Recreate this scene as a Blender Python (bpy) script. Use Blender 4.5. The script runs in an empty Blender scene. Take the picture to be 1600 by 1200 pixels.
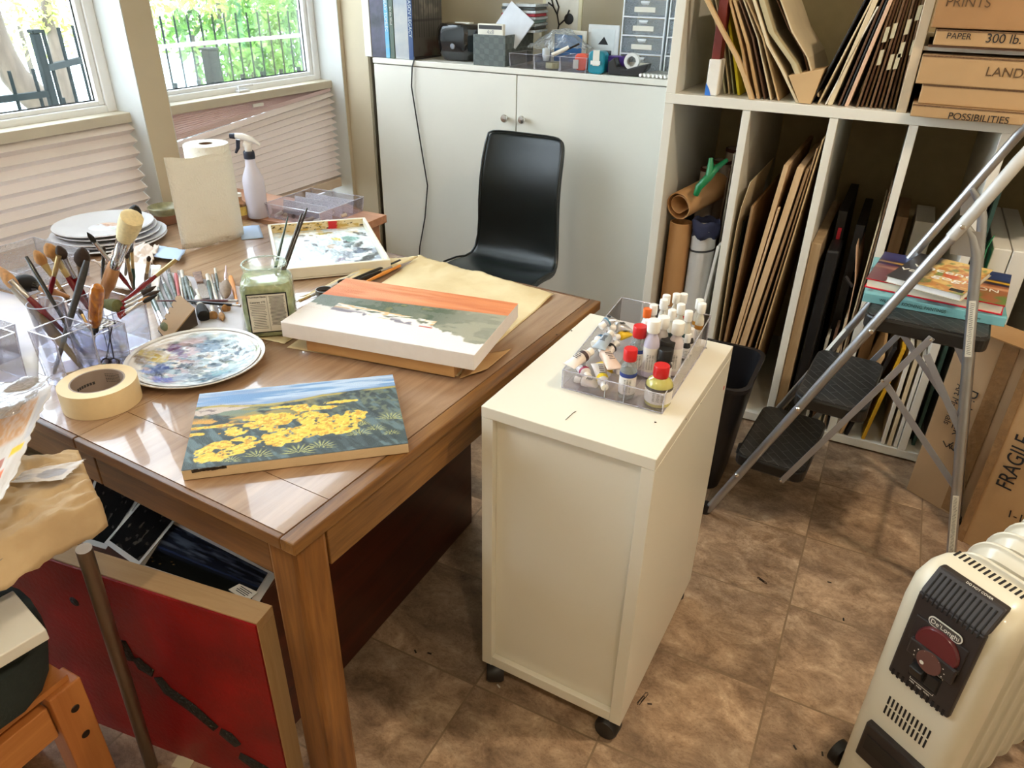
import bpy, math, random
import numpy as np
from mathutils import Vector, Matrix
random.seed(7)
SC = bpy.context.scene
COL = SC.collection
# ---------------------------------------------------------------- camera
CAM = np.array([-0.033, -2.001, 1.515])
F_PX = 1146.107
def _cam_axes():
    pitch, roll, ang = 5.09488236e-01, 2.06331250e-02, -4.65207417e-01
    cp, sp = math.cos(pitch), math.sin(pitch)
    f = np.array([0, cp, -sp]); r = np.array([1, 0, 0.]); u = np.array([0, sp, cp])
    c, s = math.cos(roll), math.sin(roll)
    r2, u2 = c*r+s*u, -s*r+c*u
    M = np.array([[math.cos(ang), math.sin(ang), 0], [-math.sin(ang), math.cos(ang), 0], [0, 0, 1.]])
    return M@r2, M@u2, M@f
CR, CU, CF = _cam_axes()
cam_data = bpy.data.cameras.new('camera'); cam = bpy.data.objects.new('camera', cam_data); COL.objects.link(cam)
cam_data.sensor_fit = 'HORIZONTAL'; cam_data.sensor_width = 36.0
cam_data.lens = F_PX/1600*36.0; cam_data.clip_start = 0.02; cam_data.clip_end = 200
mw = Matrix.Identity(4)
for i in range(3):
    mw[i][0] = CR[i]; mw[i][1] = CU[i]; mw[i][2] = -CF[i]; mw[i][3] = CAM[i]
cam.matrix_world = mw
SC.camera = cam
# ---------------------------------------------------------------- world, exposure, lamps
SC.view_settings.view_transform = 'Standard'; SC.view_settings.look = 'None'
SC.view_settings.gamma = 1.0; SC.view_settings.exposure = 0.14
SC.cycles.use_denoising = True
SC.cycles.transparent_max_bounces = 24
SC.cycles.max_bounces = 8
SC.cycles.sample_clamp_indirect = 6.0
W = bpy.data.worlds.new('world'); SC.world = W; W.use_nodes = True
_bg = W.node_tree.nodes['Background']
_bg.inputs['Color'].default_value = (0.80, 0.90, 1.0, 1); _bg.inputs['Strength'].default_value = 10.5
sun_d = bpy.data.lights.new('sun', 'SUN'); sun_d.energy = 2.2; sun_d.angle = math.radians(1.0); sun_d.color = (1, 0.95, 0.86)
sun = bpy.data.objects.new('sun', sun_d); COL.objects.link(sun)
sun.rotation_euler = (math.radians(20), math.radians(38), 0)      # shines from the room's far side onto the garden
LAMPS = [((0.80, -0.45, 2.84), 30), ((0.65, -2.45, 2.84), 13), ((-1.1, -2.2, 2.84), 8)]
WARM = (1.0, 0.81, 0.59)

# ---------------------------------------------------------------- placing by the room's planes
def ray(x, y): return (x-800)/F_PX*CR-(y-600)/F_PX*CU+CF
def PLN(x, y, pt, n):
    v = ray(x, y); n = np.array(n, float); return CAM+v*(((np.array(pt)-CAM)@n)/(v@n))
def Z(x, y, z=0.0): return PLN(x, y, (0, 0, z), (0, 0, 1))
def YP(x, y, Y): return PLN(x, y, (0, Y, 0), (0, 1, 0))
def XP(x, y, X): return PLN(x, y, (X, 0, 0), (1, 0, 0))
def V(*a): return np.array(a, float)
def nrm(v): v = np.array(v, float); return v/np.linalg.norm(v)
def up(base, x, y):
    """point of the pixel's ray on the upright plane through base that faces the camera"""
    return PLN(x, y, base, (CF[0], CF[1], 0))

# ---------------------------------------------------------------- colours and materials
def c3(r, g, b):
    return tuple(((v/255)/12.92 if v/255 <= .04045 else ((v/255+.055)/1.055)**2.4) for v in (r, g, b))
MATS = {}
def newmat(name):
    m = bpy.data.materials.new(name); m.use_nodes = True; nt = m.node_tree
    return m, nt, nt.nodes['Principled BSDF']
def mat(name, rgb=(128, 128, 128), rough=.5, metal=0.0, var=.06, scale=18., bump=0.0, bscale=60., stretch=(1, 1, 1), coat=0.0, rgb2=None, spec=.5, sheen=0.0):
    if name in MATS: return MATS[name]
    m, nt, b = newmat(name); N, L = nt.nodes, nt.links
    tc = N.new('ShaderNodeTexCoord'); mp = N.new('ShaderNodeMapping'); mp.inputs['Scale'].default_value = stretch
    L.new(tc.outputs['Object'], mp.inputs['Vector'])
    nz = N.new('ShaderNodeTexNoise'); nz.inputs['Scale'].default_value = scale; nz.inputs['Detail'].default_value = 5
    L.new(mp.outputs[0], nz.inputs['Vector'])
    cr = N.new('ShaderNodeValToRGB'); a = np.array(c3(*rgb)); z = np.array(c3(*(rgb2 or rgb)))
    cr.color_ramp.elements[0].position = .3; cr.color_ramp.elements[1].position = .7
    cr.color_ramp.elements[0].color = (*(z*(1-var)), 1); cr.color_ramp.elements[1].color = (*np.clip(a*(1+var), 0, 1), 1)
    L.new(nz.outputs['Fac'], cr.inputs[0]); L.new(cr.outputs[0], b.inputs['Base Color'])
    b.inputs['Roughness'].default_value = rough; b.inputs['Metallic'].default_value = metal
    b.inputs['Coat Weight'].default_value = coat; b.inputs['Specular IOR Level'].default_value = spec
    b.inputs['Sheen Weight'].default_value = sheen
    if bump:
        n2 = N.new('ShaderNodeTexNoise'); n2.inputs['Scale'].default_value = bscale; n2.inputs['Detail'].default_value = 4
        L.new(mp.outputs[0], n2.inputs['Vector'])
        bp = N.new('ShaderNodeBump'); bp.inputs['Strength'].default_value = bump; bp.inputs['Distance'].default_value = .01
        L.new(n2.outputs['Fac'], bp.inputs['Height']); L.new(bp.outputs[0], b.inputs['Normal'])
    MATS[name] = m; return m
def wood(name, light, dark, axis='y', rough=.35, scale=9., coat=0.0, blot=.25, blotcol=None):
    """wood with the grain along an object axis"""
    if name in MATS: return MATS[name]
    m, nt, b = newmat(name); N, L = nt.nodes, nt.links
    tc = N.new('ShaderNodeTexCoord'); mp = N.new('ShaderNodeMapping')
    s = {'x': (.07, 1, 1), 'y': (1, .07, 1), 'z': (1, 1, .07)}[axis]
    mp.inputs['Scale'].default_value = s; L.new(tc.outputs['Object'], mp.inputs['Vector'])
    nz = N.new('ShaderNodeTexNoise'); nz.inputs['Scale'].default_value = scale*5; nz.inputs['Detail'].default_value = 8
    nz.inputs['Roughness'].default_value = .65; nz.inputs['Distortion'].default_value = .6; L.new(mp.outputs[0], nz.inputs['Vector'])
    cr = N.new('ShaderNodeValToRGB'); cr.color_ramp.elements[0].position = .32; cr.color_ramp.elements[1].position = .68
    cr.color_ramp.elements[0].color = (*c3(*dark), 1); cr.color_ramp.elements[1].color = (*c3(*light), 1)
    L.new(nz.outputs['Fac'], cr.inputs[0])
    n2 = N.new('ShaderNodeTexNoise'); n2.inputs['Scale'].default_value = scale*.5; n2.inputs['Detail'].default_value = 3
    mp2 = N.new('ShaderNodeMapping'); mp2.inputs['Scale'].default_value = tuple(.35 if v < 1 else 1 for v in s)
    L.new(tc.outputs['Object'], mp2.inputs['Vector']); L.new(mp2.outputs[0], n2.inputs['Vector'])
    mx = N.new('ShaderNodeMix'); mx.data_type = 'RGBA'; mx.blend_type = 'MULTIPLY'
    r2 = N.new('ShaderNodeValToRGB'); r2.color_ramp.elements[0].position = .35; r2.color_ramp.elements[1].position = .65
    bc = blotcol or (150, 120, 100)
    r2.color_ramp.elements[0].color = (*c3(*bc), 1); r2.color_ramp.elements[1].color = (1, 1, 1, 1)
    L.new(n2.outputs['Fac'], r2.inputs[0]); mx.inputs['Factor'].default_value = blot
    L.new(cr.outputs[0], mx.inputs['A']); L.new(r2.outputs[0], mx.inputs['B']); L.new(mx.outputs['Result'], b.inputs['Base Color'])
    b.inputs['Roughness'].default_value = rough; b.inputs['Coat Weight'].default_value = coat
    bp = N.new('ShaderNodeBump'); bp.inputs['Strength'].default_value = .12; bp.inputs['Distance'].default_value = .002
    L.new(nz.outputs['Fac'], bp.inputs['Height']); L.new(bp.outputs[0], b.inputs['Normal'])
    MATS[name] = m; return m
def clear(name, tint=(235, 238, 245), refl=.12, haze=0.0, hazecol=(220, 220, 225)):
    """thin clear sheet: lets light through, reflects at glancing angles, a little milky when hazed"""
    if name in MATS: return MATS[name]
    m, nt, b = newmat(name); N, L = nt.nodes, nt.links
    tr = N.new('ShaderNodeBsdfTransparent'); tr.inputs[0].default_value = (*[q**.35 for q in c3(*tint)], 1)
    gl = N.new('ShaderNodeBsdfGlossy'); gl.inputs['Roughness'].default_value = .06
    lw = N.new('ShaderNodeLayerWeight'); lw.inputs['Blend'].default_value = .35
    ma = N.new('ShaderNodeMath'); ma.operation = 'MULTIPLY_ADD'; ma.inputs[1].default_value = .45; ma.inputs[2].default_value = refl*.12
    L.new(lw.outputs['Fresnel'], ma.inputs[0])
    mx = N.new('ShaderNodeMixShader'); L.new(ma.outputs[0], mx.inputs[0]); L.new(tr.outputs[0], mx.inputs[1]); L.new(gl.outputs[0], mx.inputs[2])
    out = N['Material Output']
    if haze:
        df = N.new('ShaderNodeBsdfDiffuse'); nz = N.new('ShaderNodeTexNoise'); nz.inputs['Scale'].default_value = 25
        df.inputs[0].default_value = (*c3(*hazecol), 1)
        m2 = N.new('ShaderNodeMath'); m2.operation = 'MULTIPLY'; m2.inputs[1].default_value = haze*2; L.new(nz.outputs['Fac'], m2.inputs[0])
        x2 = N.new('ShaderNodeMixShader'); L.new(m2.outputs[0], x2.inputs[0]); L.new(mx.outputs[0], x2.inputs[1]); L.new(df.outputs[0], x2.inputs[2])
        L.new(x2.outputs[0], out.inputs[0])
    else: L.new(mx.outputs[0], out.inputs[0])
    MATS[name] = m; return m
def painted(name, rough=.45, bump=.3, scale=120.):
    """colours laid on in the mesh's own colour attribute, as brushed paint"""
    if name in MATS: return MATS[name]
    m, nt, b = newmat(name); N, L = nt.nodes, nt.links
    at = N.new('ShaderNodeVertexColor'); at.layer_name = 'paint'; L.new(at.outputs['Color'], b.inputs['Base Color'])
    b.inputs['Roughness'].default_value = rough
    nz = N.new('ShaderNodeTexNoise'); nz.inputs['Scale'].default_value = scale; tc = N.new('ShaderNodeTexCoord'); L.new(tc.outputs['Object'], nz.inputs['Vector'])
    bp = N.new('ShaderNodeBump'); bp.inputs['Strength'].default_value = bump; bp.inputs['Distance'].default_value = .003
    L.new(nz.outputs['Fac'], bp.inputs['Height']); L.new(bp.outputs[0], b.inputs['Normal'])
    MATS[name] = m; return m

# ---------------------------------------------------------------- mesh builder
def frame(d):
    d = nrm(d); a = V(0, 0, 1) if abs(d[2]) < .9 else V(1, 0, 0)
    x = nrm(np.cross(a, d)); y = np.cross(d, x); return x, y, d
class MB:
    def __init__(s, M=None): s.v = []; s.f = []; s.M = M; s.cols = None
    def add(s, vs, fs):
        o = len(s.v)
        for p in vs:
            if s.M is not None: p = s.M @ Vector((float(p[0]), float(p[1]), float(p[2])))
            s.v.append(tuple(float(q) for q in p))
        s.f += [tuple(i+o for i in f) for f in fs]; return s
    def box(s, a, b):
        x0, y0, z0 = np.minimum(a, b); x1, y1, z1 = np.maximum(a, b)
        return s.add([(x0, y0, z0), (x1, y0, z0), (x1, y1, z0), (x0, y1, z0), (x0, y0, z1), (x1, y0, z1), (x1, y1, z1), (x0, y1, z1)],
                     [(0, 3, 2, 1), (4, 5, 6, 7), (0, 1, 5, 4), (1, 2, 6, 5), (2, 3, 7, 6), (3, 0, 4, 7)])
    def obox(s, c, x, y, z):
        """box about centre c with full edge vectors x, y, z"""
        c, x, y, z = map(lambda q: np.array(q, float), (c, x, y, z))
        vs = [c+(i*x+j*y+k*z)/2 for k in (-1, 1) for i, j in ((-1, -1), (1, -1), (1, 1), (-1, 1))]
        return s.add(vs, [(0, 3, 2, 1), (4, 5, 6, 7), (0, 1, 5, 4), (1, 2, 6, 5), (2, 3, 7, 6), (3, 0, 4, 7)])
    def hexa(s, bot, top):
        return s.add(list(bot)+list(top), [(0, 3, 2, 1), (4, 5, 6, 7), (0, 1, 5, 4), (1, 2, 6, 5), (2, 3, 7, 6), (3, 0, 4, 7)])
    def prism(s, poly, off):
        n = len(poly); poly = [np.array(p, float) for p in poly]; off = np.array(off, float)
        return s.add(poly+[p+off for p in poly], [tuple(range(n))[::-1], tuple(range(n, 2*n))]+[(i, (i+1) % n, n+(i+1) % n, n+i) for i in range(n)])
    def tube(s, pts, r, seg=10, cap=True):
        pts = [np.array(p, float) for p in pts]; n = len(pts)
        rs = r if hasattr(r, '__len__') else [r]*n
        vs = []; X = None
        for i, p in enumerate(pts):
            d = pts[min(i+1, n-1)]-pts[max(i-1, 0)]
            if np.linalg.norm(d) < 1e-9: d = V(0, 0, 1)
            d = nrm(d)
            if X is None: X = frame(d)[0]
            X = X-d*(X@d); X = nrm(X) if np.linalg.norm(X) > 1e-6 else frame(d)[0]
            Y = np.cross(d, X)
            for k in range(seg):
                t = 2*math.pi*k/seg; vs.append(p+rs[i]*(math.cos(t)*X+math.sin(t)*Y))
        fs = [(i*seg+k, i*seg+(k+1) % seg, (i+1)*seg+(k+1) % seg, (i+1)*seg+k) for i in range(n-1) for k in range(seg)]
        if cap: fs += [tuple(range(seg))[::-1], tuple(range((n-1)*seg, n*seg))]
        return s.add(vs, fs)
    def lathe(s, prof, c=(0, 0, 0), axis=(0, 0, 1), seg=32, closed=False, sx=1.0):
        """profile of (radius, height) about axis"""
        X, Y, D = frame(axis); c = np.array(c, float); vs = []
        if abs(D[2]) > .99: X, Y, D = V(1, 0, 0), V(0, 1, 0), V(0, 0, 1)
        for r, h in prof:
            for k in range(seg):
                t = 2*math.pi*k/seg; vs.append(c+D*h+max(r, 1e-5)*(math.cos(t)*X*sx+math.sin(t)*Y))
        n = len(prof)
        fs = [(i*seg+k, i*seg+(k+1) % seg, (i+1)*seg+(k+1) % seg, (i+1)*seg+k) for i in range(n-1) for k in range(seg)]
        return s.add(vs, fs)
    def grid(s, P):
        """surface through an (n, m, 3) array of points"""
        n, m = P.shape[:2]
        return s.add(P.reshape(-1, 3), [(i*m+j, i*m+j+1, (i+1)*m+j+1, (i+1)*m+j) for i in range(n-1) for j in range(m-1)])
    def build(s, name, m, parent=None, bevel=0, smooth=False, solid=0, subsurf=0):
        me = bpy.data.meshes.new(name); vs = s.v
        if parent is not None:
            inv = wm(parent).inverted(); vs = [tuple(inv @ Vector(p)) for p in vs]
            org = None
        else:
            a = np.array(vs); org = (a.min(0)+a.max(0))/2; org[2] = a[:, 2].min(); vs = [tuple(np.array(p)-org) for p in vs]
        me.from_pydata(vs, [], s.f); me.update()
        o = bpy.data.objects.new(name, me); COL.objects.link(o)
        if parent is not None: o.parent = parent
        else: o.location = org
        if m is not None: me.materials.append(m)
        if s.cols is not None:
            ca = me.color_attributes.new('paint', 'FLOAT_COLOR', 'POINT')
            cc = np.ones((len(vs), 4), dtype=np.float32); k = min(len(vs), len(s.cols)); cc[:k, :3] = s.cols[:k]; ca.data.foreach_set('color', cc.ravel())
        if smooth:
            for p in me.polygons: p.use_smooth = True
            try: me.set_sharp_from_angle(angle=math.radians(40))
            except Exception: pass
        if solid:
            q = o.modifiers.new('solid', 'SOLIDIFY'); q.thickness = solid; q.offset = 0
        if bevel:
            q = o.modifiers.new('bevel', 'BEVEL'); q.width = bevel; q.segments = 2; q.limit_method = 'ANGLE'
        if subsurf:
            q = o.modifiers.new('sub', 'SUBSURF'); q.levels = subsurf; q.render_levels = subsurf
        return o
def wm(o):
    m = Matrix.LocRotScale(o.location, o.rotation_euler, o.scale)
    return wm(o.parent) @ m if o.parent else m
def tag(o, label=None, cat=None, group=None, kind=None):
    if label: o['label'] = label
    if cat: o['category'] = cat
    if group: o['group'] = group
    if kind: o['kind'] = kind
    return o
def thing(name, label, cat, loc=(0, 0, 0), rotz=0.0, group=None):
    o = bpy.data.objects.new(name, None); COL.objects.link(o)
    o.location = [float(q) for q in loc]; o.rotation_euler = (0, 0, rotz); o.empty_display_size = .05
    return tag(o, label, cat, group)
def struct(o): o['kind'] = 'structure'; return o
def MW(o): return MB(wm(o))          # author in the thing's own frame
def copy_tree(o, parent=None):
    c = o.copy(); COL.objects.link(c); c.parent = parent
    for ch in [q for q in bpy.data.objects if q.parent == o]: copy_tree(ch, c)
    return c
def text(name, s, pos, right, upv, size, m, parent, align='CENTER', squash=1.0, ext=.0002, shear=0.0):
    cu = bpy.data.curves.new(name, 'FONT'); cu.body = s; cu.size = size; cu.align_x = align; cu.align_y = 'CENTER'
    cu.extrude = ext; cu.shear = shear; cu.materials.append(m)
    tmp = bpy.data.objects.new(name, cu); COL.objects.link(tmp)
    me = bpy.data.meshes.new_from_object(tmp.evaluated_get(bpy.context.evaluated_depsgraph_get())); me.name = name
    bpy.data.objects.remove(tmp); bpy.data.curves.remove(cu)
    if not me.materials: me.materials.append(m)
    o = bpy.data.objects.new(name, me); COL.objects.link(o)
    r = nrm(right); u = np.array(upv, float); u = nrm(u-r*(u@r)); n = np.cross(r, u); M = Matrix.Identity(4)
    for i in range(3):
        M[i][0] = r[i]*squash; M[i][1] = u[i]; M[i][2] = n[i]; M[i][3] = pos[i]+n[i]*(ext+.0003)
    if parent is not None:
        o.parent = parent; M = wm(parent).inverted() @ M
    o.matrix_basis = M
    return o
# ---------------------------------------------------------------- value noise for hand-painted surfaces
def vnoise(x, y, seed=0):
    x = np.asarray(x, float); y = np.asarray(y, float); xi = np.floor(x).astype(int); yi = np.floor(y).astype(int); fx = x-xi; fy = y-yi
    def h(a, b):
        q = np.sin(a*127.1+b*311.7+seed*74.7)*43758.5453; return q-np.floor(q)
    fx = fx*fx*(3-2*fx); fy = fy*fy*(3-2*fy)
    return (h(xi, yi)*(1-fx)+h(xi+1, yi)*fx)*(1-fy)+(h(xi, yi+1)*(1-fx)+h(xi+1, yi+1)*fx)*fy
def fbm(x, y, seed=0, o=4):
    t = 0; a = .5
    for i in range(o): t = t+a*vnoise(x*2**i, y*2**i, seed+i); a *= .5
    return t/(1-.5**o)
def over(col, rgb, a):
    a = np.clip(a, 0, 1)[..., None]; return col*(1-a)+np.array(c3(*rgb))*a
def sm(a, b, x): t = np.clip((x-a)/(b-a), 0, 1); return t*t*(3-2*t)
def art(name, A, U, Vv, fn, m, parent, n=120, mm=80, relief=0, nor=None):
    """a painted rectangle: corner A, edges U and Vv, colours from fn(u, v)"""
    u, v = np.meshgrid(np.linspace(0, 1, n), np.linspace(0, 1, mm)); cols = fn(u, v)
    P = np.array(A)+u[..., None]*np.array(U)+v[..., None]*np.array(Vv)
    if relief and nor is not None: P = P+(fbm(u*30, v*20, 3)[..., None]*relief)*np.array(nor)
    b = MB(); b.grid(P); b.cols = cols.reshape(-1, 3); return b.build(name, m, parent, smooth=True)
# ================================================================ THE SETTING
XW = -2.42; YB = 1.40; YF = 0.606; YC = 0.92
wallm = mat('wall_paint', (196, 183, 158), .85, var=.03, scale=6, bump=.05, bscale=200)
whitetrim = mat('white_trim', (232, 230, 224), .45, var=.02)
vinyl = mat('window_vinyl', (238, 240, 242), .35, var=.015)
glassm = clear('window_glass', (245, 250, 250), .04)
def floor_mat():
    m, nt, b = newmat('stone_tile'); N, L = nt.nodes, nt.links
    T = .32
    tc = N.new('ShaderNodeTexCoord'); sp = N.new('ShaderNodeSeparateXYZ'); geo = N.new('ShaderNodeNewGeometry')
    L.new(geo.outputs['Position'], sp.inputs[0])
    def M(op, a, b=None, c=None):
        n = N.new('ShaderNodeMath'); n.operation = op
        for i, q in enumerate((a, b, c)):
            if q is None: continue
            if isinstance(q, (int, float)): n.inputs[i].default_value = q
            else: L.new(q, n.inputs[i])
        return n.outputs[0]
    ux, uy = M('DIVIDE', sp.outputs[0], T), M('DIVIDE', sp.outputs[1], T)
    def edge(u):
        f = M('FRACT', u); return M('MINIMUM', f, M('SUBTRACT', 1.0, f))
    e = M('MINIMUM', edge(ux), edge(uy)); grout = M('LESS_THAN', e, .0075)
    cb = N.new('ShaderNodeCombineXYZ'); L.new(M('FLOOR', ux), cb.inputs[0]); L.new(M('FLOOR', uy), cb.inputs[1])
    wn = N.new('ShaderNodeTexWhiteNoise'); L.new(cb.outputs[0], wn.inputs['Vector'])
    # every tile gets its own cut of the stone
    vm = N.new('ShaderNodeVectorMath'); vm.operation = 'MULTIPLY_ADD'; vm.inputs[1].default_value = (7, 7, 7); L.new(wn.outputs['Color'], vm.inputs[0]); L.new(geo.outputs['Position'], vm.inputs[2])
    mp = N.new('ShaderNodeMapping'); mp.inputs['Scale'].default_value = (1, 1.35, 1); mp.inputs['Rotation'].default_value = (0, 0, .5); L.new(vm.outputs[0], mp.inputs[0])
    n1 = N.new('ShaderNodeTexNoise'); n1.inputs['Scale'].default_value = 11; n1.inputs['Detail'].default_value = 13; n1.inputs['Roughness'].default_value = .78; n1.inputs['Distortion'].default_value = .35
    n2 = N.new('ShaderNodeTexNoise'); n2.inputs['Scale'].default_value = 4; n2.inputs['Detail'].default_value = 4; n2.inputs['Distortion'].default_value = .8
    n3 = N.new('ShaderNodeTexNoise'); n3.inputs['Scale'].default_value = 130; n3.inputs['Detail'].default_value = 5
    for n in (n1, n2, n3): L.new(mp.outputs[0], n.inputs['Vector'])
    r1 = N.new('ShaderNodeValToRGB'); el = r1.color_ramp.elements
    el[0].position = .30; el[0].color = (*c3(112, 90, 68), 1); el[1].position = .70; el[1].color = (*c3(222, 200, 174), 1)
    q = el.new(.46); q.color = (*c3(162, 136, 112), 1); q = el.new(.56); q.color = (*c3(188, 162, 136), 1)
    L.new(n1.outputs['Fac'], r1.inputs[0])
    r2 = N.new('ShaderNodeValToRGB'); r2.color_ramp.elements[0].position = .4; r2.color_ramp.elements[0].color = (*c3(205, 200, 195), 1); r2.color_ramp.elements[1].position = .65; r2.color_ramp.elements[1].color = (1, .96, .9, 1)
    L.new(n2.outputs['Fac'], r2.inputs[0])
    r3 = N.new('ShaderNodeValToRGB'); r3.color_ramp.elements[0].position = .33; r3.color_ramp.elements[0].color = (.35, .3, .25, 1); r3.color_ramp.elements[1].position = .47; r3.color_ramp.elements[1].color = (1, 1, 1, 1)
    L.new(n3.outputs['Fac'], r3.inputs[0])
    def mul(a, b, f=1.0):
        x = N.new('ShaderNodeMix'); x.data_type = 'RGBA'; x.blend_type = 'MULTIPLY'; x.inputs['Factor'].default_value = f
        L.new(a, x.inputs['A']); L.new(b, x.inputs['B']); return x.outputs['Result']
    col = mul(mul(r1.outputs[0], r2.outputs[0]), r3.outputs[0], .3)
    br = N.new('ShaderNodeMix'); br.data_type = 'RGBA'; br.blend_type = 'MIX'; L.new(grout, br.inputs['Factor'])
    L.new(col, br.inputs['A']); br.inputs['B'].default_value = (*c3(128, 106, 82), 1); L.new(br.outputs['Result'], b.inputs['Base Color'])
    rr = M('MULTIPLY_ADD', n1.outputs['Fac'], .25, .36); L.new(rr, b.inputs['Roughness'])
    hh = M('SUBTRACT', M('MULTIPLY', n3.outputs['Fac'], .35), M('MULTIPLY', grout, 1.0))
    bp = N.new('ShaderNodeBump'); bp.inputs['Strength'].default_value = .35; bp.inputs['Distance'].default_value = .002; L.new(hh, bp.inputs['Height']); L.new(bp.outputs[0], b.inputs['Normal'])
    return m
struct(MB().box((XW-.2, -3.4, -.12), (1.9, YB+.12, 0)).build('floor', floor_mat()))
struct(MB().box((XW-.2, -3.4, 2.88), (1.9, YB+.12, 2.98)).build('ceiling', mat('ceiling_paint', (225, 222, 212), .9, var=.02)))
OPEN = [(-2.45, -1.34), (-1.19, -.173), (-.062, .93)]; ZS0, ZS1 = .48, 2.74
wl = MB().box((XW, -3.4, 0), (XW-.2, YB+.12, ZS0)).box((XW, -3.4, ZS1), (XW-.2, YB+.12, 2.88))
ys = [-3.4]+[q for o in OPEN for q in o]+[YB+.12]
for i in range(0, len(ys), 2): wl.box((XW, ys[i], ZS0), (XW-.2, ys[i+1], ZS1))
struct(wl.build('wall_left', wallm))
struct(MB().box((XW-.2, YB, 0), (1.9, YB+.12, 2.88)).build('wall_back', wallm))
struct(MB().box((1.75, -3.4, 0), (1.9, YB, 2.88)).build('wall_right', wallm))
struct(MB().box((XW, -3.4, 0), (1.75, -3.28, 2.88)).build('wall_front', wallm))
struct(MB().box((XW, YC+.03, 0), (YP(575, 95, YC+.03)[0], YC+.05, 2.88)).build('trim_1', wallm))
for k, (y0, y1) in enumerate(OPEN, 1):
    w = thing('window_%d' % k, None, None, (-2.58, (y0+y1)/2, 1.06)); struct(w)
    def fr(b, za, zb, t=.055, x0=-2.61, x1=-2.555):
        b.box((x0, y0, za), (x1, y0+t, zb)).box((x0, y1-t, za), (x1, y1, zb)).box((x0, y0+t, za), (x1, y1-t, za+t)).box((x0, y0+t, zb-t), (x1, y1-t, zb))
    b = MB(); fr(b, 1.045, ZS1, .04); fr(b, ZS0, 1.03); struct(b.build('window_frame', vinyl, w, bevel=.004))
    b = MB(); y0b, y1b = y0, y1
    b.box((-2.60, y0+.04, 1.085), (-2.565, y0+.062, ZS1-.04)).box((-2.60, y1-.062, 1.085), (-2.565, y1-.04, ZS1-.04)).box((-2.60, y0+.062, 1.085), (-2.565, y1-.062, 1.10))
    struct(b.build('sash', vinyl, w, bevel=.003))
    b = MB().box((-2.585, y0+.061, 1.099), (-2.583, y0+.066, ZS1-.05)).box((-2.585, y1-.066, 1.099), (-2.583, y1-.061, ZS1-.05)).box((-2.585, y0+.06, 1.099), (-2.583, y1-.06, 1.104))
    struct(b.build('gasket', mat('black_rubber', (25, 27, 28), .7), w))
    struct(MB().box((-2.592, y0+.062, 1.10), (-2.588, y1-.062, ZS1-.04)).build('glass_pane', glassm, w))
    struct(MB().box((-2.592, y0+.05, ZS0+.05), (-2.588, y1-.05, .98)).build('glass_pane', glassm, w))
    s = MB().box((-2.61, y0, 1.028), (-2.49, y1, 1.062)); struct(s.build('window_sill', mat('sill_paint', (196, 186, 166), .5, var=.04), w, bevel=.003))
    if k > 1:
        yc = (y0+y1)/2-.02
        lt = MB().box((-2.553, yc-.03, 1.062), (-2.53, yc+.03, 1.070)).tube([(-2.54, yc-.02, 1.07), (-2.54, yc-.02, 1.085), (-2.52, yc+.04, 1.088)], .005)
        struct(lt.build('latch', mat('latch_metal', (220, 220, 222), .4), w, smooth=True))
# window trim edges: the white reveals
rev = mat('reveal_paint', (204, 206, 204), .6, var=.02)
for k, (y0, y1) in enumerate(OPEN, 2):
    b = MB().box((XW-.001, y1, ZS0), (-2.61, y1-.004, ZS1)).box((XW-.001, y0, ZS0), (-2.61, y0+.004, ZS1)).box((XW-.001, y0+.004, ZS1), (-2.61, y1-.004, ZS1-.004))
    struct(b.build('trim_%d' % k, rev))

# cellular shades
def shade_mat(name, rgb, trans):
    m, nt, b = newmat(name); N, L = nt.nodes, nt.links
    tl = N.new('ShaderNodeBsdfTranslucent'); tl.inputs[0].default_value = (*c3(*rgb), 1)
    df = N.new('ShaderNodeBsdfDiffuse'); nz = N.new('ShaderNodeTexNoise'); nz.inputs['Scale'].default_value = 30
    cr = N.new('ShaderNodeValToRGB'); a = np.array(c3(*rgb)); cr.color_ramp.elements[0].color = (*(a*.94), 1); cr.color_ramp.elements[1].color = (*a, 1)
    L.new(nz.outputs['Fac'], cr.inputs[0]); L.new(cr.outputs[0], df.inputs[0])
    mx = N.new('ShaderNodeMixShader'); mx.inputs[0].default_value = trans; L.new(df.outputs[0], mx.inputs[1]); L.new(tl.outputs[0], mx.inputs[2]); L.new(mx.outputs[0], N['Material Output'].inputs[0])
    return m
shm = shade_mat('shade_fabric', (234, 222, 216), .05); shp = shade_mat('shade_sheer', (224, 200, 200), .07)
railm = mat('shade_rail', (210, 190, 170), .5)
XS = -2.515
def pleats(y0, y1, zl0, zr0, zl1, zr1, n, depth, m, name, parent):
    """folded fabric between a top line (zl0 left .. zr0 right) and a bottom line"""
    b = MB(); P = []
    for i in range(2*n+1):
        t = i/(2*n); x = XS+(depth if i % 2 else 0)
        P.append([(x, y0, zl0+(zl1-zl0)*t), (x, (y0+y1)/2, (zl0+zr0)/2*(1-t)+(zl1+zr1)/2*t), (x, y1, zr0+(zr1-zr0)*t)])
    b.grid(np.array(P)); return b.build(name, m, parent)
t = thing('cellular_shade', 'white pleated shade below the left window, hanging level', 'window shade', (XS, -.68, .5))
pleats(-1.185, -.178, 1.027, 1.027, .53, .53, 12, .034, shm, 'pleated_fabric', t)
MB().box((XS-.01, -1.185, .505), (XS+.025, -.178, .53)).build('bottom_rail', railm, t, bevel=.003)
t = thing('cellular_shade', 'pleated shade below the right window, its top rail slipped to a slant', 'window shade', (XS, .43, .5))
zl = XP(277, 216, XS)[2]; zr = 1.022
pleats(-.057, .925, zl-.02, zr-.01, .61, .61, 13, .034, shm, 'pleated_fabric', t)
pleats(-.057, .925, 1.027, 1.027, zl, zr, 10, .004, shp, 'sheer_top', t)
b = MB()
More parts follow.
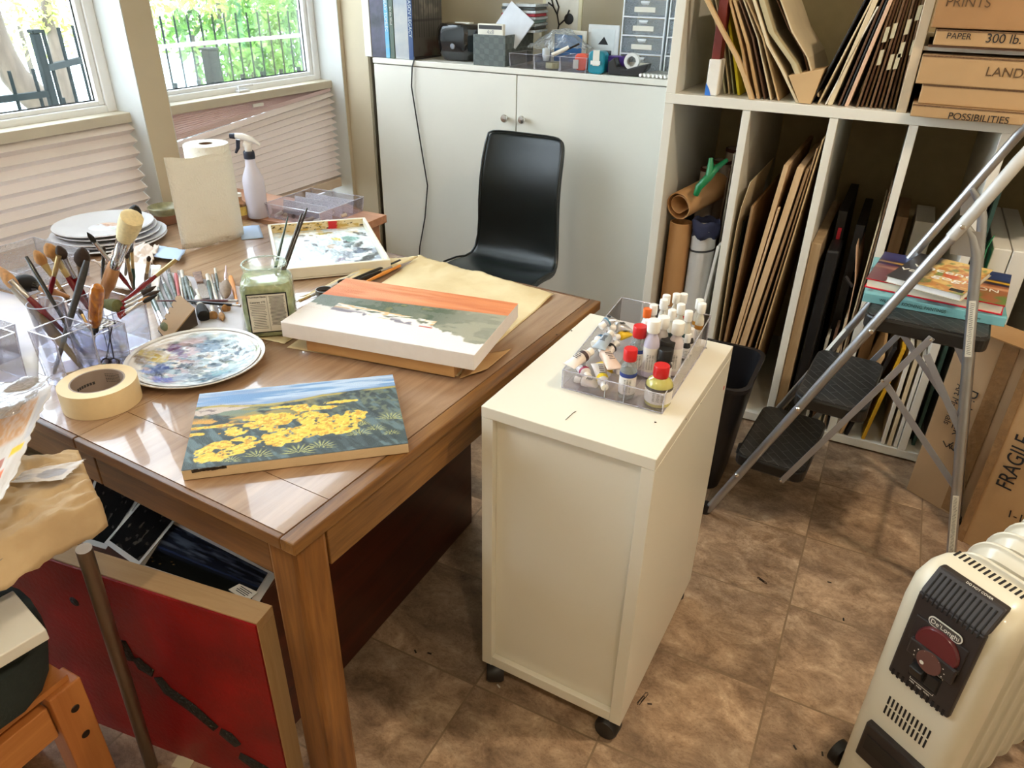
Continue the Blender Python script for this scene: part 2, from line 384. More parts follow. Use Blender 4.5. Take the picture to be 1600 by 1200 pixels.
for k in range(4):
    b.tube([(XS+.016, -.055, zl-.006*k+.012), (XS+.016, .92, zr-.003*k+.004)], .0035, 6)
b.build('gathered_folds', shp, t, smooth=True)
MB().box((XS-.01, -.057, .565), (XS+.03, .925, .61)).build('bottom_rail', railm, t, bevel=.003)
for y in (.44,):
    MB().box((XS+.02, y-.03, 1.005), (XS+.026, y+.03, 1.018)).build('cord_clip', whitetrim, t)

# ---------------------------------------------------------------- outside
ironm = mat('black_iron', (16, 24, 25), .75, var=.2, spec=.15)
railw = mat('pale_rail', (150, 140, 136), .6)
struct(MB().box((-40, -30, -1.3), (XW-.3, 30, -1.2)).build('ground', mat('dry_ground', (205, 200, 180), .9, var=.12, scale=1.5, rgb2=(170, 178, 150))))
tag(MB().box((-30, -30, -1.2), (-9, 30, -1.15)).build('river', mat('river_water', (170, 205, 215), .25, var=.08, scale=.8)), 'pale blue water beyond the garden railings', 'river', kind='structure')
def fence(name, label, pts_px, X, ztop_px, zbot, nb, rails, post_r=.0, barm=ironm, above=.1, r=.009, group=None):
    pass
def railing(label, P0, P1, rail_zs, pick, over_top, zlow, r=.011, posts=(), pr=.04, rm=None, post_over=.16):
    P0 = np.array(P0, float); P1 = np.array(P1, float); t = thing('metal_railing', label, 'railing', (*((P0+P1)/2)[:2], zlow))
    for z in rail_zs:
        d = nrm(P1-P0); MB().obox(((P0+P1)/2)*V(1, 1, 0)+V(0, 0, z), (P1-P0), np.cross(d, (0, 0, 1))*.035, V(0, 0, .035)).build('rail', rm or ironm, t)
    for k in range(pick):
        p = P0+(P1-P0)*(k+.5)/pick
        MB().tube([(p[0], p[1], zlow), (p[0], p[1], rail_zs[0]+over_top)], r, 6).build('picket', ironm, t)
    for s in posts:
        p = P0+(P1-P0)*s
        b = MB().box((p[0]-pr, p[1]-pr, zlow), (p[0]+pr, p[1]+pr, rail_zs[0]+post_over)); b.box((p[0]-pr*1.25, p[1]-pr*1.25, rail_zs[0]+post_over), (p[0]+pr*1.25, p[1]+pr*1.25, rail_zs[0]+post_over+.02)); b.build('post', ironm, t, bevel=.008)
    return t
def xp(x, y, X): return XP(x, y, X)
zr_ = XP(60, 148, -4.6)[2]
pa = XP(-60, 160, -4.6); pb = XP(80, 148, -4.6)
railing('near black iron railing behind the left window, waist high with a thick post', (-4.6, pa[1]-.6, 0), (-4.6, pb[1], 0), [zr_, zr_-.75], 8, .14, -1.2, posts=(1.0,), pr=.023, post_over=XP(52, 52, -4.6)[2]-zr_)
q1 = XP(72, 92, -4.6); q2 = PLN(128, 97, (-5.6, 0, 0), (1, 0, 0))
railing('black iron railing running away behind the thick post in the left window', (-4.6, pb[1], 0), (-5.5, pb[1]+1.5, 0), [q1[2]-.05, q1[2]-.7], 9, .2, -1.2, r=.012)
c0 = XP(250, 73, -6.5); c1 = XP(470, 52, -6.5)
railing('long railing with a pale top rail in the right window', (-6.5, c0[1]-.8, 0), (-6.5, c1[1]+1.0, 0), [c0[2], c0[2]-1.0], 24, .26, -1.2, rm=railw, r=.010)
d0 = XP(325, 70, -5.0)
railing('black iron railing with a stout post low in the right window', (-5.0, d0[1]-1.4, 0), (-5.0, d0[1]+1.1, 0), [d0[2]-.38, d0[2]-.62], 11, .14, -1.2, posts=(.56,), pr=.045, post_over=.34, r=.018)
leafm = mat('leaf_green', (104, 150, 58), .7, var=.35, scale=3, rgb2=(52, 96, 40))
leafy = mat('leaf_yellow', (160, 172, 86), .6, var=.25, scale=3)
barkm = mat('tree_bark', (84, 74, 64), .9, var=.3, scale=20, bump=.8, bscale=25, stretch=(1, 1, .3))
def leaves(c, rad, n, size, seed):
    rs = np.random.RandomState(seed); b = MB()
    for k in range(n):
        d = rs.randn(3); d /= np.linalg.norm(d); p = np.array(c)+d*np.array(rad)*(rs.rand()**.33)
        u = rs.randn(3); u /= np.linalg.norm(u); w = np.cross(u, rs.randn(3)); w /= np.linalg.norm(w); s = size*(.6+.8*rs.rand())
        b.add([p-u*s, p+w*s*.4, p+u*s, p-w*s*.4], [(0, 1, 2, 3)])
    return b
def tree(label, base, path, r, crown, n, size, seed, lm=leafm, name='tree', cat='tree'):
    t = thing(name, label, cat, base)
    if path: MB().tube(path, r, 12).build('trunk', barkm, t, smooth=True)
    b = MB()
    for i, (c, rad) in enumerate(crown):
        q = leaves(c, rad, n, size, seed+i); b.add(q.v, q.f)
    if crown: b.build('foliage', lm, t)
    return t
XT = -5.6
P = [XP(x, y, XT) for x, y in ((78, 175), (52, 150), (22, 118), (5, 85), (-10, 50), (-30, -10))]
base = P[0]*V(1, 1, 0)+V(0, 0, -1.2)
tree('leaning pale barked tree behind the railing in the left window', base, [base+V(0, .15, 0)]+P, [.16, .10, .10, .09, .08, .08, .08], [(XP(-60, -90, XT), (.6, .9, .4))], 700, .05, 5, leafy)
XT = -7.5
P = [XP(x, y, XT) for x, y in ((92, 100), (84, 60), (72, 25), (72, 0), (78, -40))]
base = P[0]*V(1, 1, 0)+V(0, 0, -1.2)
tree('thin forked tree beyond the thick post in the left window', base, [base]+P, [.09, .06, .055, .045, .04, .03], [(XP(68, 5, XT), (.2, .35, .25)), (XP(90, 42, XT), (.1, .15, .25)), (XP(55, 32, XT), (.1, .2, .12))], 110, .035, 15, leafy)
for i, (lab, px, X, rad, n) in enumerate([('bright green shrub at the right of the right window', (450, 60), -8.0, (.7, 1.0, .9), 2600), ('loose green shrub low behind the pale railing', (390, 100), -7.6, (.5, .8, .5), 1200),
        ('bushy green tree hanging into the top of the right window', (340, 5), -9.5, (.8, 1.7, .45), 1500), ('tall green tree behind the shrubs in the right window', (440, -20), -10.5, (.8, 2.0, 1.2), 2600), ('small green bush beside the stout railing post', (300, 55), -8.5, (.4, .5, .3), 300), ('pale yellow bush far off in the left window', (30, 40), -12, (.8, 1.6, .5), 500)]):
    c = XP(*px, X); base = V(c[0], c[1], -1.2)
    tree(lab, base, [base, c], [.05, .03], [(c, rad)], n, .06, 40+i, leafy if i in (2, 5) else leafm, 'shrub' if 'shrub' in lab or 'bush ' in lab else 'tree', 'bush' if 'shrub' in lab or 'bush ' in lab else 'tree')

# ceiling lamps: recessed cans
def can(loc, power, label):
    t = thing('ceiling_light', label, 'ceiling light', loc)
    MB().lathe([(.075, 0), (.10, 0), (.10, .02), (.075, .04)], (loc[0], loc[1], loc[2])).build('trim_ring', whitetrim, t, smooth=True)
    m, nt, b_ = newmat('lamp_glow'); b_.inputs['Emission Color'].default_value = (*WARM, 1); b_.inputs['Emission Strength'].default_value = 6
    MB().lathe([(.0, .03), (.074, .03)], loc).build('lens', m, t)
    ld = bpy.data.lights.new('bulb', 'AREA'); ld.shape = 'DISK'; ld.size = .14; ld.energy = power; ld.color = WARM
    lo = bpy.data.objects.new('bulb', ld); COL.objects.link(lo); lo.parent = t; lo.location = (0, 0, -.01)
for k, (l, p) in enumerate(LAMPS): can(l, p, ['round recessed ceiling light above the step ladder', 'round recessed ceiling light over the heater side of the room', 'round recessed ceiling light nearest the windows'][k])

# ================================================================ THE WHITE CABINET (left of the cubby shelf)
melw = mat('white_laminate', (226, 223, 212), .38, var=.02, scale=4)
meld = mat('cabinet_paint', (224, 222, 212), .4, var=.02, scale=4)
knobm = mat('brushed_nickel', (200, 196, 190), .22, metal=1.0, var=.04)
XL = YP(583, 93, YC)[0]; XR = YP(1034, 200, YF)[0]-.001; XG = YP(808, 107, YC)[0]; ZC = YP(808, 107, YC)[2]
t = thing('storage_cabinet', 'wide white two-door cabinet against the back wall behind the black chair', 'cabinet', ((XL+XR)/2, YC, 0))
MB().box((XL, YC+.022, 0), (XR, YB, ZC-.025)).build('body', melw, t)
MB().box((XL, YC-.004, ZC-.022), (XR, YB, ZC)).build('top', melw, t, bevel=.002)
for a, b_, kx in ((XL+.002, XG-.002, (792, 184)), (XG+.002, XR-.002, (819, 186))):
    d = MB().box((a, YC, .06), (b_, YC+.02, ZC-.026)).build('door', meld, t, bevel=.0015)
    k = YP(*kx, YC)
    MB().lathe([(.006, 0), (.006, .016), (.014, .02), (.017, .026), (.014, .031), (0, .032)], k, (0, -1, 0), 20).build('knob', knobm, d, smooth=True)

# ================================================================ THE CUBBY SHELF
DV = [YP(1168, 165, YF)[0], YP(1305, 178, YF)[0], YP(1430, 190, YF)[0], YP(1578, 195, YF)[0]]
X0 = YP(1034, 200, YF)[0]; ZB = 1.172; X5 = .52
t = thing('cubby_shelf', 'tall white open shelf with upright cubbies full of boards and portfolios', 'shelf', (0, YF, 0))
b = MB().box((X0, YF, 0), (X0+.032, YB, ZB-.03)); b.build('side_panel', melw, t, bevel=.002)
MB().box((X5, YF, 0), (X5+.032, YB, 2.1)).build('side_panel', melw, t, bevel=.002)
for x in DV: MB().box((x-.013, YF+.001, .04), (x+.013, YB-.01, ZB-.032)).build('divider', melw, t, bevel=.0015)
MB().box((X0+.032, YF+.001, 0.008), (X5, YB-.01, .04)).build('bottom_board', melw, t, bevel=.0015)
MB().box((X0, YF-.002, ZB-.032), (X5, YB-.01, ZB)).build('shelf_board', melw, t, bevel=.0015)
MB().box((X0, YF, ZB), (X0+.034, YB, 2.1)).build('upper_side_panel', melw, t, bevel=.002)
MB().box((X0, YF, 2.1), (X5+.032, YB, 2.13)).build('top_board', melw, t, bevel=.002)
XU = YP(1418, 168, YF)[0]
MB().box((XU-.028, YF+.001, ZB), (XU, YB-.01, 2.1)).build('upper_divider', mat('tan_laminate', (205, 185, 155), .5), t, bevel=.002)
ZU = YP(1445, 72, YF)[2]
MB().box((XU, YF+.01, ZU-.012), (X5, YB-.01, ZU)).build('upper_shelf', melw, t, bevel=.001)
MB().box((X0+.03, YB-.012, .04), (X5, YB-.002, 2.1)).build('back_panel', mat('back_panel', (196, 180, 140), .8), t)
# ================================================================ THE WORK TABLE
TH = 0.75; TA = V(-.708, -1.387, 0); TR = math.radians(-3.1)
tabw = wood('table_wood', (184, 152, 122), (146, 115, 90), 'y', rough=.27, scale=7, coat=.7, blot=.35, blotcol=(190, 170, 150))
oak = wood('table_edge_oak', (160, 114, 60), (98, 64, 32), 'y', rough=.35, scale=10, blot=.6)
oakx = wood('table_edge_oak_cross', (142, 100, 58), (90, 58, 32), 'x', rough=.35, scale=10, blot=.5)
legw = wood('table_leg_oak', (178, 122, 60), (118, 74, 34), 'z', rough=.4, scale=9, blot=.7, blotcol=(120, 85, 60))
t = thing('work_table', 'large brown wooden table crowded with brushes, palettes and canvases', 'table', TA, TR)
G = .0008; TL, TW = 1.70, 1.135
b = MW(t)
for x0, x1 in ((-TL, -1.11), (-1.11, -.556), (-.556, -.031)):
    b.box((x0+G, .012, TH-.022), (x1-G, .112-G, TH)); b.box((x0+G, .112+G, TH-.022), (x1-G, TW-.012, TH))
b.build('tabletop', tabw, t)
MW(t).box((-.030, 0, TH-.024), (0, TW, TH+.0003)).build('edge_strip', oak, t, bevel=.003)
b = MW(t).box((-TL, 0, TH-.024), (-.557, .011, TH)).box((-.555, 0, TH-.024), (-.031, .011, TH)); b.build('edge_strip', oakx, t, bevel=.002)
MW(t).box((-TL, TW-.011, TH-.024), (-.031, TW, TH)).build('edge_strip', oakx, t, bevel=.002)
MW(t).box((-TL, .012, TH-.028), (-.018, TW-.012, TH-.0235)).build('underlay', mat('dark_board', (60, 45, 35), .8), t)
MW(t).box((-TL+.04, .02, TH-.115), (-.545, .045, TH-.028)).box((-.541, .02, TH-.115), (-.085, .045, TH-.028)).build('apron', oakx, t, bevel=.002)
MW(t).box((-.04, .085, TH-.115), (-.016, TW-.085, TH-.028)).build('apron', oak, t, bevel=.002)
MW(t).box((-TL+.04, TW-.045, TH-.115), (-.085, TW-.02, TH-.028)).build('apron', oakx, t)
for x0, y0 in ((-.083, .014), (-.083, TW-.083), (-TL+.02, .014), (-TL+.02, TW-.083)):
    MW(t).box((x0, y0, 0), (x0+.069, y0+.069, TH-.028)).build('leg', legw, t, bevel=.010)

# window desk beyond the table
t = thing('window_desk', 'orange brown desk along the window behind the large table', 'desk', (-2.0, .0, 0))
dk = wood('desk_wood', (205, 150, 115), (176, 122, 88), 'x', rough=.4, scale=8)
MB().box((-2.40, -.148, .722), (-1.615, .115, .75)).build('desktop', dk, t, bevel=.002)
for x, y in ((-2.38, -.12), (-2.38, .06), (-1.68, -.12), (-1.68, .06)): MB().box((x, y, 0), (x+.04, y+.04, .722)).build('leg', dk, t)

# ================================================================ ROLLING CABINET
ZK = .779
cartm = mat('cart_white', (231, 226, 211), .3, var=.015, scale=4, coat=.2)
t = thing('rolling_cabinet', 'white drawer cabinet on black castors with an acrylic tray of paint on top', 'cabinet', (-.449, -.674, 0), math.radians(-1.9))
hw, hd = .179, .2625; zb = .056
tp = MW(t).box((-hw, -hd, ZK-.025), (hw, hd, ZK)); tp.build('top', cartm, t, bevel=.0015)
MW(t).box((-hw, -hd+.001, zb), (-hw+.026, hd, ZK-.0255)).build('side_panel', cartm, t, bevel=.001)
MW(t).box((hw-.026, -hd+.001, zb), (hw, hd, ZK-.0255)).build('side_panel', cartm, t, bevel=.001)
MW(t).box((-hw+.0262, -hd+.017, zb+.018), (hw-.0262, -hd+.026, ZK-.0255)).build('end_panel', cartm, t)
MW(t).box((-hw+.0262, -hd+.002, zb), (hw-.0262, -hd+.0165, zb+.028)).box((-hw+.0262, -hd+.0165, zb), (hw-.0262, hd, zb+.016)).build('bottom_rail', cartm, t, bevel=.001)
MW(t).box((-hw+.0262, -hd+.0265, ZK-.05), (hw-.0262, hd-.022, ZK-.026)).build('inner_rail', cartm, t)
MW(t).box((-hw+.0262, hd-.02, zb+.03), (hw-.0262, hd, ZK-.03)).build('drawer_front', cartm, t)
dirt = mat('paint_specks', (50, 40, 30), .6); redp = mat('red_paint', (190, 20, 25), .5)
blk = mat('black_plastic', (26, 25, 25), .4, var=.1)
for i, (x, y) in enumerate(((-hw+.03, -hd+.03), (hw-.03, -hd+.03), (-hw+.03, hd-.03), (hw-.03, hd-.03))):
    c = MW(t).tube([(x, y, .03), (x, y, zb)], .007, 8)
    hood = MW(t).lathe([(0, -.021), (.024, -.021), (.0275, -.015), (.0275, .015), (.024, .021), (0, .021)], (x, y-(.016 if y < 0 else -.004), .0275), (math.cos(.5+i), math.sin(.5+i), 0), 20)
    k = hood.build('castor', blk, t, smooth=True); c.build('stem', knobm, k)
b = MB()
for px in [(1024, 660), (870, 523), (893, 517), (1010, 522), (1103, 544), (958, 600)]:
    p = Z(*px, ZK); b.obox(p+V(0, 0, .0005), (.004, .001, 0), (-.001, .003, 0), (0, 0, .0008))
for a_, c_ in (((884, 656), (896, 645)), ((896, 645), (900, 643))):
    b.tube([Z(*a_, ZK)+V(0, 0, .0005), Z(*c_, ZK)+V(0, 0, .0005)], .0007, 5)
b.build('paint_flecks', dirt, t)
n_ = V(1, 0, 0); M_ = wm(t); pr_ = np.array(M_ @ Vector((hw, 0, 0))); nn = np.array((M_.to_3x3() @ Vector((1, 0, 0))))
p = PLN(1131, 606, pr_, nn); MB().lathe([(0, .0004), (.005, .0004), (.0055, 0)], p, nn, 12).build('red_dab', redp, t)
b = MB()
for q in ((1095, 630), (1072, 655)):
    p = PLN(*q, pr_, nn); b.lathe([(0, .0003), (.0018, .0003), (.002, 0)], p, nn, 8)
b.build('paint_flecks', dirt, t)

# ================================================================ BLACK CHAIR
lea = mat('black_leather', (20, 26, 26), .28, var=.12, scale=30, bump=.06, bscale=350)
t = thing('shell_chair', 'black leather chair with a tall curved back between the table and the white cabinet', 'chair', (-1.375, .48, 0))
path = [(-.12, .405), (-.12+.03, .44), (-.03, .462), (.06, .455), (.13, .440), (.175, .445), (.205, .475), (.222, .53), (.225, .60), (.222, .68), (.228, .76), (.245, .84), (.265, .90), (.278, .955)]
wid = [.215, .22, .225, .222, .218, .212, .203, .194, .19, .188, .186, .184, .181, .170]
def shell(off):
    rows = []
    for i, ((y, z), w) in enumerate(zip(path, wid)):
        a = np.array(path[max(i-1, 0)]); c = np.array(path[min(i+1, len(path)-1)]); d = nrm(c-a); n2 = V(-d[1], d[0])
        row = []
        for s in np.linspace(-1, 1, 15):
            bow = .020*s*s*(1 if z > .5 else .6)
            sag = .012*(abs(s)**6)*(1 if i in (0, len(path)-1) else 0)
            row.append((-1.375+s*w*(1-.05*(abs(s) > .99)), .48+y+n2[0]*(bow+off)-d[0]*sag, z+n2[1]*(bow+off)-d[1]*sag))
        rows.append(row)
    return np.array(rows)
b = MB().grid(shell(0)); s_ = b.build('shell', lea, t, smooth=True, solid=.028, bevel=0, subsurf=2)
s_.modifiers[0].offset = 1 if False else -1
b = MB(); g0 = shell(.0); st = [g0[i, j] for i, j in [(k, 0) for k in range(14)]+[(13, k) for k in range(1, 15)]+[(k, 14) for k in range(12, -1, -1)]]
b.tube(st, .0045, 6); b.build('seam_piping', lea, t, smooth=True)
chrome = mat('chrome', (225, 225, 225), .08, metal=1.0, var=.01)
MB().tube([(-1.375, .52, .03), (-1.375, .52, .42)], .025, 20).lathe([(.05, .40), (.09, .425), (.05, .43)], (-1.375, .52, 0)).build('pedestal', chrome, t, smooth=True)
MB().lathe([(0, 0), (.205, 0), (.208, .006), (.2, .012), (.05, .03), (.026, .04)], (-1.375, .52, 0), seg=40).build('base', chrome, t, smooth=True)

# ================================================================ STEP LADDER
ald = mat('aluminium_tube', (178, 180, 184), .32, metal=.85, var=.04)
alf = mat('grey_bar', (160, 160, 165), .4, metal=.6, var=.05)
def tread_mat():
    m, nt, bs = newmat('ribbed_tread'); N, L = nt.nodes, nt.links
    tc = N.new('ShaderNodeTexCoord'); mp = N.new('ShaderNodeMapping'); mp.inputs['Scale'].default_value = (1, 1, 1); mp.inputs['Rotation'].default_value = (0, 0, .8)
    L.new(tc.outputs['Object'], mp.inputs[0]); br = N.new('ShaderNodeTexBrick'); L.new(mp.outputs[0], br.inputs['Vector'])
    br.inputs['Scale'].default_value = 20; br.inputs['Color1'].default_value = (0, 0, 0, 1); br.inputs['Color2'].default_value = (0, 0, 0, 1); br.inputs['Mortar'].default_value = (1, 1, 1, 1)
    br.inputs['Mortar Size'].default_value = .018; br.inputs['Brick Width'].default_value = 1.6; br.inputs['Row Height'].default_value = .5
    bs.inputs['Base Color'].default_value = (*c3(30, 30, 30), 1)
    nz = N.new('ShaderNodeTexNoise'); nz.inputs['Scale'].default_value = 40; cr = N.new('ShaderNodeValToRGB'); cr.color_ramp.elements[0].color = (*c3(32, 31, 30), 1); cr.color_ramp.elements[1].color = (*c3(52, 51, 50), 1)
    L.new(nz.outputs['Fac'], cr.inputs[0]); L.new(cr.outputs[0], bs.inputs['Base Color'])
    bs.inputs['Roughness'].default_value = .38
    mxl = N.new('ShaderNodeMix'); mxl.data_type = 'RGBA'; L.new(br.outputs['Fac'], mxl.inputs['Factor']); L.new(cr.outputs[0], mxl.inputs['A']); mxl.inputs['B'].default_value = (*c3(92, 90, 88), 1); L.new(mxl.outputs['Result'], bs.inputs['Base Color'])
    bp = N.new('ShaderNodeBump'); bp.inputs['Strength'].default_value = 1.0; bp.inputs['Distance'].default_value = .004; L.new(br.outputs['Fac'], bp.inputs['Height']); L.new(bp.outputs[0], bs.inputs['Normal'])
    return m
treadm = tread_mat()
LA = V(-.309, -.03, 0); la = math.radians(-4)
t = thing('step_ladder', 'folding grey aluminium step ladder with three black ribbed treads', 'ladder', LA, la)
LW = .40; sl = .522/1.195
def P_(s, w, z): return (s, w, z)
# side rails and the bow across the top in one bent tube
N_ = 8
bow = [(z*sl, 0, z) for z in (0.012, .3, .6, .9, 1.12)]+[(.515, .01, 1.18), (.540, .04, 1.225), (.552, .10, 1.245), (.555, LW/2, 1.25)]
bow = bow+[(x, LW-y, z) for x, y, z in bow[::-1][1:]]
fr_ = MW(t).tube(bow, .0125, 14).build('front_frame', ald, t, smooth=True)
MW(t).tube([(z*sl, 0, z) for z in (1.00, 1.06, 1.12)]+[(.515, .01, 1.18), (.540, .04, 1.225)], .0142, 14).build('grip_sleeve', mat('clear_sleeve', (190, 188, 184), .25, var=.03), t, smooth=True)
for w in (0.0, LW):
    i_ = .014 if w == 0 else -.014
    MW(t).tube([(.452, w+i_, 1.035), (.478, w+i_, 1.005), (.497, w+i_, .965), (.505, w+i_, .93), (.70, w+i_, .012)], [.007, .011, .0125, .0125, .0125], 14).build('rear_leg', ald, t, smooth=True)
    MW(t).tube([(.698, w+i_, .02), (.702, w+i_, 0)], .0155, 12).build('foot', blk, t)
    MW(t).tube([(.002, w, .035), (-.002, w, 0)], .0155, 12).build('foot', blk, t)
    MW(t).obox((.468, w+i_*.5, .99), (.06, 0, .0), (0, .002, 0), (-.012, 0, .06)).build('hinge_plate', ald, t)
    sg = -.016 if w == 0 else .016
    def bar(a, c, off=0):
        a, c = np.array(a, float), np.array(c, float); d = c-a; k = nrm(d); n2 = V(-k[2], 0, k[0])
        MW(t).obox((a+c)/2+V(0, sg*.1+off, 0), d, V(0, .003, 0), n2*.017).build('brace', alf, t, bevel=.001)
    bar((.20, w+i_, .195), (.463, w+i_, .745)); bar((.385, w+i_, .60), (.625, w+i_, .345), -sg*.3); bar((.463, w+i_, .70), (.60, w+i_, .50), sg*.3)
    b = MW(t)
    for s_, z_ in ((.075, .183), (.201, .462), (.328, .735), (.452, 1.03)):
        b.lathe([(.0, .0155), (.005, .015), (.007, .012)], (s_, w, z_), (0, -1 if w == 0 else 1, 0), 12)
    for s_, z_ in ((.20, .2), (.463, .74), (.386, .6)):
        b.lathe([(0, .004), (.004, .003), (.005, 0)], (s_, w+i_*.7, z_), (0, -1 if w == 0 else 1, 0), 10)
    b.build('rivets', chrome, t, smooth=True)
MW(t).tube([(.60, .02, .45), (.60, LW-.02, .45)], .007, 8).build('cross_bar', alf, t, smooth=True)
def rrect(x0, x1, y0, y1, r, n=5):
    P = []
    for cx, cy, a in ((x1-r, y1-r, 0), (x0+r, y1-r, 90), (x0+r, y0+r, 180), (x1-r, y0+r, 270)):
        for k in range(n+1):
            q = math.radians(a+90*k/n); P.append((cx+r*math.cos(q), cy+r*math.sin(q)))
    return P
for s0, s1, z in ((.050, .258, .237), (.178, .372, .488), (.300, .585, .765)):
    P = rrect(s0, s1, .022, LW-.022, .03)
    tr_ = MW(t).prism([(x, y, z-.04) for x, y in P], (0, 0, .038)).build('tread', blk, t, bevel=.006)
    MW(t).prism([(x, y, z-.0018) for x, y in rrect(s0+.006, s1-.006, .028, LW-.028, .026)], (0, 0, .0018)).build('ribbed_mat', treadm, tr_)
lab = mat('paper_label', (222, 218, 205), .6, var=.03); ink = mat('black_ink', (22, 22, 24), .7)
def strip(a, c, w, m, name='label', face=(0, -1, 0), off=.0135):
    a, c = np.array(a, float), np.array(c, float); d = c-a; k = nrm(d); n2 = np.cross(face, k)
    o = MW(t).obox((a+c)/2+np.array(face)*off, d, n2*w, np.array(face)*.0008).build(name, m, t); return o
def legpt(z): return (.505+(.93-z)*(.70-.505)/(.93-.012), .014, z)
for z0, z1 in ((.215, .03+.19), (.33, .06), (.86, .72)):
    if abs(z0-z1) < .01: continue
    l_ = strip(legpt(z0), legpt(z1), .014, lab); b = MW(l_.parent)
    k = 0; z = max(z0, z1)-.006
    b = MW(t)
    while z > min(z0, z1)+.004:
        p = legpt(z); b.obox((p[0]+random.uniform(-.001, .001), p[1]-.0147, p[2]), (.010*random.uniform(.6, 1), 0, 0), (0, .0004, 0), (0, 0, .0012)); z -= .0045
    b.build('fine_print', mat('label_print', (120, 118, 110), .7), l_)
strip(((.41*sl), LW, .41), ((.56*sl), LW, .56), .012, lab, face=(-.55, -.7, .25))

# ================================================================ OIL HEATER
hm = mat('heater_enamel', (214, 208, 190), .28, var=.015, scale=5, coat=.3)
hc = mat('heater_end_cap', (218, 211, 190), .3, var=.015, scale=5, coat=.2)
hp = mat('heater_panel', (42, 36, 35), .42, var=.05)
O = V(.219, -.786, 0); hr = math.radians(-33.7)
t = thing('oil_heater', 'cream oil-filled radiator with a dark control panel beside the cardboard boxes', 'heater', O, hr)
HX0, HX1, HY0, HY1, HZ = -.036, .146, -.062, .034, .642
def capring(z, ins=0, dy=0):
    P = rrect(HX0+ins, HX1-ins, HY0+ins+dy, HY1, min(.034, (HY1-HY0-ins-dy)*.45)); return [(x, y, z) for x, y in P]
prof = [(.03, .0, 0), (.55, 0, 0), (.60, .002, .004), (.622, .008, .014), (.635, .018, .026), (.642, .032, .04)]
b = MW(t); n = len(capring(0))
vs = []
for z, ins, dy in prof: vs += capring(z, ins, dy)
b.add(vs, [(i*n+k, i*n+(k+1) % n, (i+1)*n+(k+1) % n, (i+1)*n+k) for i in range(len(prof)-1) for k in range(n)]+[tuple(range(n))[::-1], tuple(range((len(prof)-1)*n, len(prof)*n))])
b.build('end_cap', hc, t, smooth=True)
def slotrow(b, x0, x1, nn_, y, z, w, h, dep, tilt=(0, 0)):
    for k in range(nn_):
        x = x0+(x1-x0)*k/(nn_-1); b.obox((x, y, z), (w, 0, 0), (0, dep, 0), (tilt[0], 0, h))
slot = mat('slot_dark', (18, 16, 15), .8)
b = MW(t)
for k in range(14): b.obox((-.003+.0088*k, .0215, HZ+.0002), (.0038, 0, 0), (0, .019, 0), (0, 0, .0015))
b.build('vent_slots', slot, t)
pnl = MW(t).hexa([(.0, HY0-.010, .40), (.118, HY0-.010, .40), (.118, HY0+.004, .40), (.0, HY0+.004, .40)], [(.0, HY0-.008, .60), (.118, HY0-.008, .60), (.118, HY0+.004, .60), (.0, HY0+.004, .60)])
pnl.hexa([(.0, HY0-.008, .60), (.118, HY0-.008, .60), (.118, HY0+.006, .60), (.0, HY0+.006, .60)], [(.0, HY0+.028, .642), (.118, HY0+.028, .642), (.118, HY0+.045, .640), (.0, HY0+.045, .640)])
pn = pnl.build('control_panel', hp, t, bevel=.004)
b = MW(t)
for k in range(12):
    x = .010+.0088*k
    b.tube([(x, HY0-.0085, .590), (x, HY0-.005, .603), (x, HY0+.012, .622), (x, HY0+.022, .635)], .0020, 6)
b.build('louvre_slots', slot, pn); b = MW(t)
for k in range(11): b.obox((.010+.0098*k, HY0-.0095, .407), (.0042, 0, 0), (0, .003, 0), (0, 0, .013))
b.build('lower_slots', slot, pn)
MW(t).box((.012, HY0-.0112, .500), (.106, HY0-.008, .556)).build('recess', mat('recess_dark', (40, 34, 33), .5), pn, bevel=.002)
wine = mat('wine_plastic', (92, 28, 34), .3, coat=.4)
MW(t).lathe([(0, .007), (.036, .007), (.039, .003), (.039, -.002)], (.062, HY0-.010, .520), (0, -1, 0), 36).build('thermostat_dial', wine, pn, smooth=True)
MW(t).box((.02, HY0-.020, .478), (.105, HY0-.0105, .512)).build('dial_cover', hp, pn, bevel=.003)
MW(t).lathe([(0, .0005), (.022, .0005), (.0225, 0)], (.062, HY0-.0205, .490), (0, -1, 0), 32).build('dial_face', mat('dial_brown', (96, 60, 52), .5), pn)
b = MW(t)
for k in range(9):
    a = math.radians(200-28*k); b.lathe([(0, .0008), (.0013, .0005)], (.062+.028*math.cos(a), HY0-.0203, .49+.018*math.sin(a)), (0, -1, 0), 8)
b.lathe([(0, .001), (.004, .001)], (.052, HY0-.0212, .482), (0, -1, 0), 12)
b.build('dial_marks', lab, pn)
MW(t).box((.034, HY0-.0106, .428), (.088, HY0-.0085, .466)).build('switch_recess', slot, pn)
MW(t).hexa([(.036, HY0-.014, .434), (.060, HY0-.014, .434), (.060, HY0-.010, .434), (.036, HY0-.010, .434)], [(.036, HY0-.024, .458), (.060, HY0-.024, .458), (.060, HY0-.010, .464), (.036, HY0-.010, .464)]).build('rocker_switch', blk, pn, bevel=.002)
MW(t).box((.064, HY0-.0135, .434), (.086, HY0-.010, .462)).build('rocker_switch', blk, pn, bevel=.002)
MR = wm(t).to_3x3(); hx = np.array(MR @ Vector((1, 0, 0))); hy = np.array(MR @ Vector((0, 1, 0))); hz = V(0, 0, 1)
def HP(x, y, z): return np.array(wm(t) @ Vector((x, y, z)))
P = rrect(.032, .092, .556, .575, .009)
MW(t).prism([(x, HY0-.0105, z) for x, z in P], (0, -.0012, 0)).build('badge_rim', lab, pn)
P = rrect(.034, .090, .558, .573, .0075)
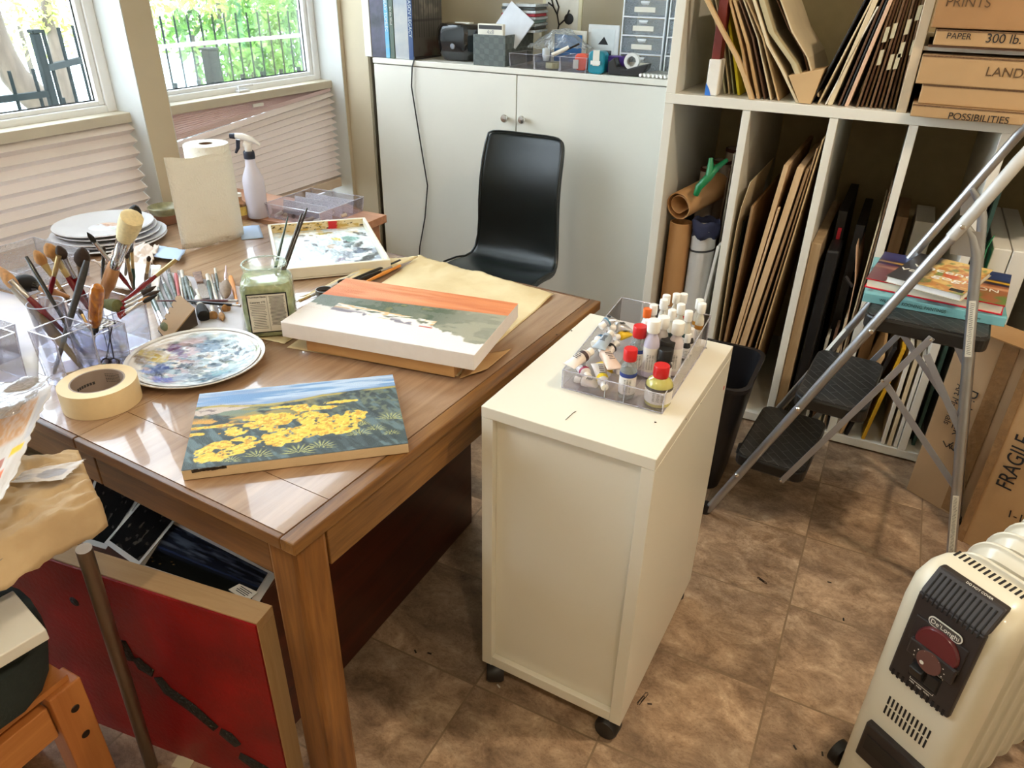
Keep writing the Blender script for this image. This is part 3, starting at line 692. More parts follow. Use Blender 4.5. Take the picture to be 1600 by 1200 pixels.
MW(t).prism([(x, HY0-.0118, z) for x, z in P], (0, -.0008, 0)).build('badge', mat('badge_grey', (70, 66, 62), .4), pn)
text('badge_lettering', "De'Longhi", HP(.062, HY0-.0126, .5655), hx, hz, .0125, lab, pn)
text('printed_notice', 'DO NOT COVER', HP(.07, HY0+.029, .643), hx, hy*.8+hz*.3, .006, lab, pn)
b = MW(t)
for a_, c_ in (((.046, .470), (.088, .470)), ((.046, .470), (.046, .467)), ((.088, .470), (.088, .467)), ((.040, .423), (.084, .423)), ((.040, .423), (.040, .427)), ((.084, .423), (.084, .427))):
    b.tube([(a_[0], HY0-.0108, a_[1]), (c_[0], HY0-.0108, c_[1])], .0005, 4)
b.build('printed_marks', lab, pn)
text('printed_notice', 'MIN   MED   MAX', HP(.06, HY0-.0108, .418), hx, hz, .005, lab, pn)
b = MW(t)
for r_ in range(2):
    for k in range(11): b.obox((.018+.0082*k, HY0-.0003, .330-.026*r_), (.0034, 0, 0), (0, .0015, 0), (0, 0, .021))
b.build('vent_slots', slot, t)
MW(t).box((.0, HY0-.014, .16), (.118, HY0+.004, .255)).build('cord_winder', hp, t, bevel=.004)
MW(t).box((.01, HY0-.016, .19), (.108, HY0-.013, .23)).build('cord', blk, t, bevel=.003)
for k in range(7):
    y = .066+.058*k; b = MW(t)
    P = rrect(-.030, .140, .07, .634, .055, 7); Q = rrect(-.022, .132, .078, .626, .05, 7); R_ = rrect(-.012, .122, .09, .612, .045, 7)
    nn_ = len(P); vs = [(x, y-.003, z) for x, z in P]+[(x, y-.005, z) for x, z in Q]+[(x, y-.020, z) for x, z in R_]+[(x, y+.003, z) for x, z in P]+[(x, y+.005, z) for x, z in Q]+[(x, y+.020, z) for x, z in R_]
    def q(i, j): return [(i*nn_+a, i*nn_+(a+1) % nn_, j*nn_+(a+1) % nn_, j*nn_+a) for a in range(nn_)]
    b.add(vs, q(1, 0)+q(2, 1)+q(0, 3)+q(3, 4)+q(4, 5)+[tuple(range(2*nn_, 3*nn_)), tuple(range(5*nn_, 6*nn_))[::-1]])
    b.build('fin', hm, t, smooth=True, bevel=.002)
for y in (.0, .40):
    for x in (-.06, .17): MW(t).lathe([(0, -.01), (.028, -.01), (.028, .01), (0, .01)], (x, y, .028), (1, 0, 0), 20).build('wheel', blk, t, smooth=True)
    MW(t).box((-.06, y-.01, .028), (.17, y+.01, .05)).build('foot_bar', blk, t)

# ================================================================ WASTE BIN
binm = mat('bin_plastic', (22, 21, 24), .38, var=.05)
t = thing('waste_bin', 'black plastic waste bin between the white rolling cabinet and the step ladder', 'bin', (-.385, .245, 0))
def ring(hx_, hy_, z, r=.05): return [(x-.40, y+.21, z) for x, y in rrect(-hx_, hx_, -hy_, hy_, r)]
b = MB(); n = len(ring(.1, .1, 0))
R_ = [ring(.092, .12, 0), ring(.13, .16, .40), ring(.139, .169, .405), ring(.139, .169, .418), ring(.126, .156, .418), ring(.088, .116, .008)]
b.add([p for r in R_ for p in r], [(i*n+k, i*n+(k+1) % n, (i+1)*n+(k+1) % n, (i+1)*n+k) for i in range(5) for k in range(n)]+[tuple(range(n))[::-1], tuple(range(5*n, 6*n))])
b.build('bucket', binm, t, smooth=True)

# ================================================================ CARDBOARD BOXES ON THE FLOOR
card = mat('cardboard', (166, 134, 98), .8, var=.07, scale=5, bump=.1, bscale=60, stretch=(1, 1, .3))
card2 = mat('cardboard_orange', (172, 134, 90), .75, var=.08, scale=5, bump=.1, bscale=60)
tape_m = mat('brown_tape', (140, 106, 70), .22, var=.12, scale=40, bump=.4, bscale=60)
def flatbox(label, A, ang, length, depth, h, m=card, name='cardboard_box'):
    t = thing(name, label, 'box', A, math.radians(ang)); return t
t = flatbox('tall flat cardboard box of art materials leaning by the cubby shelf', V(.267, .419, 0), -32, 0, 0, 0)
MW(t).box((0, .002, 0), (.42, .10, .613)).build('carton', card, t, bevel=.003)
for x0 in (.125, .30):
    MW(t).box((x0, -.0005, .01), (x0+.045, .001, .612)).build('tape', tape_m, t)
ax = np.array(wm(t).to_3x3() @ Vector((1, 0, 0)))
def BP(x, y, z): return np.array(wm(t) @ Vector((x, y, z)))
text('printed_lettering', 'Dick Blick', BP(.092, -.0012, .355), (0, 0, -1), ax, .046, ink, t, squash=.9)
text('printed_lettering', 'Art Materials', BP(.052, -.0012, .365), (0, 0, -1), ax, .030, ink, t, squash=.9)
MW(t).box((.070, -.001, .29), (.0715, 0.002, .43)).build('printed_rule', ink, t)
b = MW(t)
for k in range(3): b.tube([(.06+.02*k, 0, .235), (.075+.012*k, 0, .22), (.090, 0, .245-.01*k)], .0018, 5)
b.build('printed_emblem', ink, t)
b = MW(t).box((-.004, -.004, .6135), (.43, .12, .617)); b.build('top_flap', card2, t)
t = flatbox('flat cardboard box stencilled FRAGILE in front of the other big box', V(.415, .218, 0), -27, 0, 0, 0)
MW(t).box((0, .002, 0), (.62, .052, .70)).build('carton', card2, t, bevel=.003)
ax = np.array(wm(t).to_3x3() @ Vector((1, 0, 0)))
text('stencilled_word', 'FRAGILE', BP(.068, -.001, .325), (0, 0, 1), -ax, .062, ink, t, squash=.78, ext=.0004)
text('handwriting', '1-10', BP(.13, -.001, .17), (1*ax[0], ax[1], .1), (0, 0, 1), .035, ink, t)
MW(t).box((.0, -.0005, .0), (.022, .001, .70)).build('tape', tape_m, t)
MW(t).box((.19, -.0005, .0), (.235, .001, .70)).build('tape', tape_m, t)

# ================================================================ UNDER THE TABLE
dred = wood('mahogany', (92, 40, 24), (52, 20, 12), 'y', rough=.35, scale=5, blot=.4)
t = thing('wooden_chest', 'dark reddish brown wooden chest standing under the table', 'chest', (-1.25, -.86, 0))
MB().box((-1.58, -1.27, 0), (-.95, -.435, .425)).build('body', dred, t, bevel=.003)
MB().box((-1.585, -1.275, .427), (-.947, -.430, .446)).build('lid', dred, t, bevel=.003)
redm = mat('red_oil_paint', (150, 6, 14), .42, var=.2, scale=7, bump=.15, bscale=90, rgb2=(122, 6, 14))
pine = wood('pale_pine', (222, 186, 138), (198, 158, 108), 'x', rough=.5, scale=6, blot=.2)
pinez = wood('pale_pine_upright', (214, 178, 128), (190, 150, 100), 'z', rough=.5, scale=6, blot=.2)
RA = V(-.835, -1.3855, 0); ra = math.radians(7.7)
t = thing('red_canvas', 'large red abstract painting with dark strokes standing under the table', 'painting', RA, ra)
MW(t).box((-1.1, 0, .0), (-.001, .004, .509)).build('painted_face', redm, t)
MW(t).box((-1.1, .0045, .49), (0, .050, .512)).box((-1.1, .0045, 0), (0, .05, .022)).build('stretcher_rail', pine, t, bevel=.001)
MW(t).box((-.022, .0045, .0225), (0, .050, .4895)).build('stretcher_post', pinez, t, bevel=.001)
nr = nrm((math.sin(ra), -math.cos(ra), 0))
strokes = [[(189, 1000), (205, 1030)], [(213, 1028), (222, 1040), (240, 1052)], [(247, 1058), (262, 1078), (300, 1105), (338, 1138)], [(345, 1142), (358, 1150), (372, 1164)], [(375, 1180), (395, 1192), (420, 1205)]]
char = mat('charcoal_impasto', (28, 28, 24), .6, var=.3, scale=60, bump=1.0, bscale=150)
for st_ in strokes:
    b = MB(); pts = [PLN(x, y, RA, nr)+nr*.001 for x, y in st_]
    b.tube(pts, [.013]+[.018]*(len(pts)-2)+[.014] if len(pts) > 2 else .015, 8)
    # flattened onto the canvas
    b.v = [tuple(np.array(v)-nr*((np.array(v)-pts[0])@nr)*.75) for v in b.v]; b.build('dark_stroke', char, t)
p = PLN(116, 940, RA, nr); MB().lathe([(0, .002), (.009, .0015), (.012, 0)], p, nr, 12).build('dark_stroke', char, t)

# prints lying on the chest
def night(u, v):
    col = np.ones(u.shape+(3,))*np.array(c3(24, 30, 44)); n1 = fbm(u*5, v*16, 2); col = over(col, (88, 96, 110), sm(.45, .75, n1)*sm(.45, .6, v))
    col = over(col, (40, 52, 82), sm(.03, .0, np.abs(v-.42-.05*fbm(u*6, v*0, 5)))); col = over(col, (12, 14, 12), sm(.40, .36, v+.05*fbm(u*9, v*0, 8)))
    return over(col, (120, 90, 40), sm(.72, .8, fbm(u*60, v*40, 4))*sm(.35, .2, v)*sm(.45, .1, u))
def dark2(u, v):
    col = np.ones(u.shape+(3,))*np.array(c3(16, 17, 18)); return over(col, (80, 72, 66), sm(.6, .85, fbm(u*12, v*10, 9)))
printm = painted('photo_print', .25, .02)
def photo(label, px, z, fn, seed, group=None):
    A, B, C_, D = [Z(x, y, z) for x, y in px]      # near-left, near-right, far-right, far-left
    t = thing('photo_print', label, 'print', (A+B+C_+D)/4, 0, group)
    MB().hexa([A-V(0, 0, .001), B-V(0, 0, .001), C_-V(0, 0, .001), D-V(0, 0, .001)], [A, B, C_, D]).build('paper', mat('print_paper', (214, 208, 200), .5), t)
    def L(u, v): return (A*(1-u)+B*u)*(1-v)+(D*(1-u)+C_*u)*v
    u, v = np.meshgrid(np.linspace(.06, .94, 70), np.linspace(.07, .93, 50)); Pg = np.stack([L(a, b_) for a, b_ in zip(u.ravel(), v.ravel())]).reshape(50, 70, 3)+V(0, 0, .0006)
    g = MB().grid(Pg); uu = (u-.06)/.88; vv = (v-.07)/.86; g.cols = fn(uu, vv).reshape(-1, 3); g.build('picture', printm, t)
    return t
photo('dark print of hills under a cloudy night sky, on the chest under the table', [(212, 886), (402, 945), (432, 898), (262, 808)], .458, night, 1)
photo('small black print with a white margin, left of the night sky print', [(163, 848), (215, 886), (285, 800), (226, 775)], .464, dark2, 2)
photo('black print half hidden under the table edge, furthest left on the chest', [(120, 845), (165, 858), (225, 770), (150, 740)], .452, dark2, 3)
c = Z(387, 925, .462)
t = thing('info_card', 'small printed card at the corner of the night sky print', 'card', c)
A = [Z(*q, .462) for q in ((357, 921), (386, 940), (403, 925), (374, 912))]
MB().hexa([p-V(0, 0, .001) for p in A], A).build('card', lab, t)
b = MB()
for k in range(4): b.obox((A[0]+A[1]+A[2]+A[3])/4+(A[3]-A[0])*(.3-.18*k)+V(0, 0, .0003), (A[1]-A[0])*(.6-.1*(k % 2)), (A[3]-A[0])*.07, V(0, 0, .0004))
b.build('fine_print', ink, t)
# ================================================================ ON THE TABLE
ZT = TH+.0006
paintm = painted('wet_oil_paint', .32, .6, 60)
artm = painted('painted_canvas', .55, .35, 420)
canw = mat('primed_canvas', (238, 230, 224), .8, var=.02, scale=60, bump=.15, bscale=500)
canb = mat('raw_canvas_edge', (222, 196, 158), .8, var=.04, bump=.15, bscale=500)
cerw = mat('white_ceramic', (236, 234, 232), .18, var=.01, coat=.4)
acr = clear('acrylic', (238, 238, 246), .16)
acre = clear('acrylic_edge', (205, 208, 228), .5, haze=.35, hazecol=(235, 235, 245))
acrt = clear('tinted_acrylic', (238, 234, 242), .2, haze=.02)
scratch = clear('scratched_plastic', (235, 235, 240), .2, haze=.22, hazecol=(225, 225, 232))

# --- oval of white: the round plate used as a palette
def blobs(u, v, col, spec, seed):
    wu = .16*(fbm(u*3.1+v*1.5, v*6, seed+90)-.5)+.07*(fbm(u*9, v*22, seed+91)-.5); wv = .14*(fbm(u*4, v*5, seed+92)-.5)+.05*(fbm(u*14, v*18, seed+93)-.5)
    u = u+wu*1.3; v = v+wv*1.3
    for (cx, cy, r, rgb) in spec:
        d = np.hypot(u-cx, v-cy)+.35*r*(fbm(u*16, v*16, seed)-.5)*2; seed += 1; col = over(col, rgb, sm(r, r*.7, d)*(.55+.45*sm(.35, .5, fbm(u*20, v*44, seed+3))))
    return col
def disc_art(name, c, prof, fn, m, parent, nr_=60, na=110):
    """a round painted surface; prof(r01) -> (radius, height)"""
    b = MB(); vs = []; cs = []
    for i in range(nr_+1):
        R0, h = prof(i/nr_)
        for k in range(na):
            a = 2*math.pi*k/na; x, y = R0*math.cos(a), R0*math.sin(a); vs.append((c[0]+x, c[1]+y, c[2]+h)); cs.append((x, y))
    fs = [(i*na+k, i*na+(k+1) % na, (i+1)*na+(k+1) % na, (i+1)*na+k) for i in range(nr_) for k in range(na)]
    cs = np.array(cs); col, relief = fn(cs[:, 0], cs[:, 1]); vs = [(x, y, z+relief[i]) for i, (x, y, z) in enumerate(vs)]
    b.add(vs, fs); b.cols = col; return b.build(name, m, parent, smooth=True)
pc = V(-1.300, -1.032, ZT); PRAD = .146
right = nrm(V(CR[0], CR[1], 0)); away = nrm(V(CF[0], CF[1], 0))       # the painter's left-right and near-far on the plate
t = thing('palette_plate', 'white dinner plate smeared with blue, violet and ochre oil paint', 'plate', pc)
MB().lathe([(0, 0), (.085, 0), (.09, .003), (.14, .014), (PRAD, .0165), (PRAD, .019), (.139, .0165)], pc, seg=64).build('plate', cerw, t, smooth=True)
def pfn(x, y):
    u = (x*right[0]+y*right[1])/PRAD; v = (x*away[0]+y*away[1])/PRAD
    col = np.ones((len(u), 3))*np.array(c3(236, 232, 230)); n1 = fbm(u*4+3, v*7, 1, 5); n2 = fbm(u*7, v*16, 5, 5); r = np.hypot(u, v)
    col = over(col, (178, 200, 214), sm(.30, .45, n1)*sm(.95, .8, r)*sm(-.6, -.3, u)); col = over(col, (140, 158, 178), sm(.44, .54, n2)*sm(.9, .75, r)*sm(.6, -.1, v)); col = over(col, (92, 116, 140), sm(.56, .64, fbm(u*6, v*14, 44))*sm(.85, .7, r)); col = over(col, (196, 176, 186), sm(.5, .6, fbm(u*5, v*9, 47))*sm(.2, -.2, u)*sm(.85, .7, r))
    col = over(col, (235, 244, 248), sm(.56, .64, fbm(u*9, v*18, 12))*sm(.9, .8, r)*sm(-.3, .2, u))
    S = [(-.72, .10, .20, (186, 160, 70)), (-.80, -.08, .14, (120, 92, 40)), (-.55, .05, .12, (206, 184, 96)), (-.48, .38, .15, (126, 92, 140)), (-.38, .30, .12, (92, 60, 110)), (-.30, .52, .08, (80, 66, 66)), (-.25, .22, .10, (160, 140, 176)),
         (-.5, -.25, .18, (50, 74, 150)), (-.45, -.42, .14, (28, 36, 66)), (-.28, -.62, .16, (86, 92, 180)), (-.6, -.40, .10, (96, 110, 180)), (-.02, .55, .24, (96, 124, 156)), (.10, .52, .16, (120, 148, 176)), (.05, .20, .09, (64, 58, 56)), (.12, .16, .06, (200, 190, 180)),
         (-.12, -.15, .12, (52, 62, 84)), (-.02, -.22, .08, (24, 30, 36)), (.10, -.30, .16, (130, 136, 142)), (.40, .02, .09, (22, 40, 36)), (.47, -.02, .06, (84, 104, 80)), (.35, -.55, .16, (60, 104, 134)), (.25, -.62, .08, (16, 34, 50)), (.5, -.35, .14, (120, 170, 190)),
         (.55, .38, .05, (20, 24, 32)), (.45, .45, .05, (24, 28, 34)), (.65, .25, .05, (30, 40, 50)), (.3, .6, .04, (24, 24, 30)), (.66, -.1, .2, (190, 214, 222)), (.85, .46, .10, (112, 150, 84)), (.80, .30, .07, (150, 176, 120)), (-.1, -.5, .12, (150, 168, 196)), (.55, -.62, .1, (28, 60, 80))]
    col = blobs(u, v, col, S, 20)
    rel = np.where(r < .88, .0022*sm(.45, .7, fbm(u*12, v*20, 30)), 0)
    return col, rel
disc_art('paint_smears', pc+V(0, 0, .0012), lambda q: ((.135*q), .0015+(.0 if q < .66 else .0135*((q-.66)/.34))), pfn, paintm, t)

# --- roll of masking tape
tc_ = V(-1.332, -1.242, ZT)
tapem = mat('masking_tape', (232, 208, 164), .6, var=.02, scale=80)
corem = mat('tape_core', (160, 144, 134), .75, var=.04)
t = thing('masking_tape', 'fat roll of cream masking tape lying at the near edge of the table', 'tape', tc_)
MB().lathe([(.0505, 0), (.072, 0), (.0722, .002), (.0722, .046), (.072, .048), (.0505, .048)], tc_, seg=56).build('tape_roll', tapem, t, smooth=True)
MB().lathe([(.0505, .0), (.0505, .048), (.0475, .048), (.0475, 0)], tc_, seg=56).build('core', corem, t, smooth=True)
def ringtext(s, c, R_, z, a0, size, parent, m):
    for k, ch in enumerate(s):
        a = a0+k*size*.62/R_; p = V(c[0]+R_*math.cos(a), c[1]+R_*math.sin(a), z); n = V(-math.cos(a), -math.sin(a), 0); text('print', ch, p+n*.0002, V(math.sin(a), -math.cos(a), 0)*1, (0, 0, 1), size, m, parent)
greyink = mat('grey_ink', (60, 58, 58), .7)
b = MB()
for j in range(6):
    for k in range(9):
        a = math.radians(128-4.4*k); R_ = .0474; p = V(tc_[0]+R_*math.cos(a), tc_[1]+R_*math.sin(a), tc_[2]+.038-.0036*j); tg = V(math.sin(a), -math.cos(a), 0)
        b.obox(p, tg*.0028*random.uniform(.5, 1), V(math.cos(a), math.sin(a), 0)*.0004, V(0, 0, .0014))
b.build('fine_print', greyink, t)
b = MB()
for k in range(7):
    a = math.radians(200-7*k); R_ = .0474; p = V(tc_[0]+R_*math.cos(a), tc_[1]+R_*math.sin(a), tc_[2]+.022); tg = V(math.sin(a), -math.cos(a), 0)
    b.obox(p, tg*.0045, V(math.cos(a), math.sin(a), 0)*.0004, V(0, 0, .006))
b.build('printed_word', greyink, t)

# --- yellow flower painting
zt = ZT+.021
A, B, D = [Z(x, y, zt) for x, y in ((283, 736), (638, 693), (333, 613))]
Uy = B-A; Vy = D-A; Vy = Vy-Uy*(Vy@Uy)/(Uy@Uy); Vy = Vy*(np.linalg.norm(Z(626, 585, zt)-B)*.5+np.linalg.norm(D-A)*.5)/np.linalg.norm(Vy)
t = thing('flower_painting', 'finished canvas of yellow flowers under a blue sky, lying at the table corner', 'painting', A+(Uy+Vy)/2-V(0, 0, .021))
MB().hexa([A-V(0, 0, .0205), A+Uy-V(0, 0, .0205), A+Uy+Vy-V(0, 0, .0205), A+Vy-V(0, 0, .0205)], [A-V(0, 0, .0005), A+Uy-V(0, 0, .0005), A+Uy+Vy-V(0, 0, .0005), A+Vy-V(0, 0, .0005)]).build('stretched_canvas', canb, t, bevel=.0015)
def flowers(u, v):
    n1 = fbm(u*9, v*9, 1); n2 = fbm(u*40, v*30, 2); st = fbm(u*50+v*18, v*9, 3)
    col = np.ones(u.shape+(3,))*np.array(c3(52, 66, 64)); col = over(col, (92, 112, 116), sm(.45, .65, st)); col = over(col, (34, 44, 44), sm(.55, .4, n1)*.7)
    hor = .80-.055*np.sin(np.clip((u-.12)/.5, 0, 1)*3.14)+.02*sm(.6, 1, u); mid = sm(.50, .60, v)*(1-sm(.35, .8, u))
    col = over(col, (150, 140, 84), mid*sm(.4, .6, n1)); col = over(col, (206, 152, 62), sm(.5, .6, fbm(u*14, v*30, 7))*sm(.44, .52, v)*sm(.66, .58, v)*sm(.5, .3, u)); col = over(col, (118, 132, 112), sm(.55, .62, fbm(u*10, v*26, 9))*sm(.58, .66, v)*sm(.5, .4, u))
    col = over(col, (108, 116, 92), sm(.45, .7, n2)*sm(.55, .75, u)*sm(.15, .5, v)*.8)
    r = np.minimum(np.hypot((u-.14)/.13, (v-.75)/.055), np.hypot((u-.05)/.09, (v-.71)/.045)); col = over(col, (196, 180, 168), sm(1.05, .95, r+.2*(n2-.5))); col = over(col, (130, 112, 108), sm(1.05, .95, r)*sm(.58, .66, fbm(u*35, v*45, 11)))
    yb = [(.10, .13, .055, .06), (.075, .20, .045, .04), (.15, .12, .04, .05), (.14, .25, .07, .045), (.22, .16, .045, .05), (.27, .20, .05, .05), (.26, .29, .06, .035), (.2, .40, .055, .05), (.30, .47, .06, .05), (.40, .47, .07, .045), (.36, .40, .05, .03), (.38, .55, .14, .05), (.5, .53, .10, .05), (.57, .47, .08, .09), (.60, .36, .10, .08),
          (.43, .27, .12, .10), (.52, .30, .12, .07), (.70, .38, .10, .11), (.66, .28, .10, .06), (.54, .62, .07, .04), (.76, .44, .06, .07), (.63, .60, .08, .025), (.72, .66, .09, .02), (.45, .67, .10, .02), (.08, .50, .10, .02), (.02, .42, .04, .02)]
    for i, (cx, cy, rx, ry) in enumerate(yb):
        d = np.hypot((u-cx)/rx, (v-cy)/ry)+.7*(vnoise(u*38, v*30, 30)-.5)+.3*(fbm(u*70, v*60, 31)-.5); m_ = sm(1.04, .97, d)*sm(.27, .31, fbm(u*36, v*30, 60)); col = over(col, (230, 198, 66), m_); col = over(col, (206, 152, 36), m_*sm(.52, .62, fbm(u*60, v*50, 80))); col = over(col, (250, 216, 104), m_*sm(.62, .7, fbm(u*70, v*60, 90)))
    for cx, cy, s in ((.5, .05, .09), (.32, .06, .08), (.78, .18, .07), (.94, .34, .08), (.86, .22, .06), (.6, .08, .08), (.93, .14, .05), (.2, .04, .06), (.8, .3, .05)):
        a = np.arctan2(v-cy, (u-cx)*1.3); rr = np.hypot((u-cx)*1.3, v-cy); m_ = sm(.35, .7, np.sin(a*17+cx*50))*sm(s*1.3, s*.6, rr)*(a > -.3)*(a < 3.4); col = over(col, (196, 196, 116), m_*.9)
    sky = over(np.ones(u.shape+(3,))*np.array(c3(112, 152, 200)), (188, 206, 226), sm(.42, .66, fbm(u*5, v*34, 15))*.9); sky = over(sky, (150, 168, 200), sm(.55, .7, fbm(u*3, v*18, 17))*.6)
    k = sm(hor-.006, hor+.006, v); col = col*(1-k[..., None])+sky*k[..., None]
    col = over(col, (176, 158, 80), sm(.02, .005, np.abs(v-hor+.018))*sm(.4, .62, n1+.15)); return over(col, (30, 36, 30), sm(.012, .004, v+.01*(n2-.5)))
art('painted_face', A+V(0, 0, .0002), Uy, Vy, flowers, artm, t, 230, 170)
b = MB(); un = nrm(Uy); vn = nrm(Vy)
for k in range(16): b.obox(A+un*(.018+.0035*k)-vn*.0004-V(0, 0, .002+.0015*random.random()), un*.004, vn*.0008, V(0, 0, .004+.003*random.random()))
b.build('paint_drips', dirt, t)

# --- canvas being painted, propped on a wooden panel
zt = .823
A, B = Z(438, 503, zt), Z(741, 555, zt); D = Z(570, 445, zt); Uc = B-A; nv = V(-Uc[1], Uc[0], 0); Vc = nrm(nv)*np.linalg.norm(Z(841, 480, zt)-B)
t = thing('canvas_in_progress', 'thick white canvas with an orange band and green trees just begun', 'painting', A+(Uc+Vc)/2-V(0, 0, .037))
dz = V(0, 0, 1)
MB().hexa([A-dz*.037, A+Uc-dz*.037, A+Uc+Vc-dz*.037, A+Vc-dz*.037], [A-dz*.0005, A+Uc-dz*.0005, A+Uc+Vc-dz*.0005, A+Vc-dz*.0005]).build('stretched_canvas', canw, t, bevel=.002)
def orange(u, v):
    n1 = fbm(u*6, v*9, 1); n2 = fbm(u*22, v*16, 2); st = fbm(u*3.3, v*26, 3)
    col = np.ones(u.shape+(3,))*np.array(c3(240, 234, 230)); col = over(col, (232, 214, 204), sm(.6, .75, n1)*.5*sm(.4, .1, u))
    lo = .40-.02*u-.20*sm(.55, 1.0, u)+.10*(n2-.5)+.05*(fbm(u*40, v*0, 6)-.5)*sm(.5, .7, u); hi = .60+.13*u; lo = np.where(u < .04, .42+.0*u, lo)
    g = np.ones(u.shape+(3,))*np.array(c3(104, 112, 92)); g = over(g, (74, 88, 62), sm(.45, .6, n2)); g = over(g, (150, 148, 124), sm(.5, .62, fbm(u*9, v*12, 9))*sm(.5, .75, u)); g = over(g, (170, 166, 148), sm(.62, .9, u)*.6); g = over(g, (132, 128, 70), sm(.6, .7, n2)*sm(.35, .45, u)*sm(.65, .55, u)); g = over(g, (120, 130, 122), sm(.3, .1, u)*.7)
    m_ = sm(lo-.01, lo+.012, v); col = col*(1-m_[..., None])+g*m_[..., None]
    pal = (v > .36-.10*u)*(v < .50-.10*u)*(u > .14)*(u < .70); sh = fbm(u*7+2, v*22, 14)
    col = over(col, (244, 236, 226), pal*sm(.42, .48, sh)*1.0); col = over(col, (220, 182, 130), pal*sm(.54, .58, sh)); col = over(col, (126, 118, 132), pal*sm(.07, .0, np.abs(v-(.385-.10*u)))*sm(.5, .56, fbm(u*18, v*10, 17))); col = over(col, (190, 70, 50), sm(.014, .004, np.abs(v-.31))*(u > .64)*(u < .71))
    o = np.ones(u.shape+(3,))*np.array(c3(222, 138, 84)); o = over(o, (204, 108, 54), sm(.35, .75, st)*.7); o = over(o, (230, 164, 116), sm(.45, .75, fbm(u*3, v*14, 21))*.7); o = over(o, (206, 96, 40), sm(.05, .0, v-hi)*.5)
    m_ = sm(hi-.006, hi+.006, v+.006*(n2-.5)); return col*(1-m_[..., None])+o*m_[..., None]
art('painted_face', A+dz*.0002, Uc, Vc, orange, artm, t, 230, 150)
uc, vc = nrm(Uc), nrm(Vc)
a_ = Z(480, 547, ZT+.004); c_ = Z(710, 590, ZT+.004); u2 = c_-a_; v2 = nrm(V(-u2[1], u2[0], 0))*.27
t = thing('cradled_painting_panel', 'pale wooden cradled panel under the orange and white canvas', 'panel', a_+u2/2+v2/2)
pp = wood('panel_wood', (206, 160, 104), (182, 134, 82), 'x', rough=.5, scale=5, blot=.2)
for p0, du, dv in ((a_, u2, nrm(v2)*.018), (a_+v2-nrm(v2)*.018, u2, nrm(v2)*.018), (a_+nrm(v2)*.0185, nrm(u2)*.018, v2-nrm(v2)*.037), (a_+u2-nrm(u2)*.018+nrm(v2)*.0185, nrm(u2)*.018, v2-nrm(v2)*.037)):
    MB().hexa([p0, p0+du, p0+du+dv, p0+dv], [q+dz*.0265 for q in (p0, p0+du, p0+du+dv, p0+dv)]).build('rail', pp, t, bevel=.001)
MB().hexa([a_+dz*.027, a_+u2+dz*.027, a_+u2+v2+dz*.027, a_+v2+dz*.027], [q+dz*.0305 for q in (a_, a_+u2, a_+u2+v2, a_+v2)]).build('board', pp, t)

# --- sheets of paper
def sheet(name, label, cat, px, zs, m, n=26, wr=.004, seed=0, curl=None, holes=None, group=None, thick=.0004):
    """px: near-left, near-right, far-right, far-left with heights zs"""
    C4 = [Z(x, y, z) for (x, y), z in zip(px, zs)]
    u, v = np.meshgrid(np.linspace(0, 1, n), np.linspace(0, 1, n)); u3, v3 = u[..., None], v[..., None]
    P = (C4[0]*(1-u3)+C4[1]*u3)*(1-v3)+(C4[3]*(1-u3)+C4[2]*u3)*v3
    rg = np.abs(fbm(u*5+seed, v*5, seed)-.5)*2+.4*fbm(u*13, v*13, seed+4)
    P[..., 2] += wr*rg
    if curl is not None: P[..., 2] += curl(u, v)
    ed = .012*(fbm(u*9, v*9, seed+9)-.5); P[..., 0] += ed*(np.minimum(u, 1-u) < .02)*wr*60; P[..., 1] += ed*(np.minimum(v, 1-v) < .02)*wr*60
    b = MB().grid(P); o = b.build(name, m, None, smooth=False, solid=thick); tag(o, label, cat, group)
    for p in o.data.polygons: p.use_smooth = True
    return o, P
parch = mat('parchment_paper', (228, 212, 170), .75, var=.05, scale=5, bump=.2, bscale=30, rgb2=(206, 180, 130))
kraft = mat('kraft_paper', (202, 166, 118), .8, var=.05, scale=6, bump=.3, bscale=25, rgb2=(190, 150, 104))
white_p = mat('white_paper', (232, 228, 224), .75, var=.02)
sheet('palette_paper', 'crinkled cream palette paper under the canvas in progress', 'paper', [(448, 543), (715, 588), (866, 461), (655, 402)], [ZT+.0006]*4, parch, 60, .0, 3, curl=lambda u, v: sm(.78, .95, v)*.012*(fbm(u*12, v*12, 5))+sm(.92, 1, u)*.0*v)
sheet('palette_paper', 'small torn corner of paper under the jar of green water', 'paper', [(400, 528), (445, 538), (470, 520), (420, 505)], [ZT+.0003]*4, parch, 10, .002, 8)
sheet('kraft_paper', 'curled brown kraft paper corner poking out right of the propped canvas', 'paper', [(718, 592), (762, 577), (800, 545), (730, 560)], [ZT+.001, ZT+.008, ZT+.004, ZT+.001], kraft, 12, .003, 12)
sheet('paper_towel_sheet', 'pale grey stained paper under the loose brushes and the jar', 'paper', [(262, 548), (385, 545), (385, 450), (215, 415)], [ZT+.0004]*4, mat('stained_paper', (214, 208, 212), .8, var=.08, scale=12), 20, .0012, 14)
bl = mat('blue_tissue', (176, 196, 226), .7, var=.03)
sheet('blue_note', 'small pale blue note lying behind the brushes', 'paper', [(240, 402), (280, 408), (291, 392), (247, 384)], [ZT+.012]*4, bl, 10, .004, 15)
sheet('blue_note', 'pale blue sheet behind the paper towel roll, beside the spray bottle', 'paper', [(378, 375), (412, 372), (405, 352), (372, 355)], [ZT+.0005]*4, bl, 8, .002, 16)

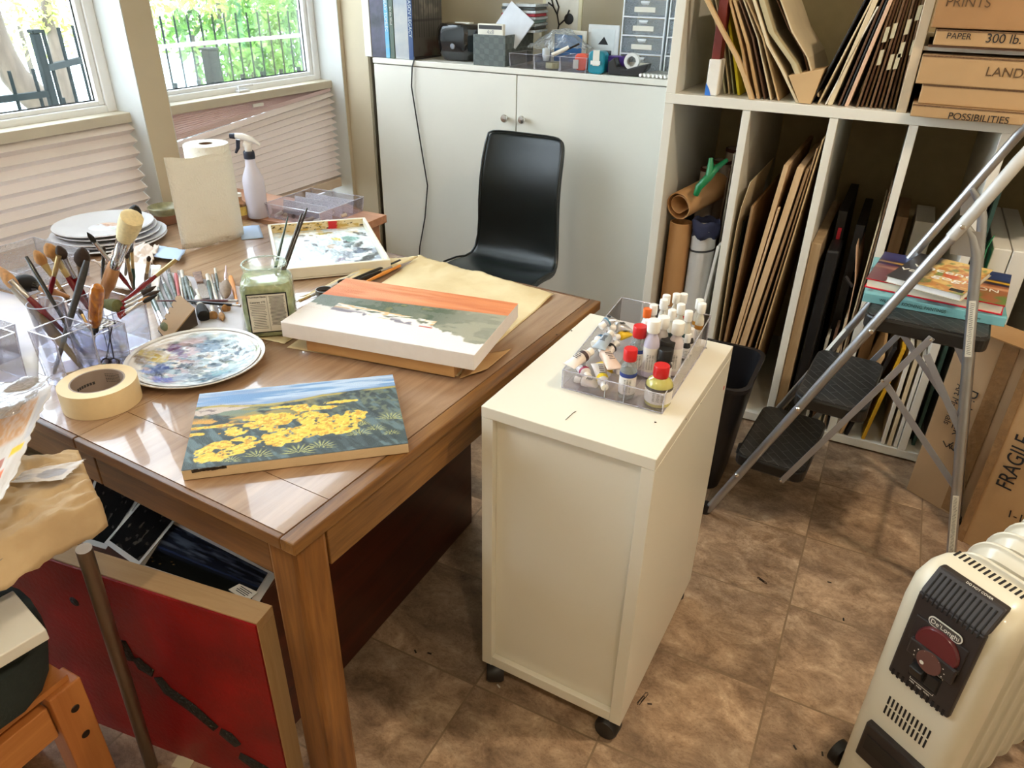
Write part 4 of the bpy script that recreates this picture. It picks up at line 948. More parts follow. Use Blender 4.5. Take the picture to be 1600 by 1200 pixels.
# --- jar of green rinse water
jc = V(-1.284, -.812, ZT)
t = thing('rinse_jar', 'big glass jar of murky green brush water with a printed label', 'jar', jc)
def sqring(hw_, z, r): return [(jc[0]+x, jc[1]+y, jc[2]+z) for x, y in [(x*math.cos(.72)-y*math.sin(.72), x*math.sin(.72)+y*math.cos(.72)) for x, y in rrect(-hw_, hw_, -hw_, hw_, r, 6)]]
glassj = clear('jar_glass', (242, 246, 240), .22)
watm, nt_, bb_ = newmat('green_water'); MATS['green_water'] = watm
bb_.inputs['Base Color'].default_value = (*c3(150, 164, 120), 1); bb_.inputs['Roughness'].default_value = .18; bb_.inputs['Subsurface Weight'].default_value = .3; bb_.inputs['Subsurface Radius'].default_value = (.02, .03, .01); bb_.inputs['Coat Weight'].default_value = .7
nz_ = nt_.nodes.new('ShaderNodeTexNoise'); nz_.inputs['Scale'].default_value = 9; cr_ = nt_.nodes.new('ShaderNodeValToRGB'); cr_.color_ramp.elements[0].position = .35; cr_.color_ramp.elements[1].position = .7
cr_.color_ramp.elements[0].color = (*c3(164, 174, 140), 1); cr_.color_ramp.elements[1].color = (*c3(200, 206, 164), 1); nt_.links.new(nz_.outputs['Fac'], cr_.inputs[0]); nt_.links.new(cr_.outputs[0], bb_.inputs['Base Color'])
pw = [(.050, 0, .03), (.0585, .006, .03), (.060, .02, .03), (.060, .118, .03), (.057, .130, .035), (.050, .140, .042)]
b = MB(); rr_ = [sqring(h*.975, z+.001, r*.97) for h, z, r in pw[:5]]+[sqring(.052, .1345, .045)]; n = len(rr_[0])
b.add([p for r in rr_ for p in r], [(i*n+k, i*n+(k+1) % n, (i+1)*n+(k+1) % n, (i+1)*n+k) for i in range(5) for k in range(n)]+[tuple(range(n))[::-1], tuple(range(5*n, 6*n))])
b.build('rinse_water', watm, t, smooth=True)
b = MB(); rr_ = [sqring(h, z, r) for h, z, r in pw]+[sqring(.049, .146, .046), sqring(.049, .158, .048), sqring(.052, .160, .0515), sqring(.052, .166, .0515), sqring(.049, .166, .0485)]
b.add([p for r in rr_ for p in r], [(i*n+k, i*n+(k+1) % n, (i+1)*n+(k+1) % n, (i+1)*n+k) for i in range(len(rr_)-1) for k in range(n)])
b.build('jar_glass', glassj, t, smooth=True)
MB().tube([sqring(.0495, .166, .048)[k] for k in range(n)]+[sqring(.0495, .166, .048)[0]], .0022, 6).build('rim', clear('rim_glass', (215, 225, 215), .5, haze=.3, hazecol=(200, 210, 190)), t, smooth=True)
# label on the face towards the room
ca, sa = math.cos(.72), math.sin(.72); ln = V(sa, -ca, 0); lr = V(ca, sa, 0)
lc = jc+ln*.0612+V(0, 0, .066)
MB().obox(lc, lr*.090, ln*.0006, V(0, 0, .098)).build('label_border', ink, t)
lb = MB().obox(lc+ln*.0005, lr*.084, ln*.0006, V(0, 0, .092)).build('label', mat('label_cream', (216, 210, 196), .6), t)
text('label_heading', 'Nutrition Facts', lc+ln*.0009-lr*.021+V(0, 0, .0415), lr, (0, 0, 1), .0063, ink, lb)
text('label_heading', 'Calories 170', lc+ln*.0009-lr*.021+V(0, 0, .0285), lr, (0, 0, 1), .0066, ink, lb)
b = MB()
for k in range(24): b.obox(lc+ln*.0009+lr*.0215+V(0, 0, .041-.0031*k), lr*.036*random.uniform(.8, 1), ln*.0003, V(0, 0, .0013))
for k in range(15): b.obox(lc+ln*.0009-lr*.0215+V(0, 0, .022-.0042*k), lr*.036*random.uniform(.75, 1), ln*.0003, V(0, 0, .0010))
for k in range(14): b.obox(lc+ln*.0009+lr*(.024+.001*k)+V(0, 0, -.038), lr*.0006, ln*.0003, V(0, 0, .011))
b.obox(lc+ln*.0009+V(0, 0, 0), lr*.0006, ln*.0003, V(0, 0, .088))
b.build('fine_print', greyink, lb)

# --- brushes
redh = mat('red_lacquer', (120, 18, 28), .25, coat=.5); blackh = mat('black_lacquer', (28, 27, 30), .25, coat=.4); greenh = mat('green_lacquer', (30, 66, 56), .3, coat=.3)
tanh = wood('beech_handle', (214, 158, 104), (186, 128, 78), 'z', rough=.4); brownh = mat('brown_handle', (120, 98, 70), .5, var=.1); spotted = mat('spattered_black', (38, 36, 38), .5, var=.9, scale=120, rgb2=(120, 116, 108))
steel = mat('steel_ferrule', (200, 198, 200), .25, metal=.9); brass = mat('gold_ferrule', (196, 170, 120), .3, metal=.8)
bris_tan = mat('tan_bristle', (176, 128, 78), .8, var=.3, scale=120, stretch=(1, 1, .2)); bris_dk = mat('dark_bristle', (52, 38, 30), .8, var=.3, scale=120); bris_blk = mat('black_bristle', (24, 22, 22), .8, var=.2); bris_cream = mat('cream_bristle', (228, 210, 164), .8, var=.1, scale=150); bris_grn = mat('green_bristle', (96, 98, 60), .8, var=.2, scale=150)
greyh = mat('paint_stained_handle', (104, 110, 106), .5, var=.4, scale=90, rgb2=(50, 70, 66)); whiteh = mat('white_stained_handle', (206, 198, 186), .5, var=.2, scale=90); orangeh = mat('orange_handle', (220, 142, 56), .4, var=.1)
def brush(label, p_tip, p_tail, hr_, hm_, fm, bm, fb=.14, ff=.16, br=None, shape='round', name='paint_brush', cat='brush', group=None, flat=None):
    """bristle share fb and ferrule share ff of the length, from the tip"""
    a, c = np.array(p_tip, float), np.array(p_tail, float); L_ = np.linalg.norm(c-a); d = (c-a)/L_
    t = thing(name, label, cat, (a+c)/2, 0, group)
    def pt(s): return a+(c-a)*s
    br = br or hr_*1.15
    if bm is not None:
        if shape == 'round': R_ = [.15*br, .75*br, 1.1*br, 1.0*br, .8*br]; S = [0, .3*fb, .6*fb, .85*fb, fb]
        elif shape == 'mop': R_ = [.2*br, .8*br, 1.35*br, 1.4*br, .9*br]; S = [0, .14*fb, .45*fb, .75*fb, fb]
        else: R_ = [.9*br, 1.25*br, 1.3*br, 1.1*br, .9*br]; S = [0, .05*fb, .3*fb, .8*fb, fb]
        MB().tube([pt(s) for s in S], R_, 12).build('bristles', bm, t, smooth=True)
    if fm is not None:
        MB().tube([pt(fb), pt(fb+ff*.6), pt(fb+ff*.62), pt(fb+ff)], [.95*br, .95*hr_, 1.05*hr_, .98*hr_], 12).build('ferrule', fm, t, smooth=True)
    s0 = fb+ff
    MB().tube([pt(s0), pt(s0+.08), pt(s0+.2), pt(.8), pt(.97), pt(1)], [.9*hr_, 1.15*hr_, 1.2*hr_, .75*hr_, .55*hr_, .35*hr_], 12).build('handle', hm_, t, smooth=True)
    return t
def bz(label, tip, zt_, tail, zb_, r, *a, **k): return brush(label, Z(*tip, zt_), Z(*tail, zb_), r, *a, **k)
# brushes in the jar (handles up)
for lab_, tp, zt_, bt, r, hm_ in (('thin green brush handle standing in the rinse jar', (450, 338), .99, (420, 440), .0032, greenh), ('black brush handle in the rinse jar, left one of the close pair', (472, 333), 1.0, (435, 440), .0042, blackh), ('black brush handle in the rinse jar, tallest of the three', (480, 325), 1.01, (440, 445), .0042, blackh)):
    P1 = Z(*tp, zt_); Pb = jc+V(.012*(r*1000-3.8), -.008+.4*(r-.0035), .055)
    brush(lab_, Pb, P1, r, hm_, steel, bris_dk, .1, .2)

# --- clear containers
def acrylic_box(label, x0, x1, y0, y1, z0, h, flare=.004, m=acr, name='acrylic_box', rot=0, th=.0022, parts=None, group=None, cat='container', me=None):
    cx, cy = (x0+x1)/2, (y0+y1)/2; t = thing(name, label, cat, (cx, cy, z0), rot, group); a, c = (x1-x0)/2, (y1-y0)/2; e = me or acre
    MW(t).box((-a, -c, 0), (a, c, th)).build('floor_plate', m, t)
    f = flare
    for nm, bot, top in (('side', [(-a, -c), (a, -c), (a, -c+th), (-a, -c+th)], [(-a-f, -c-f), (a+f, -c-f), (a+f, -c-f+th), (-a-f, -c-f+th)]), ('side', [(-a, c-th), (a, c-th), (a, c), (-a, c)], [(-a-f, c+f-th), (a+f, c+f-th), (a+f, c+f), (-a-f, c+f)]),
                         ('side', [(-a, -c+th), (-a+th, -c+th), (-a+th, c-th), (-a, c-th)], [(-a-f, -c-f+th), (-a-f+th, -c-f+th), (-a-f+th, c+f-th), (-a-f, c+f-th)]), ('side', [(a-th, -c+th), (a, -c+th), (a, c-th), (a-th, c-th)], [(a+f-th, -c-f+th), (a+f, -c-f+th), (a+f, c+f-th), (a+f-th, c+f-th)])):
        MW(t).hexa([(x, y, th) for x, y in bot], [(x, y, h) for x, y in top]).build(nm, m, t)
    rim = [(-a-f, -c-f, h), (a+f, -c-f, h), (a+f, c+f, h), (-a-f, c+f, h), (-a-f, -c-f, h)]
    b = MW(t)
    for i in range(4): b.obox((np.array(rim[i])+np.array(rim[i+1]))/2, np.array(rim[i+1])-np.array(rim[i]), np.cross(nrm(np.array(rim[i+1])-np.array(rim[i])), (0, 0, 1))*.0028, V(0, 0, .0014))
    for x, y in ((-a, -c), (a, -c), (a, c), (-a, c)):
        sx, sy = (1 if x > 0 else -1), (1 if y > 0 else -1); b.tube([(x, y, 0), (x+sx*f, y+sy*f, h)], .0016, 4)
    b.build('polished_edges', e, t); return t
acrylic_box('front clear acrylic box of brushes, behind the masking tape', -1.495, -1.422, -1.247, -1.176, ZT, .122)
acrylic_box('squat clear acrylic box with a pattern of slots, right of the tall one', -1.503, -1.430, -1.166, -1.098, ZT, .092)
acrylic_box('clear divided acrylic brush stand nearest the loose brushes', -1.60, -1.48, -1.092, -1.005, ZT, .10, .006)
acrylic_box('empty looking clear acrylic box at the left edge of the photo', -1.66, -1.545, -1.36, -1.26, ZT, .11)
acrylic_box('low translucent tub behind the brushes, under the left window', -2.20, -1.98, -.98, -.80, ZT, .07, .012, scratch, 'plastic_tub')
acrylic_box('tall clear acrylic cup at the back of the brush stands', -1.66, -1.58, -1.12, -1.04, ZT, .12)
t = acrylic_box('small milky plastic tub behind the leftmost clear box', -1.74, -1.66, -1.28, -1.20, ZT, .08, .006, scratch, 'plastic_tub')
t = thing('round_plastic_cup', 'round clear plastic cup behind the black speckled handle', 'cup', (-1.585, -1.175, ZT))
MB().lathe([(.0, 0), (.030, 0), (.036, .13), (.0345, .13), (.029, .002)], (-1.585, -1.155, ZT), seg=28).build('cup', acr, t, smooth=True)
MB().tube([(-1.585+.0355*math.cos(a), -1.155+.0355*math.sin(a), ZT+.13) for a in np.linspace(0, 2*math.pi, 29)], .0012, 6).build('rim', acre, t, smooth=True)
# slotted lid of the squat box
b = MB()
for k in range(5): b.box((-1.495+.013*k, -1.162, ZT+.0935), (-1.490+.013*k, -1.102, ZT+.0955))
for k in range(3): b.box((-1.495, -1.16+.025*k, ZT+.0935), (-1.438, -1.154+.025*k, ZT+.0955))
tag(b.build('slotted_lid', mat('white_enamel', (236, 238, 240), .3), None), 'white slotted lattice lid on the squat clear box', 'lid')
ZM = ZT+.004
bz('big brown round brush leaning left out of the front clear box', (-4, 415), .935, (128, 574), ZM+.002, .0095, brownh, brownh, bris_tan, .22, .30, .012)
bz('slim black pencil-ended handle leaning left in the front clear box', (39, 398), .965, (142, 572), ZM, .0042, blackh, None, None, 0, .02)
bz('thick black paint-speckled handle standing in the front clear box', (137, 404), .965, (84, 585), ZM, .0065, spotted, None, None, 0, .02)
bz('tan mop brush with a long pale ferrule, second from the left at the back', (54, 391), .96, (128, 500), .80, .0042, brownh, brass, bris_tan, .20, .35, .0085, 'mop')
bz('round tan brush with a dark red handle behind the speckled handle', (72, 380), .985, (150, 500), .80, .0065, redh, brass, bris_tan, .17, .25, .0105, 'mop')
bz('dark tipped brush just behind the round tan one', (90, 384), .985, (148, 492), .80, .0050, redh, steel, bris_dk, .16, .28, .008, 'mop')
bz('fat dark round mop brush above the black speckled handle', (129, 387), .98, (124, 470), .84, .0058, brownh, brownh, bris_dk, .30, .25, .0115, 'mop')
bz('upright brush with a dark red handle among the left brushes', (92, 400), .965, (66, 505), .80, .0050, redh, brass, None, .0, .28)
bz('big black brush lying on its side across the left brushes', (22, 436), .90, (108, 464), .865, .0085, tanh, blackh, bris_blk, .38, .10, .014, 'mop')
bz('dark red handled brush beside the big brown one', (16, 438), .93, (112, 530), ZM+.03, .0060, redh, steel, None, .0, .28)
t = thing('amber_handle_tool', 'tool with a clear amber handle standing in the squat clear box', 'tool', Z(151, 500, .85))
p1, p0 = Z(152, 447, .965), Z(148, 508, .86); ambm, nt_, b_ = newmat('amber_resin'); b_.inputs['Base Color'].default_value = (*c3(196, 116, 10), 1); b_.inputs['Roughness'].default_value = .08; b_.inputs['Coat Weight'].default_value = 1; b_.inputs['Subsurface Weight'].default_value = .4; b_.inputs['Subsurface Radius'].default_value = (.03, .015, .003)
w_ = nt_.nodes.new('ShaderNodeTexNoise'); w_.inputs['Scale'].default_value = 14; mpp = nt_.nodes.new('ShaderNodeMapping'); mpp.inputs['Scale'].default_value = (8, 8, .6); tcc = nt_.nodes.new('ShaderNodeTexCoord'); nt_.links.new(tcc.outputs['Object'], mpp.inputs[0]); nt_.links.new(mpp.outputs[0], w_.inputs['Vector'])
cr_ = nt_.nodes.new('ShaderNodeValToRGB'); cr_.color_ramp.elements[0].position = .25; cr_.color_ramp.elements[0].color = (*c3(120, 62, 6), 1); cr_.color_ramp.elements[1].position = .75; cr_.color_ramp.elements[1].color = (*c3(214, 134, 16), 1); nt_.links.new(w_.outputs['Fac'], cr_.inputs[0]); nt_.links.new(cr_.outputs[0], b_.inputs['Base Color'])
d = p0-p1
MB().tube([p1, p1+d*.04, p1+d*.15, p1+d*.8, p1+d*.95, p0], [.007, .0115, .0140, .0135, .0115, .009], 14).build('handle', ambm, t, smooth=True)
MB().tube([p0, p0+nrm(d)*.02, p0+nrm(d)*.022, p0+nrm(d)*.09], [.009, .008, .003, .003], 10).build('shank', blk, t, smooth=True)
bz('large cream powder brush with a silver ferrule and beech handle', (207, 338), 1.07, (158, 480), .82, .0115, tanh, chrome, bris_cream, .22, .30, .018, 'flat')
bz('second beech handle standing beside the large cream brush', (186, 395), .975, (150, 480), .82, .0105, tanh, chrome, None, 0, .15)
bz('pointed brush with a silver ferrule and dark red handle, tip crossing the plates', (136, 363), 1.01, (215, 465), .81, .0045, redh, steel, bris_blk, .13, .40, .0055)
bz('black tipped brush behind the large cream brush', (212, 322), 1.07, (196, 430), .86, .0065, blackh, steel, bris_blk, .16, .3, .010, 'mop')
bz('dark red handle slanting right, its gold ferrule far to the right', (274, 407), .905, (176, 484), .86, .0048, redh, brass, None, 0, .34)
for k, (lab_, tp, tl, bm_, r_) in enumerate((('dark pointed brush, topmost of the bundle leaning right', (244, 447), (184, 480), bris_dk, .0038), ('dark red tipped brush, middle of the bundle leaning right', (250, 454), (182, 486), bris_dk, .0042), ('fine brush with a short black tip in the bundle leaning right', (247, 460), (184, 492), bris_blk, .0032), ('brown tipped brush, lowest of the bundle leaning right', (237, 462), (186, 496), bris_tan, .0042))):
    bz(lab_, tp, .90-.004*k, tl, .862-.004*k, r_, redh, steel, bm_, .36, .44, r_*1.5)
bz('short green-grey flat brush lying beside the amber handle', (184, 478), .872, (150, 472), .868, .008, brownh, brownh, bris_grn, .55, .2, .011, 'flat')
for lab_, tp, tl, hm_, fm_ in (('gold ferruled dark green brush behind the red handles', (205, 384), (210, 455), greenh, brass), ('thin gold brush left of the dark green one', (197, 395), (208, 452), brownh, brass), ('thin tan stick standing right of the dark green brush', (233, 400), (226, 452), brownh, brass), ('black brush standing just left of the cream powder brush', (162, 385), (160, 450), blackh, blackh)):
    bz(lab_, tp, .955, tl, .83, .0038, hm_, fm_, bris_dk, .12, .35)
bz('pencil-thin pointed brush beside the amber handle', (123, 482), .885, (143, 520), .84, .003, tanh, brass, bris_dk, .25, .3, .004)
t = thing('scissors', 'small dark scissors, handles down, in the squat clear box', 'scissors', Z(172, 560, ZM+.005))
for k, s in enumerate((-1, 1)):
    c0 = Z(172+6*s, 568, ZM+.012); c1 = Z(172-3*s, 510, .85); rr = nrm(c1-c0); X_, Y_, _ = frame(rr)
    MB().tube([c0+CR*.011*math.cos(a)+CU*.011*math.sin(a) for a in np.linspace(0, 6.2832, 19)], .0018, 6).tube([c0+CU*.01, c1], .0014, 6).build('blade', mat('dark_steel', (70, 68, 72), .35, metal=.7), t, smooth=True)

# --- loose brushes lying on the stained paper
LB = [('green', (222, 432), (262, 520), .0045, greenh, steel, bris_grn), ('green', (238, 428), (272, 512), .0035, greyh, steel, bris_dk), ('grey', (250, 428), (282, 505), .0042, greyh, steel, None), ('grey', (261, 418), (277, 470), .0048, greyh, steel, None), ('red', (273, 416), (280, 470), .0038, mat('pink_handle', (176, 84, 84), .5, var=.2), None, None),
      ('grey', (279, 424), (286, 468), .0026, whiteh, steel, None), ('dark', (284, 424), (292, 472), .0040, greyh, whiteh, None), ('dark', (287, 422), (300, 474), .0048, greyh, None, None), ('green', (295, 442), (304, 472), .0040, greenh, whiteh, None), ('green', (304, 446), (316, 474), .0030, whiteh, None, None),
      ('pale', (324, 430), (331, 472), .0042, greenh, whiteh, None), ('pale', (327, 430), (348, 500), .0028, whiteh, None, bris_tan), ('grey', (332, 430), (345, 490), .0024, greyh, steel, None), ('grey', (336, 420), (342, 455), .0028, greyh, whiteh, None), ('pale', (330, 470), (333, 495), .0042, whiteh, None, bris_tan), ('amber', (357, 420), (371, 475), .0045, orangeh, None, None), ('pale', (346, 465), (354, 483), .0040, whiteh, None, bris_tan)]
pos = ['first from the left', 'second from the left', 'third from the left', 'fourth from the left', 'pink one', 'thin white one right of the pink one', 'sixth, white collared', 'thick grey one left of the palette knife', 'short green one with a white collar', 'thin white one beside the palette knife', 'white collared one right of the palette knife', 'long white one ending nearest the plate', 'thinnest grey one', 'short grey one at the back', 'short stub nearest the plate', 'orange one touching the jar', 'stub beside the jar']
for k, (kd, a_, c_, r, hm_, fm_, bm_) in enumerate(LB):
    r *= 1.25
    A_, C_ = Z(*a_, ZT+.004+r), Z(*c_, ZT+.004+r)
    if bm_ is None: brush('paint-stained brush in the row of loose brushes, '+pos[k], A_, C_, r, hm_, fm_, None, 0, .25, group='loose brushes by the jar')
    else: brush('paint-stained brush in the row of loose brushes, '+pos[k], C_, A_, r, hm_, fm_ or steel, bm_, .12, .2, r*1.6, 'mop', group='loose brushes by the jar')
for lab_, a_, c_, r, hm_ in (('long dark handle lying across the loose brushes, upper one', (372, 470), (244, 470), .0032, mat('maroon_handle', (96, 50, 52), .4)), ('long dark handle lying across the loose brushes, lower one', (376, 478), (270, 468), .0036, blackh)):
    brush(lab_, Z(*a_, ZT+.018), Z(*c_, ZT+.018), r, hm_, steel, None, 0, .12)
t = thing('palette_knife', 'paint-crusted palette knife lying among the loose brushes', 'knife', Z(312, 455, ZT+.006))
A_, C_, E_ = Z(308, 427, ZT+.008), Z(313, 443, ZT+.008), Z(322, 466, ZT+.008)
X_ = nrm(np.cross(C_-A_, (0, 0, 1)))
MB().hexa([A_-X_*.012, A_+X_*.012, C_+X_*.009, C_-X_*.009], [q+dz*.006 for q in (A_-X_*.012, A_+X_*.012, C_+X_*.009, C_-X_*.009)]).build('handle', mat('crusty_handle', (130, 104, 92), .7, var=.4, scale=80), t, bevel=.002)
MB().hexa([C_-X_*.009, C_+X_*.009, E_+X_*.014, E_-X_*.014], [q+dz*.0015 for q in (C_-X_*.009, C_+X_*.009, E_+X_*.014, E_-X_*.014)]).build('blade', steel, t)
brush('stubby house-painting brush with a clotted dark head, nearest the plate', Z(319, 495, ZT+.012), Z(308, 462, ZT+.012), .008, whiteh, whiteh, bris_blk, .45, .2, .012, 'flat')
brush('fluffy grey blending brush standing beside the jar', Z(352, 466, ZT+.014), Z(353, 415, .80), .004, mat('clear_handle', (196, 170, 170), .2), steel, mat('grey_bristle', (150, 134, 122), .9, var=.2, scale=100), .45, .1, .011, 'mop')

# --- notched cardboard
t = thing('notched_card', 'brown cardboard tab with a row of cut notches, beside the palette plate', 'card', Z(262, 530, ZT))
g0, g1, g2, g3 = Z(246, 514, ZT+.012), Z(262, 533, ZT+.004), Z(304, 481, ZT+.05), Z(278, 458, ZT+.058)
N_ = 6; e = g3-g0; inw = nrm((g1-g0)); poly = []
for k in range(N_):
    s0 = k/N_; poly += [g0+e*s0, g0+e*(s0+.10), g0+e*(s0+.155)+inw*.016, g0+e*(s0+.165)]
poly += [g3, g2, g1]
nn_ = nrm(np.cross(g1-g0, e)); nn_ = nn_ if nn_[2] > 0 else -nn_
MB().prism(poly, -nn_*.003).build('card', card, t)
MB().hexa([g0-dz*.006, g1-dz*.003, g2-V(0, 0, .045), g3-V(0, 0, .05)], [g0-dz*.005, g1-dz*.002, g2-V(0, 0, .005), g3-V(0, 0, .005)]).build('folded_foot', mat('dark_card', (60, 46, 34), .8), t)

# --- two little metal cups and the brushes beyond the canvas
tin = mat('tin_cup', (112, 110, 104), .35, metal=.6, var=.2, scale=60)
for lab_, px in (('left one of two small tin oil cups behind the canvas', (508, 467)), ('right one of two small tin oil cups, nearer the orange brush', (541, 455))):
    c_ = Z(*px, ZT); t = thing('oil_cup', lab_, 'cup', c_)
    MB().lathe([(0, 0), (.020, 0), (.0225, .028), (.0205, .028), (.018, .004), (0, .004)], c_, seg=24).build('cup', tin, t, smooth=True)
    MB().lathe([(0, .018), (.0185, .018)], c_, seg=20).build('dark_oil', mat('dark_oil', (40, 28, 18), .15), t)
for lab_, a_, c_, r, hm_, fm_ in (('black handled brush beyond the canvas, longest of the row', (625, 408), (500, 458), .0055, blackh, blackh), ('black handled brush beyond the canvas, thinner one below it', (612, 418), (520, 452), .0045, blackh, steel), ('orange handled brush pointing at the orange band of the canvas', (625, 415), (560, 446), .0042, orangeh, orangeh), ('thin white brush beyond the canvas beside the palette tray', (600, 408), (462, 472), .0038, whiteh, whiteh), ('stained brush beyond the canvas nearest the jar', (470, 488), (512, 458), .0040, greyh, steel), ('pale stick beyond the canvas next to the jar', (468, 470), (545, 436), .0040, whiteh, brass)):
    brush(lab_, Z(*a_, ZT+.012), Z(*c_, ZT+.010), r, hm_, fm_, None, 0, .2)
sheet('rolled_paper', 'strip of folded cream paper lying along the palette tray', 'paper', [(468, 466), (560, 442), (655, 402), (600, 405)], [ZT+.004, ZT+.004, ZT+.012, ZT+.02], parch, 16, .006, 31)

# --- white palette tray with dried paint
A, B, C_ = V(-1.805, -.275, ZT+.003), V(-1.583, -.049, ZT+.003), V(-1.262, -.352, ZT+.003); D = A+C_-B
t = thing('palette_tray', 'white rectangular enamel tray covered in blue-grey dabs of paint', 'tray', (A+C_)/2)
enm = mat('stained_enamel', (232, 226, 208), .35, var=.06, scale=14)
u_, v_ = B-A, D-A; un, vn = nrm(u_), nrm(v_)
MB().hexa([A, D, C_, B], [q+dz*.004 for q in (A, D, C_, B)]).build('tray_floor', enm, t)
for p0, du, dv in ((A, u_, vn*.010), (D-vn*.010, u_, vn*.010), (A+vn*.0105, un*.010, v_-vn*.021), (B-un*.010+vn*.0105, un*.010, v_-vn*.021)):
    Q = (p0, p0+du, p0+du+dv, p0+dv); MB().hexa([q+dz*.0042 for q in Q], [q+dz*.034 for q in Q]).build('side', enm, t, bevel=.002)
def trayfn(u, v):
    # u across the back edge, v towards the viewer
    n1 = fbm(u*5, v*9, 4); col = np.ones(u.shape+(3,))*np.array(c3(222, 234, 238)); col = over(col, (190, 208, 218), sm(.5, .62, n1)); col = over(col, (214, 196, 160), sm(.22, .1, v)*sm(.4, .6, fbm(u*8, v*8, 6))); col = over(col, (244, 248, 248), sm(.58, .66, fbm(u*8, v*14, 8)))
    col = over(col, (150, 160, 176), sm(.52, .6, fbm(u*6, v*12, 10))*sm(.45, .7, u)*sm(.3, .5, v))
    S = [(.55, .10, .05, (196, 176, 60)), (.62, .08, .045, (150, 132, 40)), (.42, .12, .04, (140, 120, 50)), (.3, .1, .03, (60, 44, 20)), (.35, .25, .035, (30, 44, 50)), (.42, .36, .035, (34, 32, 40)), (.48, .50, .03, (30, 30, 36)), (.66, .26, .05, (216, 198, 40)), (.72, .34, .05, (24, 40, 52)), (.78, .30, .08, (116, 164, 158)), (.78, .42, .06, (70, 96, 100)), (.90, .18, .06, (84, 84, 76)), (.96, .24, .05, (60, 62, 62)), (.90, .42, .06, (70, 72, 70)), (.85, .55, .10, (90, 108, 132)), (.93, .56, .06, (46, 52, 60)),
         (.70, .58, .07, (130, 140, 156)), (.90, .75, .08, (60, 62, 60)), (.82, .82, .06, (120, 124, 126)), (.6, .7, .05, (140, 128, 150)), (.35, .85, .05, (120, 130, 130)), (.5, .9, .04, (90, 110, 70)), (.55, .42, .06, (190, 160, 130)), (.25, .62, .04, (170, 178, 200))]
    return blobs(u, v, col, S, 50)
art('paint_layer', A+un*.011+vn*.011+dz*.005, u_-un*.022, v_-vn*.022, trayfn, paintm, t, 130, 150, .0022, (0, 0, 1))
def walld(u, v):
    col = np.ones(u.shape+(3,))*np.array(c3(226, 206, 160)); col = over(col, (190, 150, 40), sm(.52, .62, fbm(u*14, v*3, 60))*.8); col = over(col, (60, 46, 20), sm(.66, .7, fbm(u*30, v*5, 61))); return over(col, (200, 20, 16), sm(.055, .045, np.abs(u-.66)+.03*(fbm(u*30, v*5, 3)-.5)))
art('dried_drips', A+vn*.0108+un*.01+dz*.006, u_-un*.02, dz*.026, walld, paintm, t, 90, 12)

# --- paper towels
rc = V(-1.935, -.352, ZT)
towel = mat('paper_towel', (238, 234, 224), .9, var=.015, bump=.5, bscale=160)
t = thing('paper_towel_roll', 'standing roll of white paper towels with one sheet hanging loose', 'paper towels', rc)
RH = .292
MB().lathe([(.021, 0), (.0665, 0), (.067, .004), (.067, RH-.004), (.0655, RH), (.021, RH)], rc, seg=48).build('towel_roll', towel, t, smooth=True)
MB().lathe([(.0205, 0), (.0205, RH-.001), (.019, RH-.001), (.019, 0)], rc, seg=24).build('cardboard_core', mat('brown_core', (120, 92, 66), .9), t, smooth=True)
E_ = Z(286, 392, ZT+.004); a0, a1 = math.radians(75), math.radians(-24)
P0 = rc+V(.0695*math.cos(a1), .0695*math.sin(a1), 0)
path = [rc+V(.0685*math.cos(a), .0685*math.sin(a), 0) for a in np.linspace(a0, a1, 16)]+[P0*(1-s)+E_*s+V(0, 0, 0) for s in np.linspace(.1, 1, 8)]
zt_ = up(E_, 246, 243)[2]
rows = []
for i, p in enumerate(path):
    s = max(0, (i-16)/7); z1 = ZT+RH-.022; top_ = z1+(min(zt_, z1+.01)-z1)*s; rows.append([V(p[0], p[1], ZT+.003+.004*math.sin(i*.9)+(top_-ZT-.003)*q) for q in np.linspace(0, 1, 12)])
MB().grid(np.array(rows)).build('loose_sheet', towel, t, smooth=True, solid=.0006)

# --- spray bottle
sc_ = Z(404, 338, ZT); sc_[2] = ZT
hdpe = mat('milky_plastic', (214, 208, 220), .35, var=.02); navy = mat('navy_plastic', (22, 26, 46), .35)
t = thing('spray_bottle', 'translucent spray bottle with a white and navy trigger head', 'bottle', sc_)
MB().lathe([(0, 0), (.034, 0), (.036, .004), (.036, .125), (.033, .140), (.018, .175), (.0165, .195), (.0165, .205), (0, .205)], sc_, seg=32).build('bottle', hdpe, t, smooth=True)
MB().lathe([(.018, .200), (.0185, .202), (.0185, .222), (.016, .226)], sc_, seg=24).build('collar', navy, t, smooth=True)
hd = -nrm(V(CR[0], CR[1], 0)); s3 = sc_
MB().tube([s3+dz*.222, s3+dz*.245, s3+dz*.252+hd*.012], [.012, .013, .012], 12).tube([s3+dz*.246-hd*.042, s3+dz*.262-hd*.018, s3+dz*.272+hd*.012, s3+dz*.274+hd*.038], [.004, .009, .011, .009], 12).build('spray_head', mat('head_white', (232, 226, 220), .35), t, smooth=True)
MB().tube([s3+dz*.273+hd*.037, s3+dz*.2735+hd*.055], [.010, .0085], 12).build('nozzle', navy, t, smooth=True)
MB().tube([s3+dz*.262+hd*.030, s3+dz*.235+hd*.034, s3+dz*.218+hd*.044], [.007, .0065, .004], 10).build('trigger', navy, t, smooth=True)

